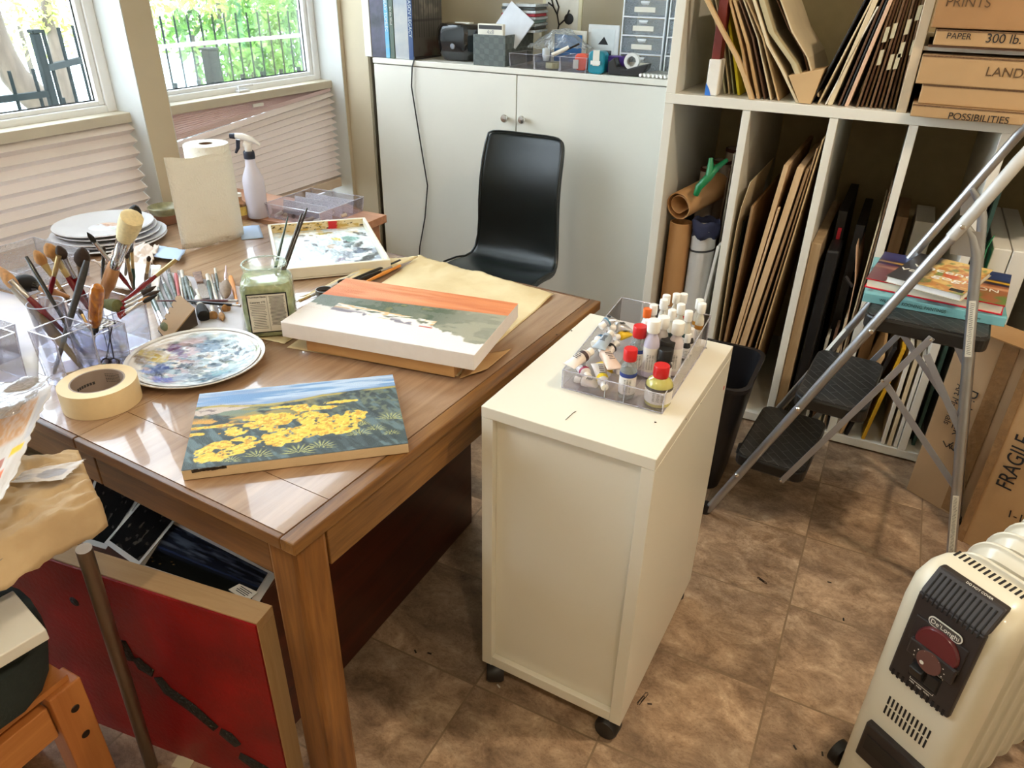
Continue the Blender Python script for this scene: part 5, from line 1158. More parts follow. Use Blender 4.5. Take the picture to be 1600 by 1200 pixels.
# --- small glass bottle, clay bowl, plates
c_ = Z(378, 340, ZT); t = thing('small_glass_bottle', 'little glass bottle with a yellow label between the towels and spray bottle', 'bottle', c_)
MB().lathe([(0, 0), (.02, 0), (.021, .003), (.021, .05), (.010, .062), (.010, .075), (0, .075)], c_, seg=20).build('bottle', clear('brownish_glass', (210, 180, 140), .2, haze=.3, hazecol=(190, 150, 110)), t, smooth=True)
MB().lathe([(.0215, .012), (.0215, .042)], c_, seg=20).build('label', mat('yellow_label', (206, 178, 90), .6, var=.2, scale=80), t)
MB().lathe([(0, .075), (.011, .075), (.011, .086), (0, .086)], c_, seg=16).build('cap', lab, t)
c_ = Z(262, 348, ZT); t = thing('clay_bowl', 'small glazed clay bowl with a brown foot behind the plates', 'bowl', c_)
MB().lathe([(0, .0), (.030, 0), (.034, .004), (.040, .032)], c_, seg=32).build('clay_foot', mat('terracotta', (150, 100, 74), .7, var=.1), t, smooth=True)
MB().lathe([(.040, .032), (.050, .044), (.054, .056), (.052, .058), (.046, .046), (.03, .036), (0, .034)], c_, seg=32).build('glazed_rim', mat('olive_glaze', (168, 158, 120), .3, var=.2, scale=30, rgb2=(120, 116, 84)), t, smooth=True)
pc2 = V(-2.205, -.565, ZT)
plm = mat('white_stoneware', (226, 226, 230), .25, var=.02, coat=.3)
t = thing('serving_tray', 'oval white tray at the bottom of the stack of plates', 'tray', pc2)
MB().lathe([(0, 0), (.13, 0), (.168, .010), (.175, .014), (.172, .017), (.13, .004), (0, .004)], pc2, seg=56, sx=1.0).build('tray', plm, t, smooth=True)
for k, (dx, dy) in enumerate(((.012, .012), (.004, -.004), (0, .004), (-.006, 0))):
    p = pc2+V(dx, dy, .006+.0105*k); r_ = .158 if k < 2 else .146
    t = thing('dinner_plate', ['white plate, lowest of the stack by the window', 'white plate, second from below in the stack by the window', 'white plate just below the paint-smeared one by the window', 'white plate dabbed with peach paint on top of the stack by the window'][k], 'plate', p, 0, 'stacked plates by the window')
    MB().lathe([(0, 0), (.085, 0), (.09, .002), (r_-.012, .012), (r_, .0145), (r_, .0175), (r_-.01, .0155), (.092, .005), (0, .004)], p, seg=56).build('plate', plm, t, smooth=True)
    if k == 3:
        def f2(x, y):
            u = (x*right[0]+y*right[1])/.146; v = (x*away[0]+y*away[1])/.146; col = np.ones((len(u), 3))*np.array(c3(228, 228, 234))
            S = [(-.05, .3, .16, (226, 190, 160)), (.15, .25, .16, (214, 180, 156)), (.0, .15, .1, (190, 140, 110)), (.3, .3, .05, (40, 34, 34)), (.5, .1, .06, (120, 120, 130)), (.25, -.2, .12, (206, 220, 210)), (-.2, .1, .05, (180, 150, 120)), (.6, .3, .05, (60, 60, 70)), (.1, -.35, .1, (220, 228, 236))]
            return blobs(u, v, col, S, 70), 0*u
        disc_art('paint_smears', p+V(0, 0, .0045), lambda q: (.088*q, 0), f2, paintm, t, 30, 70)
# folded cloths behind the brushes
rag = mat('paint_rag', (222, 206, 196), .9, var=.1, scale=20, bump=.4, bscale=40)
sheet('cotton_rag', 'crumpled pinkish rag behind the brushes, in front of the plates', 'cloth', [(150, 420), (235, 425), (248, 392), (200, 385)], [ZT+.004]*4, rag, 30, .03, 40, thick=.003)
sheet('folded_cloth', 'folded white cloth with a dark stripe behind the red handled brushes', 'cloth', [(160, 450), (228, 455), (236, 418), (170, 412)], [ZT+.02]*4, mat('white_cloth', (228, 224, 224), .9, var=.05), 20, .012, 41, thick=.006)
sheet('paper_strip', 'white paper strip standing along the right of the brush stands', 'paper', [(236, 470), (246, 470), (252, 415), (236, 415)], [ZT+.004, ZT+.004, ZT+.02, ZT+.03], white_p, 8, .003, 42)
sheet('watercolour_sheet', 'pale painted sheet lying under the clear boxes at the left', 'paper', [(-60, 640), (60, 600), (60, 470), (-60, 440)], [ZT+.0004]*4, mat('pale_washes', (224, 216, 206), .8, var=.06, scale=6, rgb2=(206, 200, 214)), 12, .001, 43)

# --- organizer's paper band
A, B = Z(103, 606, ZT+.002), Z(171, 588, ZT+.002); 
t = thing('printed_band', 'beige printed card band reading vanity organizer, behind the tape roll', 'card', (A+B)/2)
n0 = nrm(np.cross(B-A, (0, 0, 1))); h = dz*.032
MB().hexa([A, B, B-n0*.001, A-n0*.001], [A+h, B+h, B+h-n0*.001, A+h-n0*.001]).build('band', mat('beige_card', (214, 190, 150), .6), t)
MB().hexa([B-nrm(B-A)*.008+n0*.0004, B+n0*.0004, B+n0*.0002, B-nrm(B-A)*.008+n0*.0002], [B-nrm(B-A)*.008+n0*.0004+h, B+n0*.0004+h, B+n0*.0002+h, B-nrm(B-A)*.008+n0*.0002+h]).build('blue_end', mat('teal_ink', (30, 100, 130), .5), t)
MB().lathe([(0, .0006), (.0085, .0006), (.0085, 0)], A+nrm(B-A)*.014+dz*.016+n0*.0002, n0, 24).build('round_mark', mat('navy_ink', (24, 48, 76), .5), t)
text('mark_letters', 'iD', A+nrm(B-A)*.014+dz*.016+n0*.0009, B-A, dz, .010, lab, t)
text('band_lettering', 'vanity organizer', (A+B)/2+dz*.022+nrm(B-A)*.008+n0*.0003, B-A, dz, .0085, mat('tan_ink', (150, 120, 86), .6), t)
b = MB()
for k in range(2): b.obox((A+B)/2+dz*(.013-.005*k)+nrm(B-A)*.008+n0*.0003, (B-A)*(.42-.05*k), n0*.0003, dz*.0018)
b.build('fine_print', mat('tan_ink', (150, 120, 86), .6), t)

# --- clear organizer on the window desk
t = acrylic_box('low clear acrylic organizer full of pastels on the desk by the window', -1.945, -1.715, -.125, .105, ZT, .052, .006, acrt, 'acrylic_organizer', me=acre)
for k in range(3):
    y = -.06+.058*k; MB().hexa([(-1.94, y, ZT+.003), (-1.72, y, ZT+.003), (-1.72, y+.002, ZT+.003), (-1.94, y+.002, ZT+.003)], [(-1.94, y+.01, ZT+.048), (-1.72, y+.01, ZT+.048), (-1.72, y+.012, ZT+.048), (-1.94, y+.012, ZT+.048)]).build('divider', acre, t)
pcols = [(222, 212, 206), (206, 190, 172), (60, 54, 52), (230, 224, 220), (188, 176, 168), (236, 230, 224)]
for k in range(14):
    x, y = -1.93+.033*(k % 7)+random.uniform(0, .01), -.10+.10*(k//7)+random.uniform(-.01, .03); a = random.uniform(0, 3.1); L_ = .022; rgb = pcols[k % 6]
    MBt = MB().tube([(x+.004, y-L_*math.sin(a), ZT+.010), (x+.004+L_*.4*math.cos(a), y+L_*math.sin(a), ZT+.012)], .0065, 10)
    o = MBt.build('pastel_stick', mat('pastel_%d' % (k % 6), rgb, .8, var=.05), None, smooth=True); tag(o, 'pastel stub lying in the clear organizer on the window desk', 'pastel', 'pastels in the desk organizer')

# ================================================================ PAINTS ON THE ROLLING CABINET
ZC0 = ZK+.0006
TX0, TX1, TY0, TY1 = -.527, -.316, -.790, -.455
t = thing('acrylic_paint_tray', 'clear divided acrylic tray of paint tubes and bottles on the rolling cabinet', 'tray', ((TX0+TX1)/2, (TY0+TY1)/2, ZC0))
th = .0025
MB().box((TX0, TY0, ZC0+.001), (TX1, TY1, ZC0+.0035)).build('floor_plate', acrt, t)
def wall4(p, q, h0, h1, dx, dy, nm='side', m=acrt): return MB().hexa([(p[0], p[1], ZC0+.004), (q[0], q[1], ZC0+.004), (q[0]+dx, q[1]+dy, ZC0+.004), (p[0]+dx, p[1]+dy, ZC0+.004)], [(p[0], p[1], ZC0+h0), (q[0], q[1], ZC0+h1), (q[0]+dx, q[1]+dy, ZC0+h1), (p[0]+dx, p[1]+dy, ZC0+h0)]).build(nm, m, t)
HF, HBk = .042, .078
wall4((TX0, TY0), (TX1, TY0), HF, HF, 0, th); wall4((TX0, TY1-th), (TX1, TY1-th), HBk, HBk, 0, th)
wall4((TX0, TY0+th), (TX0, TY1-th), HF, HBk, th, 0); wall4((TX1-th, TY0+th), (TX1-th, TY1-th), HF, HBk, th, 0)
xd1, xd2 = TX0+.092, TX0+.132
wall4((xd1, TY0+th), (xd1, TY1-th), HF*.95, HBk*.9, .002, 0, 'divider'); wall4((xd2, TY0+th), (xd2, -.62), HF*.95, HF*1.1, .002, 0, 'divider'); wall4((xd1+.002, -.62), (TX1-th, -.62), HF*1.1, HF*1.1, 0, .002, 'divider')
b = MB()
for p, q in (((TX0, TY0, HF), (TX1, TY0, HF)), ((TX0, TY1, HBk), (TX1, TY1, HBk)), ((TX0, TY0, HF), (TX0, TY1, HBk)), ((TX1, TY0, HF), (TX1, TY1, HBk)), ((TX0, TY0, .002), (TX1, TY0, .002)), ((TX1, TY0, .002), (TX1, TY1, .002)), ((TX0, TY0, 0.001), (TX0, TY0, HF)), ((TX1, TY0, .001), (TX1, TY0, HF)), ((TX1, TY1, .001), (TX1, TY1, HBk)), ((xd1, TY0, .002), (xd1, TY0, HF)), ((xd2, TY0, .002), (xd2, TY0, HF))):
    b.tube([(p[0], p[1], ZC0+p[2]), (q[0], q[1], ZC0+q[2])], .0013, 5)
b.build('polished_edges', acre, t)
ZF = ZC0+.0042
capw = mat('white_cap', (238, 236, 230), .35); capr = mat('red_cap', (206, 26, 30), .35); capk = mat('black_cap', (28, 28, 28), .4); capo = mat('orange_cap', (226, 104, 30), .35)
oilm = mat('linseed_oil', (196, 188, 108), .12, var=.05, coat=.6); clearl = clear('bottle_clear', (220, 228, 228), .25, haze=.22, hazecol=(205, 212, 212)); labw = mat('bottle_label', (232, 228, 222), .5, var=.02)
def bottle(label, c, r, h, capm, bodym, band, caph=.018, capr_=None, name='medium_bottle', group=None, lines=True, neck=.45, cat='bottle'):
    t = thing(name, label, cat, (c[0], c[1], ZF), 0, group); c = V(c[0], c[1], ZF); capr_ = capr_ or r*.72; hb = h-caph
    MB().lathe([(0, 0), (r*.95, 0), (r, .003), (r, hb*.70), (r*.85, hb*.82), (r*.5, hb*.93), (r*.5, hb), (0, hb)], c, seg=24).build('bottle', bodym, t, smooth=True)
    MB().lathe([(r*1.01, hb*.12), (r*1.015, hb*.13), (r*1.015, hb*.64), (r*1.01, hb*.65)], c, seg=24).build('label', labw, t, smooth=True)
    if band: MB().lathe([(r*1.025, hb*.56), (r*1.025, hb*.66)], c, seg=24).build('colour_band', mat('band_%d_%d_%d' % band, band, .5), t)
    MB().lathe([(capr_*.96, hb-.004), (capr_, hb-.002), (capr_, h-.0015), (capr_*.93, h), (0, h)], c, seg=24).build('cap', capm, t, smooth=True)
    if lines:
        b = MB(); fa = math.atan2(CAM[1]-c[1], CAM[0]-c[0])
        for k in range(int(hb*.36/.0032)):
            for da in (-.32, 0, .32):
                a = fa+da; p = c+V(r*1.03*math.cos(a), r*1.03*math.sin(a), hb*.50-.0032*k); b.obox(p, V(-math.sin(a), math.cos(a), 0)*r*.26*random.uniform(.6, 1), V(math.cos(a), math.sin(a), 0)*.0002, V(0, 0, .0009))
        b.build('fine_print', greyink, t)
    return t
bottle('clear red-capped bottle at the front of the tray, left of the oil', Z(978, 618, ZF), .0165, .105, capr, clearl, (40, 60, 130), .020, .0135)
bottle('squat red-capped bottle of yellow oil at the front corner of the tray', Z(1024, 632, ZF)+V(.0, .012, 0), .0265, .082, capr, oilm, (90, 84, 80), .020, .0155)
bottle('clear bottle with a red cap behind the other red-capped ones', Z(1001, 509, ZF+.105), .0165, .105, capr, clearl, (40, 60, 130), .020, .0145)
bottle('tall lilac-labelled bottle with a white cap behind the front red caps', Z(1023, 500, ZF+.125), .0160, .125, capw, mat('lilac_plastic', (206, 200, 222), .4), None, .022, .0135)
bottle('tall white-capped bottle right of the lilac-labelled one', Z(1061, 503, ZF+.118), .0155, .118, capw, mat('mauve_plastic', (214, 204, 208), .4), None, .022, .013)
bottle('white-capped pale bottle between the two tall ones', Z(1038, 495, ZF+.12), .0145, .12, capw, mat('pale_plastic', (222, 214, 210), .4), None, .02, .0125)
bottle('jar with a broad black lid, front one of the two black-lidded', Z(1041, 545, ZF+.07), .016, .070, capk, mat('dark_glass', (60, 60, 58), .2), None, .022, .0150, 'paint_jar', lines=False)
bottle('jar with a broad black lid, rear one of the two black-lidded', Z(1045, 531, ZF+.078), .0165, .078, capk, mat('dark_glass', (60, 60, 58), .2), None, .026, .0165, 'paint_jar', lines=False)
bottle('little white-capped bottle by the right tray wall, front one of two', Z(1075, 521, ZF+.062), .0095, .062, capw, capk, None, .016, .008)
bottle('little white-capped bottle by the right tray wall, rear one of two', Z(1080, 513, ZF+.066), .0095, .066, capw, mat('dark_glass', (60, 60, 58), .2), None, .016, .008)
bottle('bottle with an orange cap at the back left of the small bottles', Z(1012, 482, ZF+.105), .0115, .105, capo, mat('multi_label', (216, 224, 226), .4, var=.1, scale=90), None, .016, .009)
SM = [((1022, 476), (24, 28, 30), 'black'), ((1038, 468), (206, 160, 40), 'yellow'), ((1042, 461), (40, 38, 60), 'dark violet'), ((1058, 459), (190, 120, 60), 'brown'), ((1069, 459), (206, 50, 40), 'scarlet'), ((1065, 475), (214, 70, 40), 'vermilion'), ((1051, 484), (20, 40, 40), 'dark green'), ((1077, 486), (24, 60, 50), 'pine green'), ((1094, 468), (200, 140, 40), 'ochre'), ((1098, 474), (180, 120, 30), 'amber'), ((1013, 500), (220, 190, 190), 'pink')]
for (px, band, nm_) in SM:
    bottle('small white-capped bottle with a %s band, back of the tray' % nm_, Z(*px, ZF+.112), .0098, .112, capw, mat('clear_vial', (214, 210, 196), .2), band, .018, .0088, 'paint_bottle', 'small paint bottles in the tray')
# tubes of paint
def tube_(label, pc_, pt_, r, m, band, capm=capw, z=.0):
    a, c = np.array(pc_, float), np.array(pt_, float); d = nrm(c-a); s = nrm(np.cross(d, (0, 0, 1))); L_ = np.linalg.norm(c-a)
    t = thing('paint_tube', label, 'paint tube', (a+c)/2, 0, 'paint tubes in the tray')
    rows = []
    for q, w, hgt in ((0, .45, .45), (.06, .9, .9), (.1, 1, 1), (.5, 1.1, .85), (.85, 1.3, .35), (.97, 1.4, .08), (1, 1.4, .06)):
        rows.append([a+d*(.014+(L_-.014)*q)+s*r*w*math.cos(x)+np.cross(s, d)*r*hgt*math.sin(x) for x in np.linspace(0, 2*math.pi, 17)])
    MB().grid(np.array(rows)).build('tube', m, t, smooth=True)
    MB().tube([a, a+d*.001, a+d*.013], [r*.62, r*.68, r*.62], 14).build('cap', capm, t, smooth=True)
    if band:
        rr = [[a+d*(.014+(L_-.014)*q)+s*r*1.05*math.cos(x)+np.cross(s, d)*r*1.0*math.sin(x) for x in np.linspace(0, 2*math.pi, 17)] for q in (.14, .30)]
        MB().grid(np.array(rr)).build('colour_band', mat('band_%d_%d_%d' % band, band, .5), t)
    b = MB()
    for k in range(5): p = a+d*(.02+(L_-.03)*(.3+.12*k))+V(0, 0, r*.95); b.obox(p, s*r*1.1*random.uniform(.5, 1), d*.0018, V(0, 0, .0004))
    b.build('fine_print', greyink, t)
alum = mat('tube_white', (224, 218, 214), .35, var=.03); pinkt = mat('tube_pink', (218, 192, 174), .4, var=.05); silv = mat('tube_silver', (190, 192, 196), .3, metal=.5); yelt = mat('tube_yellow', (232, 190, 30), .45, var=.1)
TB = [('white tube with its round cap facing the front of the tray', (945, 606), .022, (935, 568), .03, .0115, alum, (230, 200, 40)), ('crumpled pink-beige tube on top of the heap, crimp towards the oil', (940, 545), .050, (962, 577), .048, .0125, pinkt, None), ('white tube leaning over the left wall of the tray', (925, 548), .058, (888, 572), .045, .0120, mat('tube_cream', (220, 208, 198), .4, var=.06), (60, 40, 40)), ('tube with a cap pointing left halfway along the tray', (927, 538), .060, (955, 520), .062, .011, alum, (60, 100, 130)), ('tube with the cap sticking out at the back left of the heap', (938, 511), .070, (958, 496), .085, .011, silv, (80, 130, 160)),
      ('silver crumpled tube standing up at the back of the heap', (952, 512), .066, (984, 512), .060, .012, silv, None), ('bright yellow and white tube low in the heap', (968, 580), .028, (940, 565), .022, .012, yelt, (240, 200, 20)), ('white tube under the crumpled pink one with a crimson band', (920, 590), .020, (905, 568), .020, .0115, alum, (150, 20, 60)), ('small tube with a yellow label behind the red-capped bottle', (960, 528), .050, (985, 520), .050, .010, yelt, None), ('flat white tube lying along the front wall of the tray', (898, 592), .016, (935, 602), .014, .0100, alum, None), ('white tube with a black cap end in the middle of the heap', (965, 536), .050, (945, 552), .040, .011, alum, (30, 30, 34)), ('tube with a blue-grey label lying across the heap', (955, 520), .072, (935, 545), .062, .011, mat('tube_bluegrey', (160, 172, 184), .4, var=.1), None)]
for lab_, a_, za, c_, zc_, r, m_, band in TB: tube_(lab_, Z(*a_, ZF+za), Z(*c_, ZF+zc_), r, m_, band)
# ================================================================ THINGS IN THE CUBBIES
brown1 = wood('board_brown', (172, 140, 102), (144, 112, 76), 'z', rough=.6, scale=6, blot=.3); wood1 = wood('board_wood', (228, 198, 158), (202, 166, 120), 'z', rough=.6, scale=6, blot=.35)
tan1 = mat('tan_card', (198, 164, 118), .8, var=.05, scale=8); grey1 = mat('grey_card', (170, 162, 146), .8, var=.05); white1 = mat('white_board', (226, 222, 212), .6, var=.02); cream1 = mat('cream_card', (216, 198, 164), .75, var=.04)
black1 = mat('black_portfolio', (22, 22, 24), .45, var=.2, bump=.1); dkb = mat('dark_brown_card', (96, 68, 48), .8, var=.1); yel1 = mat('yellow_board', (206, 156, 30), .5, var=.05); redb = mat('red_portfolio', (110, 36, 26), .55, var=.06); ygr = mat('yellow_folder', (226, 214, 40), .5, var=.03); ggr = mat('grey_green_folder', (150, 150, 124), .7, var=.05); pinkc = mat('pink_card', (214, 178, 150), .7, var=.03); corr = mat('corrugated_edge', (110, 82, 56), .9, var=.3, scale=200)
def slab(name, label, cat, pts, y0, depth, t, m, group=None, zb=None, px=True, back_dx=0.0):
    """a thin upright board; pts run from the foot to the top of its front edge"""
    P = [YP(x, y, y0) if px else V(x, y0, y) for x, y in pts]
    if zb is not None: P[0][2] = zb
    b = MB(); n = len(P); vs = []
    for p in P:
        vs += [(p[0]-t/2, y0, p[2]), (p[0]+t/2, y0, p[2]), (p[0]+t/2+back_dx, y0+depth, p[2]), (p[0]-t/2+back_dx, y0+depth, p[2])]
    fs = [(i*4+k, i*4+(k+1) % 4, (i+1)*4+(k+1) % 4, (i+1)*4+k) for i in range(n-1) for k in range(4)]+[(3, 2, 1, 0), tuple(range(4*n-4, 4*n))]
    b.add(vs, fs); o = b.build(name, m, None, bevel=min(.0015, t*.3) if t > .004 else 0); return tag(o, label, cat, group)
ZF0 = .0412
G2 = 'boards stacked in the second cubby'
def lean(label, top, y0, dx, depth, t, m, name='board', cat='board', group=None, lo=None, hi=None):
    P = YP(*top, y0); xb = P[0]+dx
    if lo is not None: xb = max(xb, lo)
    if hi is not None: xb = min(xb, hi)
    if hi is not None: P[0] = min(P[0], hi)
    return slab(name, label, cat, [(xb, ZF0), (P[0], P[2])], y0, depth, t, m, group, px=False)
lean('tall wooden board, first of the thick pale ones in the second cubby', (1229, 258), .615, -.10, .60, .016, wood1, lo=-.44, group=G2)
lean('thick wooden stretcher just right of the first pale board', (1251, 262), .615, -.112, .60, .022, wood1, lo=-.41, group=G2)
lean('darker wooden board leaning third in the second cubby', (1262, 264), .62, -.105, .60, .009, brown1, lo=-.385, group=G2)
lean('thin brown panel fourth in the second cubby, top nearest the divider', (1277, 232), .625, -.09, .5, .005, brown1, lo=-.357, name='hardboard_panel', cat='panel', group=G2)
lean('thin tan panel squeezed against the second divider', (1286, 218), .62, -.09, .55, .004, tan1, lo=-.342, hi=-.2505, name='hardboard_panel', cat='panel', group=G2)
lean('brown board leaning left in the second cubby, lower than the thick ones', (1176, 322), .625, -.02, .55, .009, brown1, lo=-.475, group=G2)
lean('short wooden strip clipped low between the thick boards', (1217, 325), .612, -.0825, .02, .007, wood1, name='wood_strip', cat='wood strip')
slab('deckled_paper', 'big sheet of cream deckle-edged paper at the left of the second cubby', 'paper', [(1128, 520), (1143, 400), (1152, 350), (1158, 325), (1172, 285)], .625, .45, .002, cream1, zb=ZF0)
slab('dark_green_portfolio', 'dark green folder behind the cream deckled paper', 'folder', [(1138, 470), (1163, 345)], .72, .4, .008, mat('dark_green', (32, 44, 36), .5), zb=ZF0)
# third cubby
def bigbox(name, label, cat, x0, x1, y0, y1, z0, z1, m, group=None, bevel=.002):
    return tag(MB().box((x0, y0, z0), (x1, y1, z1)).build(name, m, None, bevel=bevel), label, cat, group)
p = YP(1270, 376, .66); q = YP(1287, 378, .66)
bigbox('drawing_board', 'pale brown wooden drawing board upright at the left of the third cubby', 'board', -.218, -.186, .63, 1.25, ZF0, p[2], wood('greyish_wood', (196, 172, 138), (168, 142, 108), 'z', rough=.6, scale=6))
t = thing('artist_portfolio', 'black zipped portfolio bag standing in the third cubby, with a red tag', 'portfolio', (-.15, .64, ZF0))
MB().prism([(-.175, .64, ZF0), (-.135, .64, ZF0), (-.125, .64, YP(1326, 395, .64)[2]), (-.165, .64, YP(1300, 392, .64)[2])], (0, .15, 0)).build('bag', black1, t, bevel=.008)
b = MB().tube([YP(1321, 432, .637), YP(1332, 448, .637)], .006, 8); b.build('zip_pull', mat('zip_metal', (80, 78, 78), .4, metal=.7), t)
lean('tall black portfolio at the back of the third cubby, red tab on its edge', (1318, 330), .80, .02, .45, .030, black1, 'artist_portfolio', 'portfolio')
p = YP(1312, 360, .795); tag(MB().box((p[0]-.006, .79, p[2]-.05), (p[0]+.006, .796, p[2]+.01)).build('red_tab', mat('red_tab', (190, 30, 46), .5), None), 'small red tab on the tall black portfolio in the third cubby', 'tab')
lean('soft black bag between the portfolios in the third cubby', (1345, 352), .72, .0, .4, .028, black1, 'soft_case', 'bag')
slab('curled_card', 'curling pinkish tan card in front of the brown board in the third cubby', 'card', [(1334, 500), (1336, 440), (1338, 385)], .62, .35, .002, pinkc, zb=ZF0, back_dx=.0)
lean('thin brown corrugated board against the third divider', (1396, 302), .618, -.02, .5, .005, corr, hi=-.0225, name='corrugated_board', cat='board')
lean('cream edged board beside the corrugated one in the third cubby', (1380, 350), .625, -.02, .5, .005, cream1, hi=-.031)
for k in range(4): slab('canvas_board', ['narrow grey board low in the third cubby, leftmost', 'narrow dark board low in the third cubby', 'cream board low in the third cubby', 'narrow brown board low in the third cubby, rightmost'][k], 'board', [(-.10+.022*k, ZF0), (-.095+.022*k, .40+.04*k)], .63+.01*k, .4, .010, [grey1, dkb, cream1, brown1][k], px=False)
# fourth cubby, low: canvases leaning to the right
def lowlean(label, foot, top, t, m, name='stretched_canvas', y0=.615, cat='canvas', mx=.216):
    a, c_ = YP(*foot, y0), YP(*top, y0); slab(name, label, cat, [(min(a[0], mx), ZF0), (min(c_[0], mx), c_[2])], y0, .45, t, m, px=False)
lowlean('yellow painted board leaning low in the fourth cubby', (1343, 702), (1424, 548), .012, yel1, 'painted_board', mx=.148, cat='board')
lowlean('white canvas edge right of the yellow board in the fourth cubby', (1378, 708), (1446, 552), .013, white1, mx=.172)
lowlean('cream canvas leaning in the middle of the fourth cubby', (1402, 713), (1462, 556), .013, cream1, mx=.194)
lowlean('white canvas closest to the fourth divider', (1414, 715), (1470, 562), .012, white1, mx=.214)
lowlean('black edged board at the left of the fourth cubby', (1316, 698), (1398, 545), .014, black1, 'painted_board', cat='board')
lowlean('tan board left of the black edged one in the fourth cubby', (1308, 696), (1380, 558), .010, tan1, 'painted_board', cat='board')
bigbox('pale_box', 'small pale brown box at the back of the fourth cubby behind the books', 'box', .02, .06, .95, 1.25, ZF0, .78, brown1)
bigbox('pale_box', 'white box at the back of the fourth cubby beside the brown one', 'box', .085, .15, 1.0, 1.25, ZF0, .76, white1)
# fifth cubby
p = YP(1567, 372, .64)
for k, (x0, x1, lab_) in enumerate(((.305, .355, 'upright white carton in the fifth cubby, left one'), (.358, .41, 'upright white carton in the fifth cubby, right one'))):
    t = thing('white_carton', lab_, 'box', ((x0+x1)/2, .66, ZF0)); MB().box((x0, .64, ZF0), (x1, 1.2, .80)).build('carton', white1, t, bevel=.003); MB().box((x0-.0004, .65, .10), (x0-.0001, .70, .78)).build('side_print', mat('pale_blue_print', (150, 196, 214), .5), t)
lean('dark teal painted board in the fifth cubby behind the white cartons', (1562, 300), .66, .0, .5, .012, mat('teal_painting', (50, 84, 84), .5, var=.4, scale=12), 'painted_board', 'board', lo=.272)
lean('black board at the left of the fifth cubby', (1551, 300), .70, -.0, .5, .010, black1, 'painted_board', 'board', lo=.257)
MBt = MB().grid(np.array([[V(.291+.006*math.sin(k*1.3), .618+.02*j+.004*math.sin(k*2+j), .62+.045*k-.01*j) for j in range(6)] for k in range(6)])); tag(MBt.build('green_plastic_bag', mat('green_film', (70, 160, 110), .2, var=.2, scale=30), None, solid=.002), 'crumpled green plastic bag in the fifth cubby beside the ladder', 'bag')
# first cubby: tubes and rolls
def roll(name, label, c, top, r, m, wall=.006, cat='tube', endm=None, spiral=False):
    c, top = np.array(c, float), np.array(top, float); d = top-c; t = thing(name, label, cat, c)
    L_ = np.linalg.norm(d); MB().lathe([(r, 0), (r, L_), (r-wall, L_), (r-wall, .01), (0, .01)], c, d, 30).build('roll', m, t, smooth=True)
    if spiral:
        X_, Y_, D_ = frame(d); pts = []
        b = MB(); R_ = [[c+D_*h+(r-wall-.003-.0032*a)*(math.cos(a)*X_+math.sin(a)*Y_) for a in np.linspace(0, 5.2, 40)] for h in (L_*.3, L_-.002)]
        b.grid(np.array(R_)).build('inner_turn', m, t, smooth=True, solid=.002)
    return t
redtube = mat('dark_red_tube', (86, 34, 24), .5); kt = mat('kraft_tube', (186, 140, 92), .75, var=.05, scale=8)
roll('mailing_tube', 'upright brown cardboard tube at the front left of the first cubby', (-.690, .70, ZF0), (-.690, .70, YP(1061, 346, .70)[2]), .042, kt)
p = YP(1060, 322, .66); roll('paper_roll', 'wide roll of kraft paper lying across the tubes in the first cubby', p+V(.085, .24, .035), p, .050, kt, .004, 'paper roll', spiral=True)
roll('canvas_roll', 'grey-white canvas roll tied with dark cord in the first cubby', (-.598, .70, ZF0), (-.598, .70, YP(1093, 352, .70)[2]), .044, mat('grey_canvas', (196, 192, 186), .85, var=.05, bump=.3, bscale=20), .044, 'canvas roll')
zc_ = YP(1095, 388, .70)[2]
tag(MB().tube([V(-.598+.0455*math.cos(a), .70+.0455*math.sin(a), zc_+.006*math.cos(a)) for a in np.linspace(0, 6.2832, 25)], .0035, 6).build('tie_cord', black1, None, smooth=True), 'dark cord tied round the grey canvas roll', 'cord')
tag(MB().grid(np.array([[V(-.598+(.048+.006*math.sin(3*a+k))*math.cos(a), .70+(.048+.006*math.cos(4*a+k))*math.sin(a), YP(1093, 352, .70)[2]-.035+.02*k+.006*math.sin(5*a)) for a in np.linspace(0, 6.2832, 25)] for k in range(4)])).build('navy_cloth', mat('navy_cloth', (34, 38, 66), .8, var=.2), None, smooth=True, solid=.003), 'navy cloth bunched round the top of the grey canvas roll', 'cloth')
for lab_, x, y, px, r in (('tall dark red rimmed tube at the back of the first cubby', -.60, 1.10, (1128, 232), .045), ('second dark red rimmed tube, lower, at the back of the first cubby', -.645, 1.05, (1105, 250), .036), ('third white tube with a red rim behind the kraft roll', -.675, .98, (1092, 262), .034)):
    z_ = XP(px[0], px[1], x)[2] if False else up(V(x, y, 0), *px)[2]
    roll('mailing_tube', lab_, (x, y, ZF0), (x, y, z_), r, mat('white_tube', (206, 190, 176), .6), .004)
    tag(MB().lathe([(r+.001, 0), (r+.0025, .001), (r+.0025, .012), (r-.004, .012)], (x, y, z_-.011)).build('tube_rim', redtube, None, smooth=True), 'dark red rim round the top of '+['the tall back tube', 'the second back tube', 'the third back tube'][0 if r == .045 else (1 if r == .036 else 2)], 'rim')
grn = mat('green_plastic', (20, 120, 70), .3, var=.05)
t = thing('spring_clamp', 'green plastic clamp gripping the tubes in the first cubby', 'clamp', YP(1100, 285, .66))
A_ = YP(1087, 305, .645)
MB().tube([A_, YP(1092, 292, .645), YP(1106, 278, .66), YP(1120, 262, .68), YP(1136, 250, .72)], [.010, .014, .015, .012, .007], 10).build('jaw', grn, t, smooth=True)
MB().tube([YP(1107, 277, .66), YP(1110, 262, .67), YP(1111, 247, .68)], [.013, .012, .008], 10).build('handle', grn, t, smooth=True)
slab('thin_board', 'white foam board leaning at the right of the first cubby', 'board', [(1083, 500), (1122, 385)], .63, .4, .010, white1, zb=ZF0)
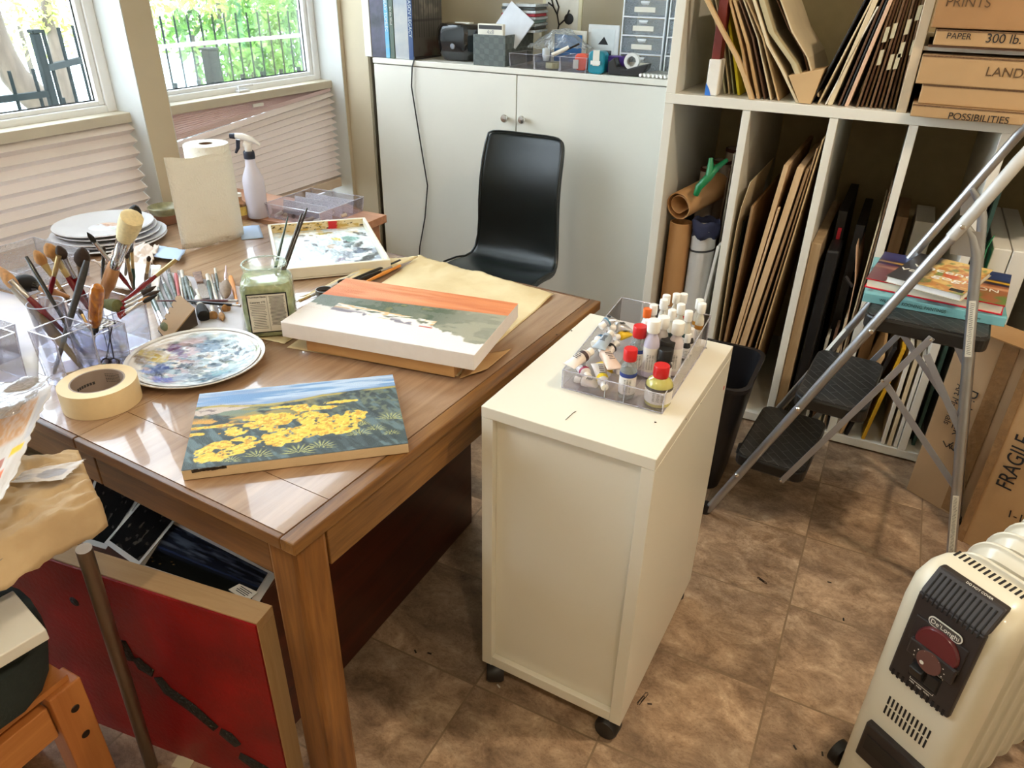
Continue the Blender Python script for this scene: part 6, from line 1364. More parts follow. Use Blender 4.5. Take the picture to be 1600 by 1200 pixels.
slab('thin_board', 'dark thin board standing behind the clamp in the first cubby', 'board', [(1106, 420), (1140, 262)], .80, .4, .006, dkb, zb=ZF0)
slab('thin_board', 'grey thin board beside the first divider', 'board', [(1120, 400), (1147, 240)], .76, .4, .005, grey1, zb=ZF0)

# ================================================================ THE UPPER SHELF
YS = .63
t = thing('red_brown_portfolio', 'upright red-brown portfolio with a white paper foot on the upper shelf', 'portfolio', YP(1111, 141, YS))
a_ = YP(1111, 141, YS); a_[2] = ZB+.001
top_ = 1.60
MB().box((a_[0]-.014, YS+.002, ZB+.001), (a_[0]+.014, YS+.055, top_)).build('body', redb, t, bevel=.002)
c_ = YP(1112, 92, YS)
MB().box((a_[0]-.018, YS-.006, ZB+.001), (a_[0]+.022, YS+.056, c_[2])).build('paper_foot', mat('foot_paper', (230, 226, 218), .6), t, bevel=.004)
MB().add([(a_[0]-.0182, YS-.0065, ZB+.001), (a_[0]+.002, YS-.0065, ZB+.001), (a_[0]-.004, YS-.0065, ZB+.018), (a_[0]-.0182, YS-.0065, ZB+.040)], [(0, 1, 2, 3)]).build('blue_corner', mat('blue_tape', (40, 110, 200), .5), t)
US = [('grey-green folder right of the red portfolio', [(1133, 143), (1122, 60), (1112, 0)], .006, ggr, 'folder'), ('second grey-green folder, slightly right of the first', [(1140, 144), (1130, 60), (1118, 0)], .004, cream1, 'folder'), ('olive folder just left of the yellow one', [(1147, 144), (1136, 50), (1126, 0)], .004, ggr, 'folder'), ('bright yellow folder leaning left on the upper shelf', [(1155, 144), (1146, 80), (1133, 0)], .009, ygr, 'folder'), ('tan envelope just right of the yellow folder', [(1173, 146), (1160, 80), (1140, 0)], .008, tan1, 'folder'),
      ('brown cardboard folder, third right of the yellow one', [(1186, 147), (1168, 70), (1147, 0)], .010, tan1, 'folder'), ('grey-brown folder leaning beside the big curved card', [(1196, 147), (1176, 60), (1155, 0)], .005, dkb, 'folder'), ('thin tan card, left of the pair leaning together', [(1206, 148), (1184, 60), (1162, 0)], .005, cream1, 'card'), ('thin tan card, right of the pair leaning together', [(1218, 149), (1192, 60), (1167, 0)], .006, tan1, 'card')]
for k, (lab_, pts, th_, m_, nm) in enumerate(US): slab(nm+'_sheet', lab_, nm, pts, YS+(.06 if k < 4 else .01), .42, th_, m_, zb=ZB+.001)
slab('bent_card', 'broad tan card strip bowing across the folders on the upper shelf', 'card', [(1174, 156), (1163, 120), (1150, 88), (1128, 48), (1104, 0), (1085, -40)], YF+.002, .02, .016, tan1, zb=ZB+.001)
slab('bent_card', 'thick curved cream card bending left in the middle of the upper shelf', 'card', [(1247, 156), (1222, 110), (1200, 70), (1178, 0), (1166, -50)], YS-.01, .45, .010, cream1, zb=ZB+.001)
slab('bent_card', 'stiff olive card with folded flaps inside the big curve', 'card', [(1262, 130), (1240, 100), (1205, 50), (1190, 0), (1180, -50)], YS-.005, .40, .018, mat('olive_card', (186, 172, 136), .75, var=.05), zb=ZB+.03)
slab('bent_card', 'outermost curved tan sheet against the wall of the upper shelf', 'card', [(1285, 122), (1262, 90), (1238, 50), (1220, 0), (1212, -50)], YS+.02, .40, .006, cream1, zb=ZB+.02)
slab('bent_card', 'dark inner sheet of the curved stack on the upper shelf', 'card', [(1279, 118), (1256, 84), (1232, 44), (1214, 0), (1206, -50)], YS+.03, .38, .005, dkb, zb=ZB+.02)
pA, pB = YP(1232, 118, YS-.015), YP(1288, 108, YS-.015); pC = YP(1250, 154, YS-.015); pC[2] = ZB+.002
MBt = MB().prism([pA, pB, pC+V(.035, 0, 0), pC], (0, .12, 0)); tag(MBt.build('kraft_envelope', tan1, None, bevel=.001), 'kraft envelope foot folded at the base of the curved cards', 'envelope')
RS = [('black edged print leaning right, leftmost of the right-hand group', [(1268, 158), (1352, 0), (1380, -52)], .006, black1, 'print'), ('cream board behind the black edged print', [(1279, 158), (1362, 0), (1390, -52)], .005, cream1, 'board'), ('rolled white paper in the right-hand group of the upper shelf', [(1291, 158), (1334, 80), (1372, 10)], .005, white1, 'paper'), ('thick cream mat board, widest of the right-hand group', [(1297, 160), (1368, 0), (1390, -50)], .015, cream1, 'board'), ('thin red-brown board right of the widest cream one', [(1311, 161), (1380, 0), (1398, -45)], .006, dkb, 'board'), ('black board with a white edge in the right-hand group', [(1317, 161), (1386, 0), (1402, -42)], .005, black1, 'board'),
      ('beige board in the middle of the right-hand group', [(1323, 162), (1392, 0), (1408, -42)], .011, pinkc, 'board')]
for lab_, pts, th_, m_, nm in RS: slab(nm+'_sheet', lab_, nm, pts, YS+.005, .42, th_, m_, zb=ZB+.001)
for k in range(11):
    x = 1340+7.2*k; slab('album_board', 'dark brown corrugated album board, %s of the row by the tan divider' % ['first', 'second', 'third', 'fourth', 'fifth', 'sixth', 'seventh', 'eighth', 'ninth', 'tenth', 'last'][k], 'board', [(x, 162), (x+58-2.2*k, 0), (x+70-2.2*k, -40)], YS+.01+.012*(k % 3), .42, .0065, [corr, dkb, brown1][k % 3], 'album boards on the upper shelf', zb=ZB+.001)
for k, (x, y) in enumerate([(1388, 42), (1400, 36), (1422, 30), (1395, 85), (1379, 78), (1412, 66), (1430, 62), (1405, 84), (1439, 8)]):
    a = YP(x, y, YS+.003); c_ = YP(x-7, y+24, YS+.003); w = V(.011, 0, .003)
    tag(MB().add([a-w/2, a+w/2, c_+w/2, c_-w/2, a-w/2+V(0, .0006, 0), a+w/2+V(0, .0006, 0), c_+w/2+V(0, .0006, 0), c_-w/2+V(0, .0006, 0)], [(0, 1, 2, 3), (7, 6, 5, 4), (0, 4, 5, 1), (1, 5, 6, 2), (2, 6, 7, 3), (3, 7, 4, 0)]).build('index_tab', mat('tab_paper', (190, 180, 150), .7, var=.1), None), 'pale paper index tab on the edge of an album board', 'index tab', 'index tabs on the album boards')

# boxes on the right
kb = mat('box_kraft', (178, 144, 102), .8, var=.06, scale=6, bump=.15, bscale=40); kb2 = mat('box_kraft_dark', (160, 120, 78), .75, var=.08, scale=6, bump=.15, bscale=40)
def ubox(label, px_bl, px_tl, y0, m, words=(), zb=None, h=None, depth=.5, x1=.46):
    a = YP(*px_bl, y0); c_ = YP(*px_tl, y0); z0 = zb if zb is not None else a[2]; z1 = z0+h if h else c_[2]
    t = thing('archive_box', label, 'box', (a[0], y0, z0)); MB().box((a[0], y0, z0), (x1, y0+depth, z1)).build('carton', m, t, bevel=.003)
    MB().box((a[0]+.001, y0-.0012, z1-.004), (x1, y0, z1+.0005)).build('lid_edge', corr, t)
    for s, px, size, mm in words: text('handwriting', s, YP(*px, y0)-V(0, .0014, 0), (1, 0, 0), (0, 0, 1), size, mm, t, align='LEFT')
    return z1
z1 = ubox('thin cardboard box marked POSSIBILITIES at the bottom of the shelf stack', (1421, 182), (1430, 165), .545, kb, [('POSSIBILITIES', (1481, 181), .026, ink)], zb=ZB+.0005, h=.034)
z2 = ubox('cardboard box with torn tape between POSSIBILITIES and LANDSC', (1434, 160), (1436, 132), .560, kb, zb=z1+.001, h=.052)
z3 = ubox('cardboard box marked LANDSCAPES above the taped box', (1430, 130), (1440, 88), .555, kb, [('LANDSCAPES', (1540, 112), .034, mat('faint_ink', (90, 66, 40), .8))], zb=z2+.001, h=.076)
z4 = ubox('long flat box marked PAPER 300 lb. on the small upper shelf', (1458, 66), (1460, 46), .57, kb, [('PAPER', (1479, 56), .022, ink), ('300 lb.', (1540, 60), .032, ink)], zb=ZU+.006, h=.040)
ubox('big brown box marked PRINTS at the top right corner', (1455, 38), (1460, -40), .565, kb2, [('PRINTS', (1478, 3), .034, mat('faint_ink', (90, 66, 40), .8))], zb=z4+.004, h=.16)
tag(MB().box((XU+.01, .575, ZU+.0005), (.46, 1.0, ZU+.005)).build('flat_cardboard', dkb, None), 'flat piece of brown card under the PAPER box', 'cardboard')

# ================================================================ ON THE WHITE CABINET
ZK2 = ZC+.0008
def book(label, x0, x1, y0, m, spine=None, h=.31, depth=.24, sm_=None, tm=None, size=.02, group='art books on the white cabinet', lean_=0):
    t = thing('art_book', label, 'book', ((x0+x1)/2, y0, ZK2), 0, group)
    MB().box((x0, y0, ZK2), (x1, y0+depth, ZK2+h)).build('cover', m, t, bevel=.002)
    MB().box((x0+.003, y0+.01, ZK2+h-.003), (x1-.003, y0+depth+.001, ZK2+h+.0005)).build('pages', white_p, t)
    if spine: text('spine_lettering', spine, ((x0+x1)/2, y0-.0006, ZK2+h*.55), (0, 0, -1), (1, 0, 0), size, tm or lab, t)
def bx(px): return YP(px, 93, YC+.01)[0]
purp = mat('purple_grey_cover', (70, 62, 84), .4, var=.5, scale=10, rgb2=(20, 18, 26)); cyan = mat('cyan_spine', (60, 150, 200), .4, var=.3, scale=30, rgb2=(150, 200, 214))
book('slim white book with a black edge, leftmost on the cabinet', bx(571), bx(581.5), YC+.01, mat('white_black_cover', (220, 220, 216), .4))
book('thick purple and black art book on the cabinet', bx(582), bx(603.5), YC+.012, purp)
book('cyan book with a white title, right of the purple one', bx(604), bx(610.5), YC+.008, cyan, 'SLAV TOMLEC', size=.020)
book('grey-green book with small white title on the cabinet', bx(611), bx(617.5), YC+.01, mat('grey_green_cover', (84, 98, 84), .5), 'On the Wind', size=.013)
book('thick book with a pastel sky cover on the cabinet', bx(618), bx(639.5), YC+.012, mat('pastel_sky_cover', (190, 184, 170), .5, var=.15, scale=6, rgb2=(150, 160, 176)))
book('navy book lettered LEGACY, rightmost, a railing scene on its cover', bx(640), bx(647.5), YC+.006, mat('navy_cover', (34, 62, 110), .4), 'MASOV LEGACY', size=.022, tm=mat('silver_ink', (180, 190, 196), .4))
def street(u, v):
    col = over(np.ones(u.shape+(3,))*np.array(c3(92, 88, 84)), (130, 124, 116), sm(.45, .65, fbm(u*6, v*8, 1))*sm(.4, .7, v)); col = over(col, (70, 34, 30), sm(.3, .15, v)*sm(.3, .6, fbm(u*4, v*4, 3)))
    return over(col, (40, 38, 40), ((np.abs(np.sin(u*38)) > .93)*(v > .28)*(v < .8)*.8)+((np.abs(v-.78) < .012)+(np.abs(v-.5) < .012))*.7)
art('cover_art', (bx(647.5)+.0004, YC+.008, ZK2+.002), (0, .236, 0), (0, 0, .306), street, painted('printed_cover', .3, .02), [o for o in bpy.data.objects if o.get('label') == 'navy book lettered LEGACY, rightmost, a railing scene on its cover'][0], 80, 60)
# black clock radio
c_ = Z(706, 96, ZK2); c_[1] += .068
t = thing('clock_radio', 'glossy black rounded radio beside the grey woven basket', 'radio', c_)
gb = mat('gloss_black', (18, 20, 24), .15, coat=.7)
P = [(-.120, 0), (-.070, -.062), (.070, -.062), (.112, 0), (.10, .10), (-.10, .10)]
b = MB(); R_ = []
for z, s in ((0, .72), (.03, .90), (.085, 1.0), (.12, .97), (.145, .82), (.150, .5)): R_.append([(c_[0]+x*s, c_[1]+y*s, c_[2]+z) for x, y in P])
b.add([p for r in R_ for p in r], [(i*6+k, i*6+(k+1) % 6, (i+1)*6+(k+1) % 6, (i+1)*6+k) for i in range(5) for k in range(6)]+[(5, 4, 3, 2, 1, 0), tuple(range(30, 36))]); b.build('housing', gb, t, bevel=.010, smooth=True)
MB().lathe([(0, .003), (.010, .003), (.013, 0)], c_+V(.0, -.0595, .06), (0, -1, 0), 20).build('emblem', mat('dark_chrome', (120, 120, 124), .3, metal=.8), t, smooth=True)
MB().box((c_[0]-.01, c_[1]-.02, c_[2]+.148), (c_[0]+.06, c_[1]+.02, c_[2]+.1525)).build('display', lab, t)
# loose envelopes behind
for k, (px, py, r_) in enumerate(((700, 60, .2), (722, 52, -.25))):
    p = Z(px, 80, ZK2); p[1] += .16; tag(MB(Matrix.Translation(Vector(p)) @ Matrix.Rotation(r_, 4, 'Y') @ Matrix.Rotation(-.3, 4, 'X')).box((-.06, 0, .0), (.06, .002, .20)).build('envelope', mat('grey_envelope', (150, 146, 136), .7), None), ['grey envelope standing behind the black radio, left one', 'grey envelope standing behind the black radio, right one'][k], 'envelope')
# basket
c_ = Z(764, 103, ZK2)
wick, nt_, bb_ = newmat('grey_weave'); MATS['grey_weave'] = wick; N, L = nt_.nodes, nt_.links
tc = N.new('ShaderNodeTexCoord'); ck = N.new('ShaderNodeTexChecker'); ck.inputs['Scale'].default_value = 46; ck.inputs['Color1'].default_value = (*c3(98, 106, 104), 1); ck.inputs['Color2'].default_value = (*c3(86, 94, 92), 1); L.new(tc.outputs['Object'], ck.inputs['Vector']); L.new(ck.outputs[0], bb_.inputs['Base Color']); bb_.inputs['Roughness'].default_value = .6
bp = N.new('ShaderNodeBump'); bp.inputs['Distance'].default_value = .01; L.new(ck.outputs['Fac'], bp.inputs['Height']); L.new(bp.outputs[0], bb_.inputs['Normal'])
t = thing('woven_basket', 'grey woven strap basket holding discs and cassettes', 'basket', c_, math.radians(3))
bw, bd, bh = .148, .30, .118
for a, b_ in (((-bw/2, 0, 0), (bw/2, .006, bh)), ((-bw/2, bd-.006, 0), (bw/2, bd, bh)), ((-bw/2, .0065, 0), (-bw/2+.006, bd-.0065, bh)), ((bw/2-.006, .0065, 0), (bw/2, bd-.0065, bh)), ((-bw/2+.0065, .0065, 0), (bw/2-.0065, bd-.0065, .006))): MW(t).box(a, b_).build('side' if a[2] != b_[2] and b_[2] > .01 else 'bottom', wick, t, bevel=.002)
cdm = mat('disc_case', (176, 182, 184), .2, coat=.5, var=.2, scale=60); 
for k in range(9): MBt = MB(Matrix.Translation(Vector(c_)) @ Matrix.Rotation(math.radians(3+2*(k % 2)), 4, 'Z')).box((.0, .13, .125+.012*k), (.15, .27, .135+.012*k)); tag(MBt.build('disc_case', [cdm, mat('dark_case', (60, 66, 66), .3), cdm, mat('teal_case', (110, 140, 136), .3), cdm, mat('red_case', (170, 40, 60), .4), cdm, mat('dark_case', (60, 66, 66), .3), cdm][k], None), 'disc case in the stack rising out of the woven basket', 'disc case', 'stacked disc cases in the basket')
p = YP(787, 60, c_[1]+.09); MBt = MB(Matrix.Translation(Vector((p[0], p[1], ZK2+.10))) @ Matrix.Rotation(.6, 4, 'Y') @ Matrix.Rotation(-.25, 4, 'X')).box((-.065, 0, 0), (.065, .008, .13)); t2 = MBt.build('disc_case', mat('white_sleeve', (216, 222, 232), .3), None); tag(t2, 'white disc case with a dark tree motif tilted in the basket', 'disc case')
t = thing('cassette_box', 'white labelled cassette box standing at the front of the basket', 'box', c_+V(-.01, .02, .06)); MB().box(c_+V(-.06, .012, .008), c_+V(.058, .035, .158)).build('case', lab, t, bevel=.002); MB().box(c_+V(-.055, .0112, .138), c_+V(.053, .0118, .153)).build('printed_strip', greyink, t); text('handwriting', '4x8', c_+V(0, .0116, .127), (1, 0, 0), (0, 0, 1), .022, mat('pencil', (150, 150, 150), .7), t)
# pictures against the back
def frame_pic(label, px0, px1, y, m_frame, m_in, name='framed_print', cat='picture', rz=0, zb=None):
    a, c2 = YP(*px0, y), YP(*px1, y); z0 = ZK2 if zb is None else zb; t = thing(name, label, cat, ((a[0]+c2[0])/2, y, z0))
    MB().box((a[0], y, z0), (c2[0], y+.012, max(a[2], c2[2]))).build('frame', m_frame, t, bevel=.002)
    MB().box((a[0]+.016, y-.001, z0+.018), (c2[0]-.016, y-.0002, max(a[2], c2[2])-.016)).build('picture', m_in, t)
    return t, a, c2
t, a, c2 = frame_pic('framed ink drawing of a bare tree wrapped in clear film on the cabinet', (848, 0), (912, -30), YC+.30, mat('cream_frame', (206, 196, 160), .4), mat('mount_board', (206, 200, 186), .6))
b = MB(); x0 = (a[0]+c2[0])/2-.02; z0 = ZK2+.10; yy = YC+.298
for pts in ([(0, 0), (.01, .05), (0, .09), (-.02, .12), (-.045, .135)], [(0, .09), (.005, .12), (-.01, .15)], [(.01, .05), (.04, .075), (.055, .11)], [(-.02, .12), (-.03, .15)]): b.tube([(x0+x, yy, z0+z) for x, z in pts], .0035, 5)
b.lathe([(0, .0005), (.022, .0005)], (x0+.055, yy, z0+.075), (0, -1, 0), 16).build('ink_tree', ink, t)
t, a, c2 = frame_pic('white postcard with two pale blue birds and a black mountain on the cabinet', (920, 38), (968, 40), YC+.22, mat('postcard_white', (214, 216, 214), .6), mat('postcard_face', (206, 212, 212), .6, var=.1, scale=14), 'postcard', 'postcard')
MB().prism([((a[0]+c2[0])/2-.02, YC+.2185, ZK2+.09), ((a[0]+c2[0])/2+.005, YC+.2185, ZK2+.12), ((a[0]+c2[0])/2+.025, YC+.2185, ZK2+.09)], (0, .0003, 0)).build('black_mountain', ink, t)
frame_pic('white card with a blue block leaning in front of the framed tree', (862, 46), (916, 50), YC+.20, lab, mat('blue_block', (50, 110, 170), .5), 'greeting_card', 'card')
# clear trays with odds and ends
def ctray(label, x, w): return acrylic_box(label, x-w/2, x+w/2, YC+.008, YC+.16, ZK2, .055, .004, acr, 'clear_tray', cat='tray')
for k, px in enumerate((816, 855, 896)):
    ctray(['left of three clear trays of odds and ends on the cabinet', 'middle of three clear trays of odds and ends on the cabinet', 'right of three clear trays, holding an orange tape measure'][k], YP(px, 105, YC+.01)[0], .108)
tx = YP(855, 105, YC+.01)[0]
tag(MB().lathe([(.012, 0), (.032, 0), (.032, .02), (.012, .02)], (tx+.0, YC+.07, ZK2+.004), seg=24).build('tape_spool', mat('olive_tape', (186, 180, 140), .5), None, smooth=True), 'pale roll of tape in the middle clear tray', 'tape')
tag(MB().lathe([(0, .0), (.012, .0), (.016, .02), (.016, .045), (0, .05)], (tx-.03, YC+.06, ZK2+.03), seg=16).build('glass_stopper', mat('frosted_glass', (200, 206, 210), .2), None, smooth=True), 'clear round bottle in the middle clear tray', 'bottle')
tag(MB().tube([V(tx+.01, YC+.03, ZK2+.055), V(tx+.07, YC+.06, ZK2+.085)], .008, 8).build('white_stick', white1, None, smooth=True), 'white cylinder lying across the clear trays', 'stick')
tag(MB().tube([V(tx+.05, YC+.05, ZK2+.07), V(tx+.11, YC+.07, ZK2+.10)], .004, 8).build('black_pen', blk, None, smooth=True), 'black pen propped across the clear trays', 'pen')
tx = YP(905, 105, YC+.01)[0]
t = thing('tape_measure', 'orange tape measure standing in the right clear tray', 'tape measure', (tx, YC+.04, ZK2+.004)); MB().prism([(tx-.03+x, YC+.03, ZK2+.006+z) for x, z in rrect(0, .055, 0, .062, .018)], (0, .03, 0)).build('case', mat('orange_plastic', (222, 84, 56), .4), t, bevel=.003); MB().box((tx-.034, YC+.026, ZK2+.012), (tx-.012, YC+.0295, ZK2+.045)).build('label', lab, t)
bag = clear('film_bag', (235, 238, 240), .5, haze=.25, hazecol=(210, 214, 216))
u, v = np.meshgrid(np.linspace(0, 1, 24), np.linspace(0, 1, 18)); xb = YP(870, 80, YC+.15)[0]
P = np.stack([xb-.12+.26*u, YC+.10+.12*v+.02*fbm(u*6, v*6, 3), ZK2+.058+.07*np.sin(3.14*u)*np.sin(3.14*v)+.035*fbm(u*8, v*8, 5)], -1)
tag(MB().grid(P).build('plastic_bag', bag, None, smooth=False), 'crumpled clear plastic bag lying over the clear trays on the cabinet', 'bag')
# teal tape dispenser
tx = YP(930, 112, YC+.01)[0]; y_ = YC+.01
t = thing('tape_dispenser', 'teal upright tape dispenser at the edge of the white cabinet', 'tape dispenser', (tx, y_+.03, ZK2))
teal = mat('teal_plastic', (16, 130, 150), .35)
MB().prism([(tx+x, y_, ZK2+z) for x, z in rrect(-.034, .034, 0, .082, .016)], (0, .05, 0)).build('body', teal, t, bevel=.006)
MB().box((tx-.012, y_-.004, ZK2+.03), (tx+.014, y_-.0005, ZK2+.085)).build('tape', lab, t); MB().box((tx-.02, y_-.006, ZK2+.034), (tx+.02, y_-.0045, ZK2+.048)).build('cutter', whitetrim, t)
tx = YP(977, 113, YC+.01)[0]
t = thing('tape_dispenser', 'black desk tape dispenser with a roll of clear tape', 'tape dispenser', (tx, YC+.05, ZK2))
MB().prism([(tx+x, YC+.02, ZK2+z) for x, z in ((-.075, 0), (-.078, .045), (-.055, .062), (-.04, .03), (0, .024), (.05, .04), (.085, .048), (.08, .03), (.055, 0))], (0, .05, 0)).build('body', blk, t, bevel=.004)
MB().lathe([(.018, -.010), (.030, -.010), (.030, .010), (.018, .010)], (tx+.012, YC+.045, ZK2+.052), (0, 1, 0), 28).build('tape_roll', mat('tape_white', (226, 226, 222), .3), t, smooth=True)
tx = YP(962, 90, YC+.10)[0]
for lab_, x, w, h, m_ in (('small purple box behind the black tape dispenser', tx, .07, .06, mat('purple_box', (70, 40, 120), .4)), ('small black box between the two tape dispensers', tx-.055, .035, .075, black1)):
    bigbox('small_box', lab_, 'box', x-w/2, x+w/2, YC+.10, YC+.15, ZK2, ZK2+h, m_)
for k in range(7):
    x = YP(1000+6.5*k, 116, YC+.01)[0]
    brush('grey felt pen lying in the row in front of the drawer unit', V(x, YC+.012, ZK2+.0075), V(x+.04, YC+.13, ZK2+.014), .0055, mat('pen_grey', (150, 150, 148), .4), whitetrim, None, 0, .2, name='felt_pen', cat='pen', group='felt pens by the drawer unit')
# drawer units
def drawers(label, pxl, pxr, y, n, x1=None):
    a = YP(pxl, 108, y); c2 = YP(pxr, 108, y); x0, xr = a[0], (x1 or c2[0]); t = thing('drawer_organizer', label, 'drawer unit', ((x0+xr)/2, y, ZK2))
    hh = .066; H_ = hh*n+.006; wf = mat('organizer_white', (226, 230, 234), .35)
    b = MB().box((x0, y, ZK2), (x0+.005, y+.17, ZK2+H_)).box((xr-.005, y, ZK2), (xr, y+.17, ZK2+H_))
    for k in range(n+1): b.box((x0+.005, y, ZK2+hh*k), (xr-.005, y+.17, ZK2+hh*k+.005))
    b.build('frame', wf, t)
    for k in range(n):
        d = MB().box((x0+.007, y+.003, ZK2+hh*k+.0065), (xr-.007, y+.006, ZK2+hh*(k+1)-.003)).build('drawer', clear('drawer_plastic', (226, 232, 240), .2, haze=.35, hazecol=(170, 180, 190)), t)
        MB().box((x0+.007+(xr-x0)*.22, y+.0012, ZK2+hh*k+.020), (x0+.007+(xr-x0)*.70, y+.0028, ZK2+hh*k+.038)).build('label', lab, d)
        MB().hexa([((x0+xr)/2-.014, y-.004, ZK2+hh*k+.052), ((x0+xr)/2+.014, y-.004, ZK2+hh*k+.052), ((x0+xr)/2+.014, y+.002, ZK2+hh*k+.046), ((x0+xr)/2-.014, y+.002, ZK2+hh*k+.046)], [((x0+xr)/2-.018, y-.004, ZK2+hh*k+.055), ((x0+xr)/2+.018, y-.004, ZK2+hh*k+.055), ((x0+xr)/2+.018, y+.002, ZK2+hh*k+.058), ((x0+xr)/2-.018, y+.002, ZK2+hh*k+.058)]).build('handle', wf, d)
drawers('white organizer with grey see-through drawers at the right end of the cabinet', 966, 1032, YC+.15, 7)
drawers('second see-through drawer organizer squeezed beside the shelf panel', 1036, 1060, YC+.15, 7, x1=-.772)
# power cord
pts = [V(*(Z(690, 88, ZK2)+V(0, .03, .005)))]+[YP(648, 92, YC-.007)+V(0, 0, .006)]+[YP(x, y, YC-.010) for x, y in ((644, 105), (643, 135), (650, 180), (658, 230), (668, 290), (664, 340), (656, 385), (654, 420))]+[V(YP(654, 420, YC-.01)[0]+.02, YC-.015, .02)]
pts[0][2] = ZK2+.004
tag(MB().tube(pts, .0032, 8).build('power_cord', blk, None, smooth=True), 'black power cord hanging down the left door of the white cabinet', 'cord')

# ================================================================ LEFT FOREGROUND
kraft_f = mat('kraft_drape', (200, 174, 136), .8, var=.05, scale=7, bump=.5, bscale=14, rgb2=(182, 152, 114))
t = thing('side_table', 'small table under crumpled brown paper at the lower left, on a thin metal leg', 'table', (-1.3, -1.6, 0))
steelp = mat('bronze_tube', (124, 106, 90), .35, metal=.7)
MB().tube([(-1.050, -1.506, .692), (-1.154, -1.471, .0)], .0125, 14).build('leg', steelp, t, smooth=True)
MB().tube([(-1.75, -1.64, .69), (-1.80, -1.62, .0)], .0125, 14).build('leg', steelp, t, smooth=True)
MB().tube([(-1.034, -1.95, .69), (-1.0, -2.0, .0)], .0125, 14).build('leg', steelp, t, smooth=True)
MB().box((-1.8, -2.0, .69), (-1.13, -1.47, .700)).build('top', mat('table_grey', (150, 140, 130), .5), t)
# the drape: flat on the top, crumpled over the edge
n = 46; u, v = np.meshgrid(np.linspace(0, 1, n), np.linspace(0, 1, n)); u3, v3 = u[..., None], v[..., None]
c00, c10, c11, c01 = Z(-330, 1160, .62), Z(172, 832, .66), Z(128, 722, .722), Z(-200, 700, .722)
P = (c00*(1-u3)+c10*u3)*(1-v3)+(c01*(1-u3)+c11*u3)*v3
P[..., 2] = np.where(v > .14, .712+.012*u*v, .712-(.14-v)*.40)
low = Z(0, 926, .63); 
P[..., 2] += .024*(np.abs(fbm(u*4, v*5, 2)-.5)*2)+.030*np.abs(fbm(u*9+v*3, v*8, 6)-.5)+.004*fbm(u*20, v*18, 7); P[..., 1] += .014*(fbm(u*7, v*7, 9)-.5)*sm(.35, .1, v)
o = MB().grid(P).build('brown_paper_cover', kraft_f, None, solid=.0006); tag(o, 'crumpled brown wrapping paper draped over the small table at the lower left', 'paper')
for p_ in o.data.polygons: p_.use_smooth = True
def swatches(u, v):
    col = np.ones(u.shape+(3,))*np.array(c3(204, 196, 190)); n2 = fbm(u*26, v*26, 3)
    col = over(col, (196, 150, 108), (u > .30)*(u < .84)*sm(.56, .60, v)*sm(.93, .9, v)*sm(.35, .55, n2)); col = over(col, (204, 160, 120), (u > .30)*(u < .84)*sm(.54, .58, v)*sm(.95, .92, v)*.6); col = over(col, (190, 186, 188), (u > .87)*(u < .97)*(v > .5)*(v < .9)*1.0)
    for (a, b_, c_, d, rgb) in ((.72, .92, .40, .48, (240, 190, 40)), (.42, .66, .33, .43, (176, 116, 100)), (.46, .74, .22, .31, (214, 112, 70)), (.30, .44, .20, .30, (150, 86, 80)), (.1, .6, .02, .14, (206, 200, 206))):
        col = over(col, rgb, sm(a, a+.01, u+.02*(n2-.5))*sm(b_, b_-.01, u)*sm(c_, c_+.01, v+.02*(n2-.5))*sm(d, d-.01, v))
    return col
def psheet(name, label, px, zs, fn, wr, seed, n=70, m=None):
    C4 = [Z(x, y, z) for (x, y), z in zip(px, zs)]
    u, v = np.meshgrid(np.linspace(0, 1, n), np.linspace(0, 1, n)); u3, v3 = u[..., None], v[..., None]
    P = (C4[0]*(1-u3)+C4[1]*u3)*(1-v3)+(C4[3]*(1-u3)+C4[2]*u3)*v3
    P[..., 2] += wr*fbm(u*4, v*4, seed); P += np.array(CR)*(.006*(vnoise(v*26, v*0, seed)-.5)*(u > .985))[..., None]
    b = MB().grid(P); b.cols = fn(u, v).reshape(-1, 3); o = b.build(name, m or painted('watercolour', .75, .2, 60), None, smooth=True, solid=.0008); tag(o, label, 'paper'); return o
psheet('swatch_sheet', 'sheet of tan, orange and yellow watercolour swatches, upper left of the side table', [(-90, 860), (8, 780), (86, 602), (-40, 655)], [.755, .765, .80, .79], swatches, .006, 3)
def olive(u, v):
    col = np.ones(u.shape+(3,))*np.array(c3(216, 200, 168)); return over(over(col, (150, 148, 92), sm(.45, .55, fbm(u*5, v*4, 8))*(u > .2)*(u < .9)*.9), (196, 190, 196), (v < .15)*1.0)
psheet('swatch_sheet', 'deckle-edged sheet with olive green washes lower on the side table', [(-120, 940), (4, 782), (52, 672), (-60, 770)], [.745, .752, .768, .76], olive, .006, 5)
def greysw(u, v):
    col = np.ones(u.shape+(3,))*np.array(c3(212, 206, 204)); d1 = np.hypot((u-.62)/.26, (v-.45)/.3); d2 = np.hypot((u-.22)/.16, (v-.35)/.22); return over(over(col, (168, 168, 178), sm(1.05, .97, d1+.3*(fbm(u*9, v*9, 2)-.5))), (206, 204, 210), sm(1.05, .97, d2))
psheet('swatch_scrap', 'torn scrap with a blue-grey swatch on the brown paper', [(18, 757), (98, 753), (134, 721), (40, 738)], [.737, .737, .745, .742], greysw, .006, 7, 40)
film = clear('clear_film', (235, 235, 240), .5, haze=.25, hazecol=(176, 166, 158))
psheet('clear_film_bag', 'crinkled translucent film over the sheets at the left edge', [(-90, 700), (30, 650), (84, 596), (-60, 615)], [.80, .80, .815, .81], lambda u, v: np.ones(u.shape+(3,)), .022, 11, 26, film)
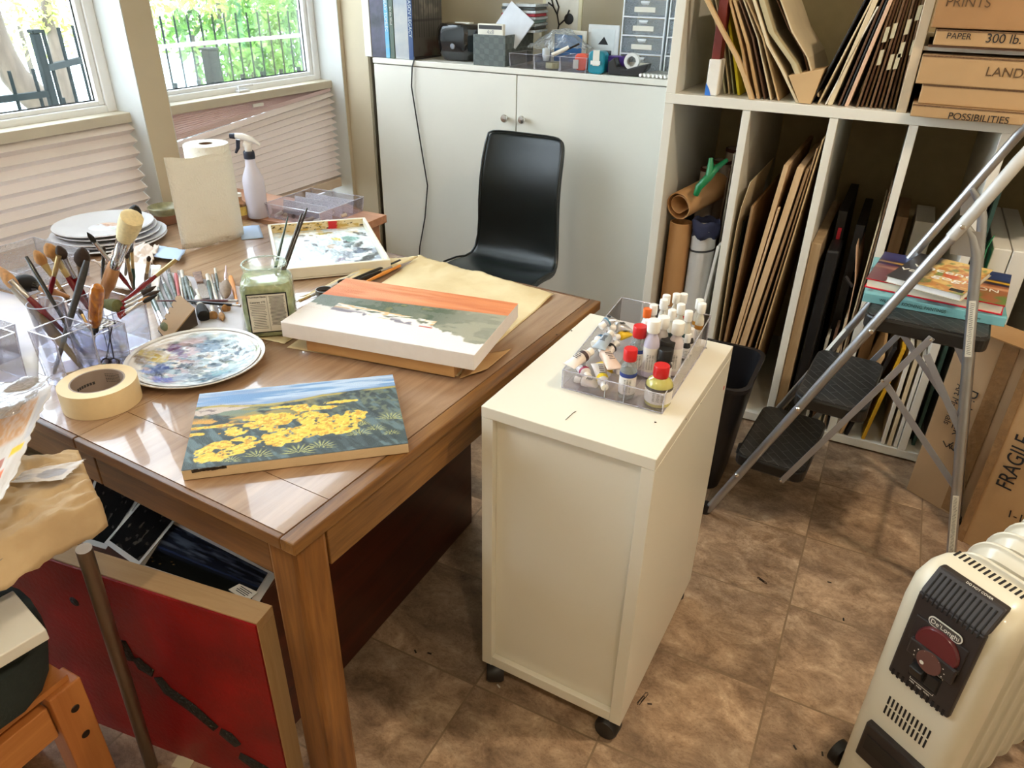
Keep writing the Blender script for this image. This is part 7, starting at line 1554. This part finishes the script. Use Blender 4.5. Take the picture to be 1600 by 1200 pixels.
# sketch board, cushion and pine chair
t = thing('foam_board', 'white board edge sticking out under the brown paper at the left edge', 'board', (-1.2, -1.7, .60))
a, b_, c_ = Z(72, 983, .605), Z(-30, 1043, .605), Z(20, 922, .605); d_ = a-c_
MB().hexa([p-V(0, 0, .022) for p in (c_-nrm(d_)*.0, a, b_, b_-d_)], [c_, a, b_, b_-d_]).build('board', white1, t, bevel=.002)
gcl = mat('dark_green_cloth', (34, 44, 42), .85, var=.1, bump=.2)
b = MB(); cc = V(-1.235, -1.70, 0)
R_ = []
for z, s in ((.44, .12), (.455, .155), (.50, .165), (.545, .16), (.565, .12), (.572, .02)): R_.append([(cc[0]+s*math.cos(a_)*(1+.08*math.sin(3*a_)), cc[1]+s*math.sin(a_), z) for a_ in np.linspace(0, 2*math.pi, 25)[:-1]])
b.add([p for r in R_ for p in r], [(i*24+k, i*24+(k+1) % 24, (i+1)*24+(k+1) % 24, (i+1)*24+k) for i in range(5) for k in range(24)]+[tuple(range(24))[::-1]])
tag(b.build('seat_cushion', gcl, None, smooth=True), 'dark green cushion on the pine chair at the lower left corner', 'cushion')
opine = wood('orange_pine', (200, 134, 72), (172, 104, 48), 'z', rough=.4, scale=5, blot=.3, blotcol=(200, 160, 130)); opinex = wood('orange_pine_x', (200, 134, 72), (172, 104, 48), 'y', rough=.4, scale=5, blot=.3, blotcol=(200, 160, 130))
t = thing('pine_chair', 'orange pine chair with bolted corner post at the lower left corner', 'chair', (-1.25, -1.75, 0))
for x, y in ((-1.137, -1.62), (-1.137, -1.93), (-1.47, -1.62), (-1.47, -1.93)): MB().box((x, y, 0), (x+.048, y+.058, .425)).build('leg', opine, t, bevel=.003)
MB().box((-1.125, -1.87, .33), (-1.10, -1.622, .405)).build('rail', opinex, t, bevel=.002); MB().box((-1.46, -1.87, .33), (-1.435, -1.622, .405)).build('rail', opinex, t); MB().box((-1.42, -1.60, .33), (-1.139, -1.58, .405)).build('rail', opinex, t)
MB().box((-1.46, -1.92, .426), (-1.10, -1.575, .438)).build('seat', opinex, t)
for z in (.37, .30): MB().lathe([(0, .001), (.007, .001), (.008, 0)], (-1.0888, -1.588, z), (1, 0, 0), 14).build('bolt', mat('dark_bolt', (50, 40, 34), .4, metal=.6), t)

# ================================================================ BOOKS ON THE LADDER
def lbook(label, z0, h, px, covm, topfn, edge='pages', rot=None, name='art_book', hard=.003, spine=None, pagm=None):
    z = z0+h; A, B, C_, D = [Z(x, y, z) for x, y in px]; U = B-A; Vv = V(-U[1], U[0], 0); Vv = nrm(Vv)*(np.linalg.norm(C_-B)*.5+np.linalg.norm(D-A)*.5)
    t = thing(name, label, 'book', A+(U+Vv)/2-V(0, 0, h)); un, vn = nrm(U), nrm(Vv)
    def blk_(p0, du, dv, za, zb_): Q = (p0, p0+du, p0+du+dv, p0+dv); return MB().hexa([V(q[0], q[1], za) for q in Q], [V(q[0], q[1], zb_) for q in Q])
    blk_(A, U, Vv, z0, z0+hard).build('cover', covm, t, bevel=.0005); blk_(A, U, Vv, z-hard, z-.0003).build('cover', covm, t, bevel=.0005)
    blk_(A+un*.004+vn*.004, U-un*.008, Vv-vn*.008, z0+hard, z-hard).build('pages', pagm or mat('page_block', (236, 226, 206), .8, var=.03, scale=200, stretch=(1, 1, 30)), t)
    if topfn: art('cover_art', V(A[0], A[1], z+.0001), U, Vv, topfn, painted('printed_cover', .3, .02), t, 90, 70)
    return t, A, U, Vv, z
ZS = .7660
def tealf(u, v): return over(np.ones(u.shape+(3,))*np.array(c3(110, 176, 184)), (60, 110, 116), sm(.5, .65, fbm(u*7, v*7, 1)))
tealc = mat('teal_cover', (120, 180, 188), .4, var=.2, scale=14)
t, A, U, Vv, z = lbook('wide pale teal book lying at the bottom of the pile on the ladder', ZS, .024, [(1350, 457), (1574, 497), (1590, 440), (1385, 402)], tealc, tealf, hard=.003)
n_ = nrm(np.cross(U, (0, 0, 1))); MB().obox(A+U/2-V(0, 0, .012)+n_*.0012, U*.998, n_*.003, V(0, 0, .0238)).build('spine', tealc, t, bevel=.001)
text('spine_lettering', 'WILLEM DE KOONING, PAINTINGS', A+U*.36-V(0, 0, .012)+n_*.0028, U, (0, 0, 1), .0125, mat('dark_teal_ink', (20, 50, 60), .5), t, squash=.8)
text('spine_lettering', 'national gallery', A+U*.78-V(0, 0, .013)+n_*.0028, U, (0, 0, 1), .0075, mat('dark_teal_ink', (20, 50, 60), .5), t, squash=.8)
def horizon(u, v):
    col = np.ones(u.shape+(3,))*np.array(c3(150, 92, 60)); n1 = fbm(u*5, v*22, 3); col = over(col, (96, 120, 60), sm(.4, .15, v)*sm(.35, .6, fbm(u*9, v*9, 2))*sm(.4, .8, u)); col = over(col, (206, 150, 110), sm(.06, .0, np.abs(v-.45)));
    col = over(col, (40, 40, 60), sm(.52, .58, v)); col = over(col, (216, 170, 40), sm(.05, .0, np.abs(v-.64-.04*n1))); col = over(col, (50, 66, 110), sm(.68, .78, v)); col = over(col, (70, 84, 120), sm(.55, .7, n1)*sm(.8, .9, v)); return over(col, (60, 40, 80), sm(.25, .1, u)*.6)
redc = mat('crimson_cover', (196, 22, 46), .35)
t, A, U, Vv, z = lbook('thick red-edged landscape book in the middle of the pile on the ladder', ZS+.0245, .027, [(1354, 434), (1571, 478), (1587, 433), (1388, 392)], redc, horizon, hard=.0035)
text('cover_lettering', 'ON', A+U*.86+Vv*.36+V(0, 0, .0004), U, Vv, .034, lab, t)
def vg(u, v):
    col = np.ones(u.shape+(3,))*np.array(c3(186, 128, 70)); col = over(col, (214, 180, 110), sm(.45, .6, fbm(u*6, v*14, 1))); col = over(col, (190, 80, 40), sm(.5, .62, fbm(u*7, v*20, 5))*sm(.3, .45, v)*sm(.75, .6, v)); col = over(col, (120, 130, 70), sm(.6, .7, fbm(u*8, v*10, 8)))
    return over(col, (58, 56, 58), sm(.42, .34, u+.15*(fbm(u*3, v*6, 4)-.5)))
t, A, U, Vv, z = lbook('small paperback lettered vincent van gogh on top of the ladder books', ZS+.0520, .016, [(1384, 431), (1504, 462), (1517, 414), (1412, 391)], mat('paperback_cover', (190, 180, 160), .4), vg, hard=.0008, pagm=mat('bright_pages', (240, 240, 238), .8))
for s_, vv in (('vincent', .56), ('van gogh', .36)): text('cover_lettering', s_, A+U*.50+Vv*vv+V(0, 0, .0004), U, Vv, .040, lab, t, squash=1.25, ext=.0004)
MB().hexa([A+U*x+Vv*y+V(0, 0, .0002) for x, y in ((.80, .06), (.97, .06), (.97, .14), (.80, .14))], [A+U*x+Vv*y+V(0, 0, .0006) for x, y in ((.80, .06), (.97, .06), (.97, .14), (.80, .14))]).build('publisher_block', black1, t)

# ================================================================ SCRAPS ON THE FLOOR
wire = mat('clip_wire', (70, 66, 62), .35, metal=.8)
def clip(label, px0, px1, w):
    a, c_ = Z(*px0, .0012), Z(*px1, .0012); d = c_-a; s = nrm(np.cross(d, (0, 0, 1)))*w
    tag(MB().tube([a-s, a+d*.9-s, c_, a+d*.9+s, a+s, a-d*.05, a-s*.5+d*.1, a+d*.6-s*.5, a+d*.7, a+d*.6+s*.5, a+d*.2+s*.5], .0008, 6).build('paper_clip', wire, None, smooth=True), label, 'paper clip')
clip('paper clip on the floor beside the rolling cabinet', (997, 1100), (1012, 1082), .0035)
clip('bent paper clip lying on the tile between the cabinet and the heater', (1184, 902), (1198, 912), .003)
for k, (x, y, rgb) in enumerate(((779, 1072, (220, 215, 205)), (1296, 910, (26, 24, 22)), (1318, 968, (26, 24, 22)), (1242, 1168, (40, 34, 28)), (671, 1021, (36, 26, 22)), (649, 1018, (36, 26, 22)), (1015, 1100, (60, 44, 34)), (1285, 1178, (50, 40, 30)))):
    p = Z(x, y, .0006); a = random.random()*3
    tag(MB().obox(p+V(0, 0, .0005), V(math.cos(a), math.sin(a), 0)*.011, V(-math.sin(a), math.cos(a), 0)*.004, V(0, 0, .001)).build('floor_scrap', mat('scrap_%d' % sum(rgb), rgb, .7), None), ['tiny white scrap on the floor by the left castor', 'small black scrap in the middle of the open floor', 'small dark scrap on the tile line left of the heater', 'tiny dark scrap in front of the heater', 'dark chip on the floor between the table and cabinet, right one', 'dark chip on the floor between the table and cabinet, left one', 'brown chip beside the paper clip', 'tiny chip nearest the heater'][k], 'scrap')
p = Z(286, 1192, .001); tag(MB().obox(p, (.04, .01, 0), (-.008, .025, 0), (0, 0, .0012)).build('floor_scrap', mat('torn_cream', (214, 200, 160), .7), None), 'torn cream paper scrap on the floor by the red canvas', 'scrap')
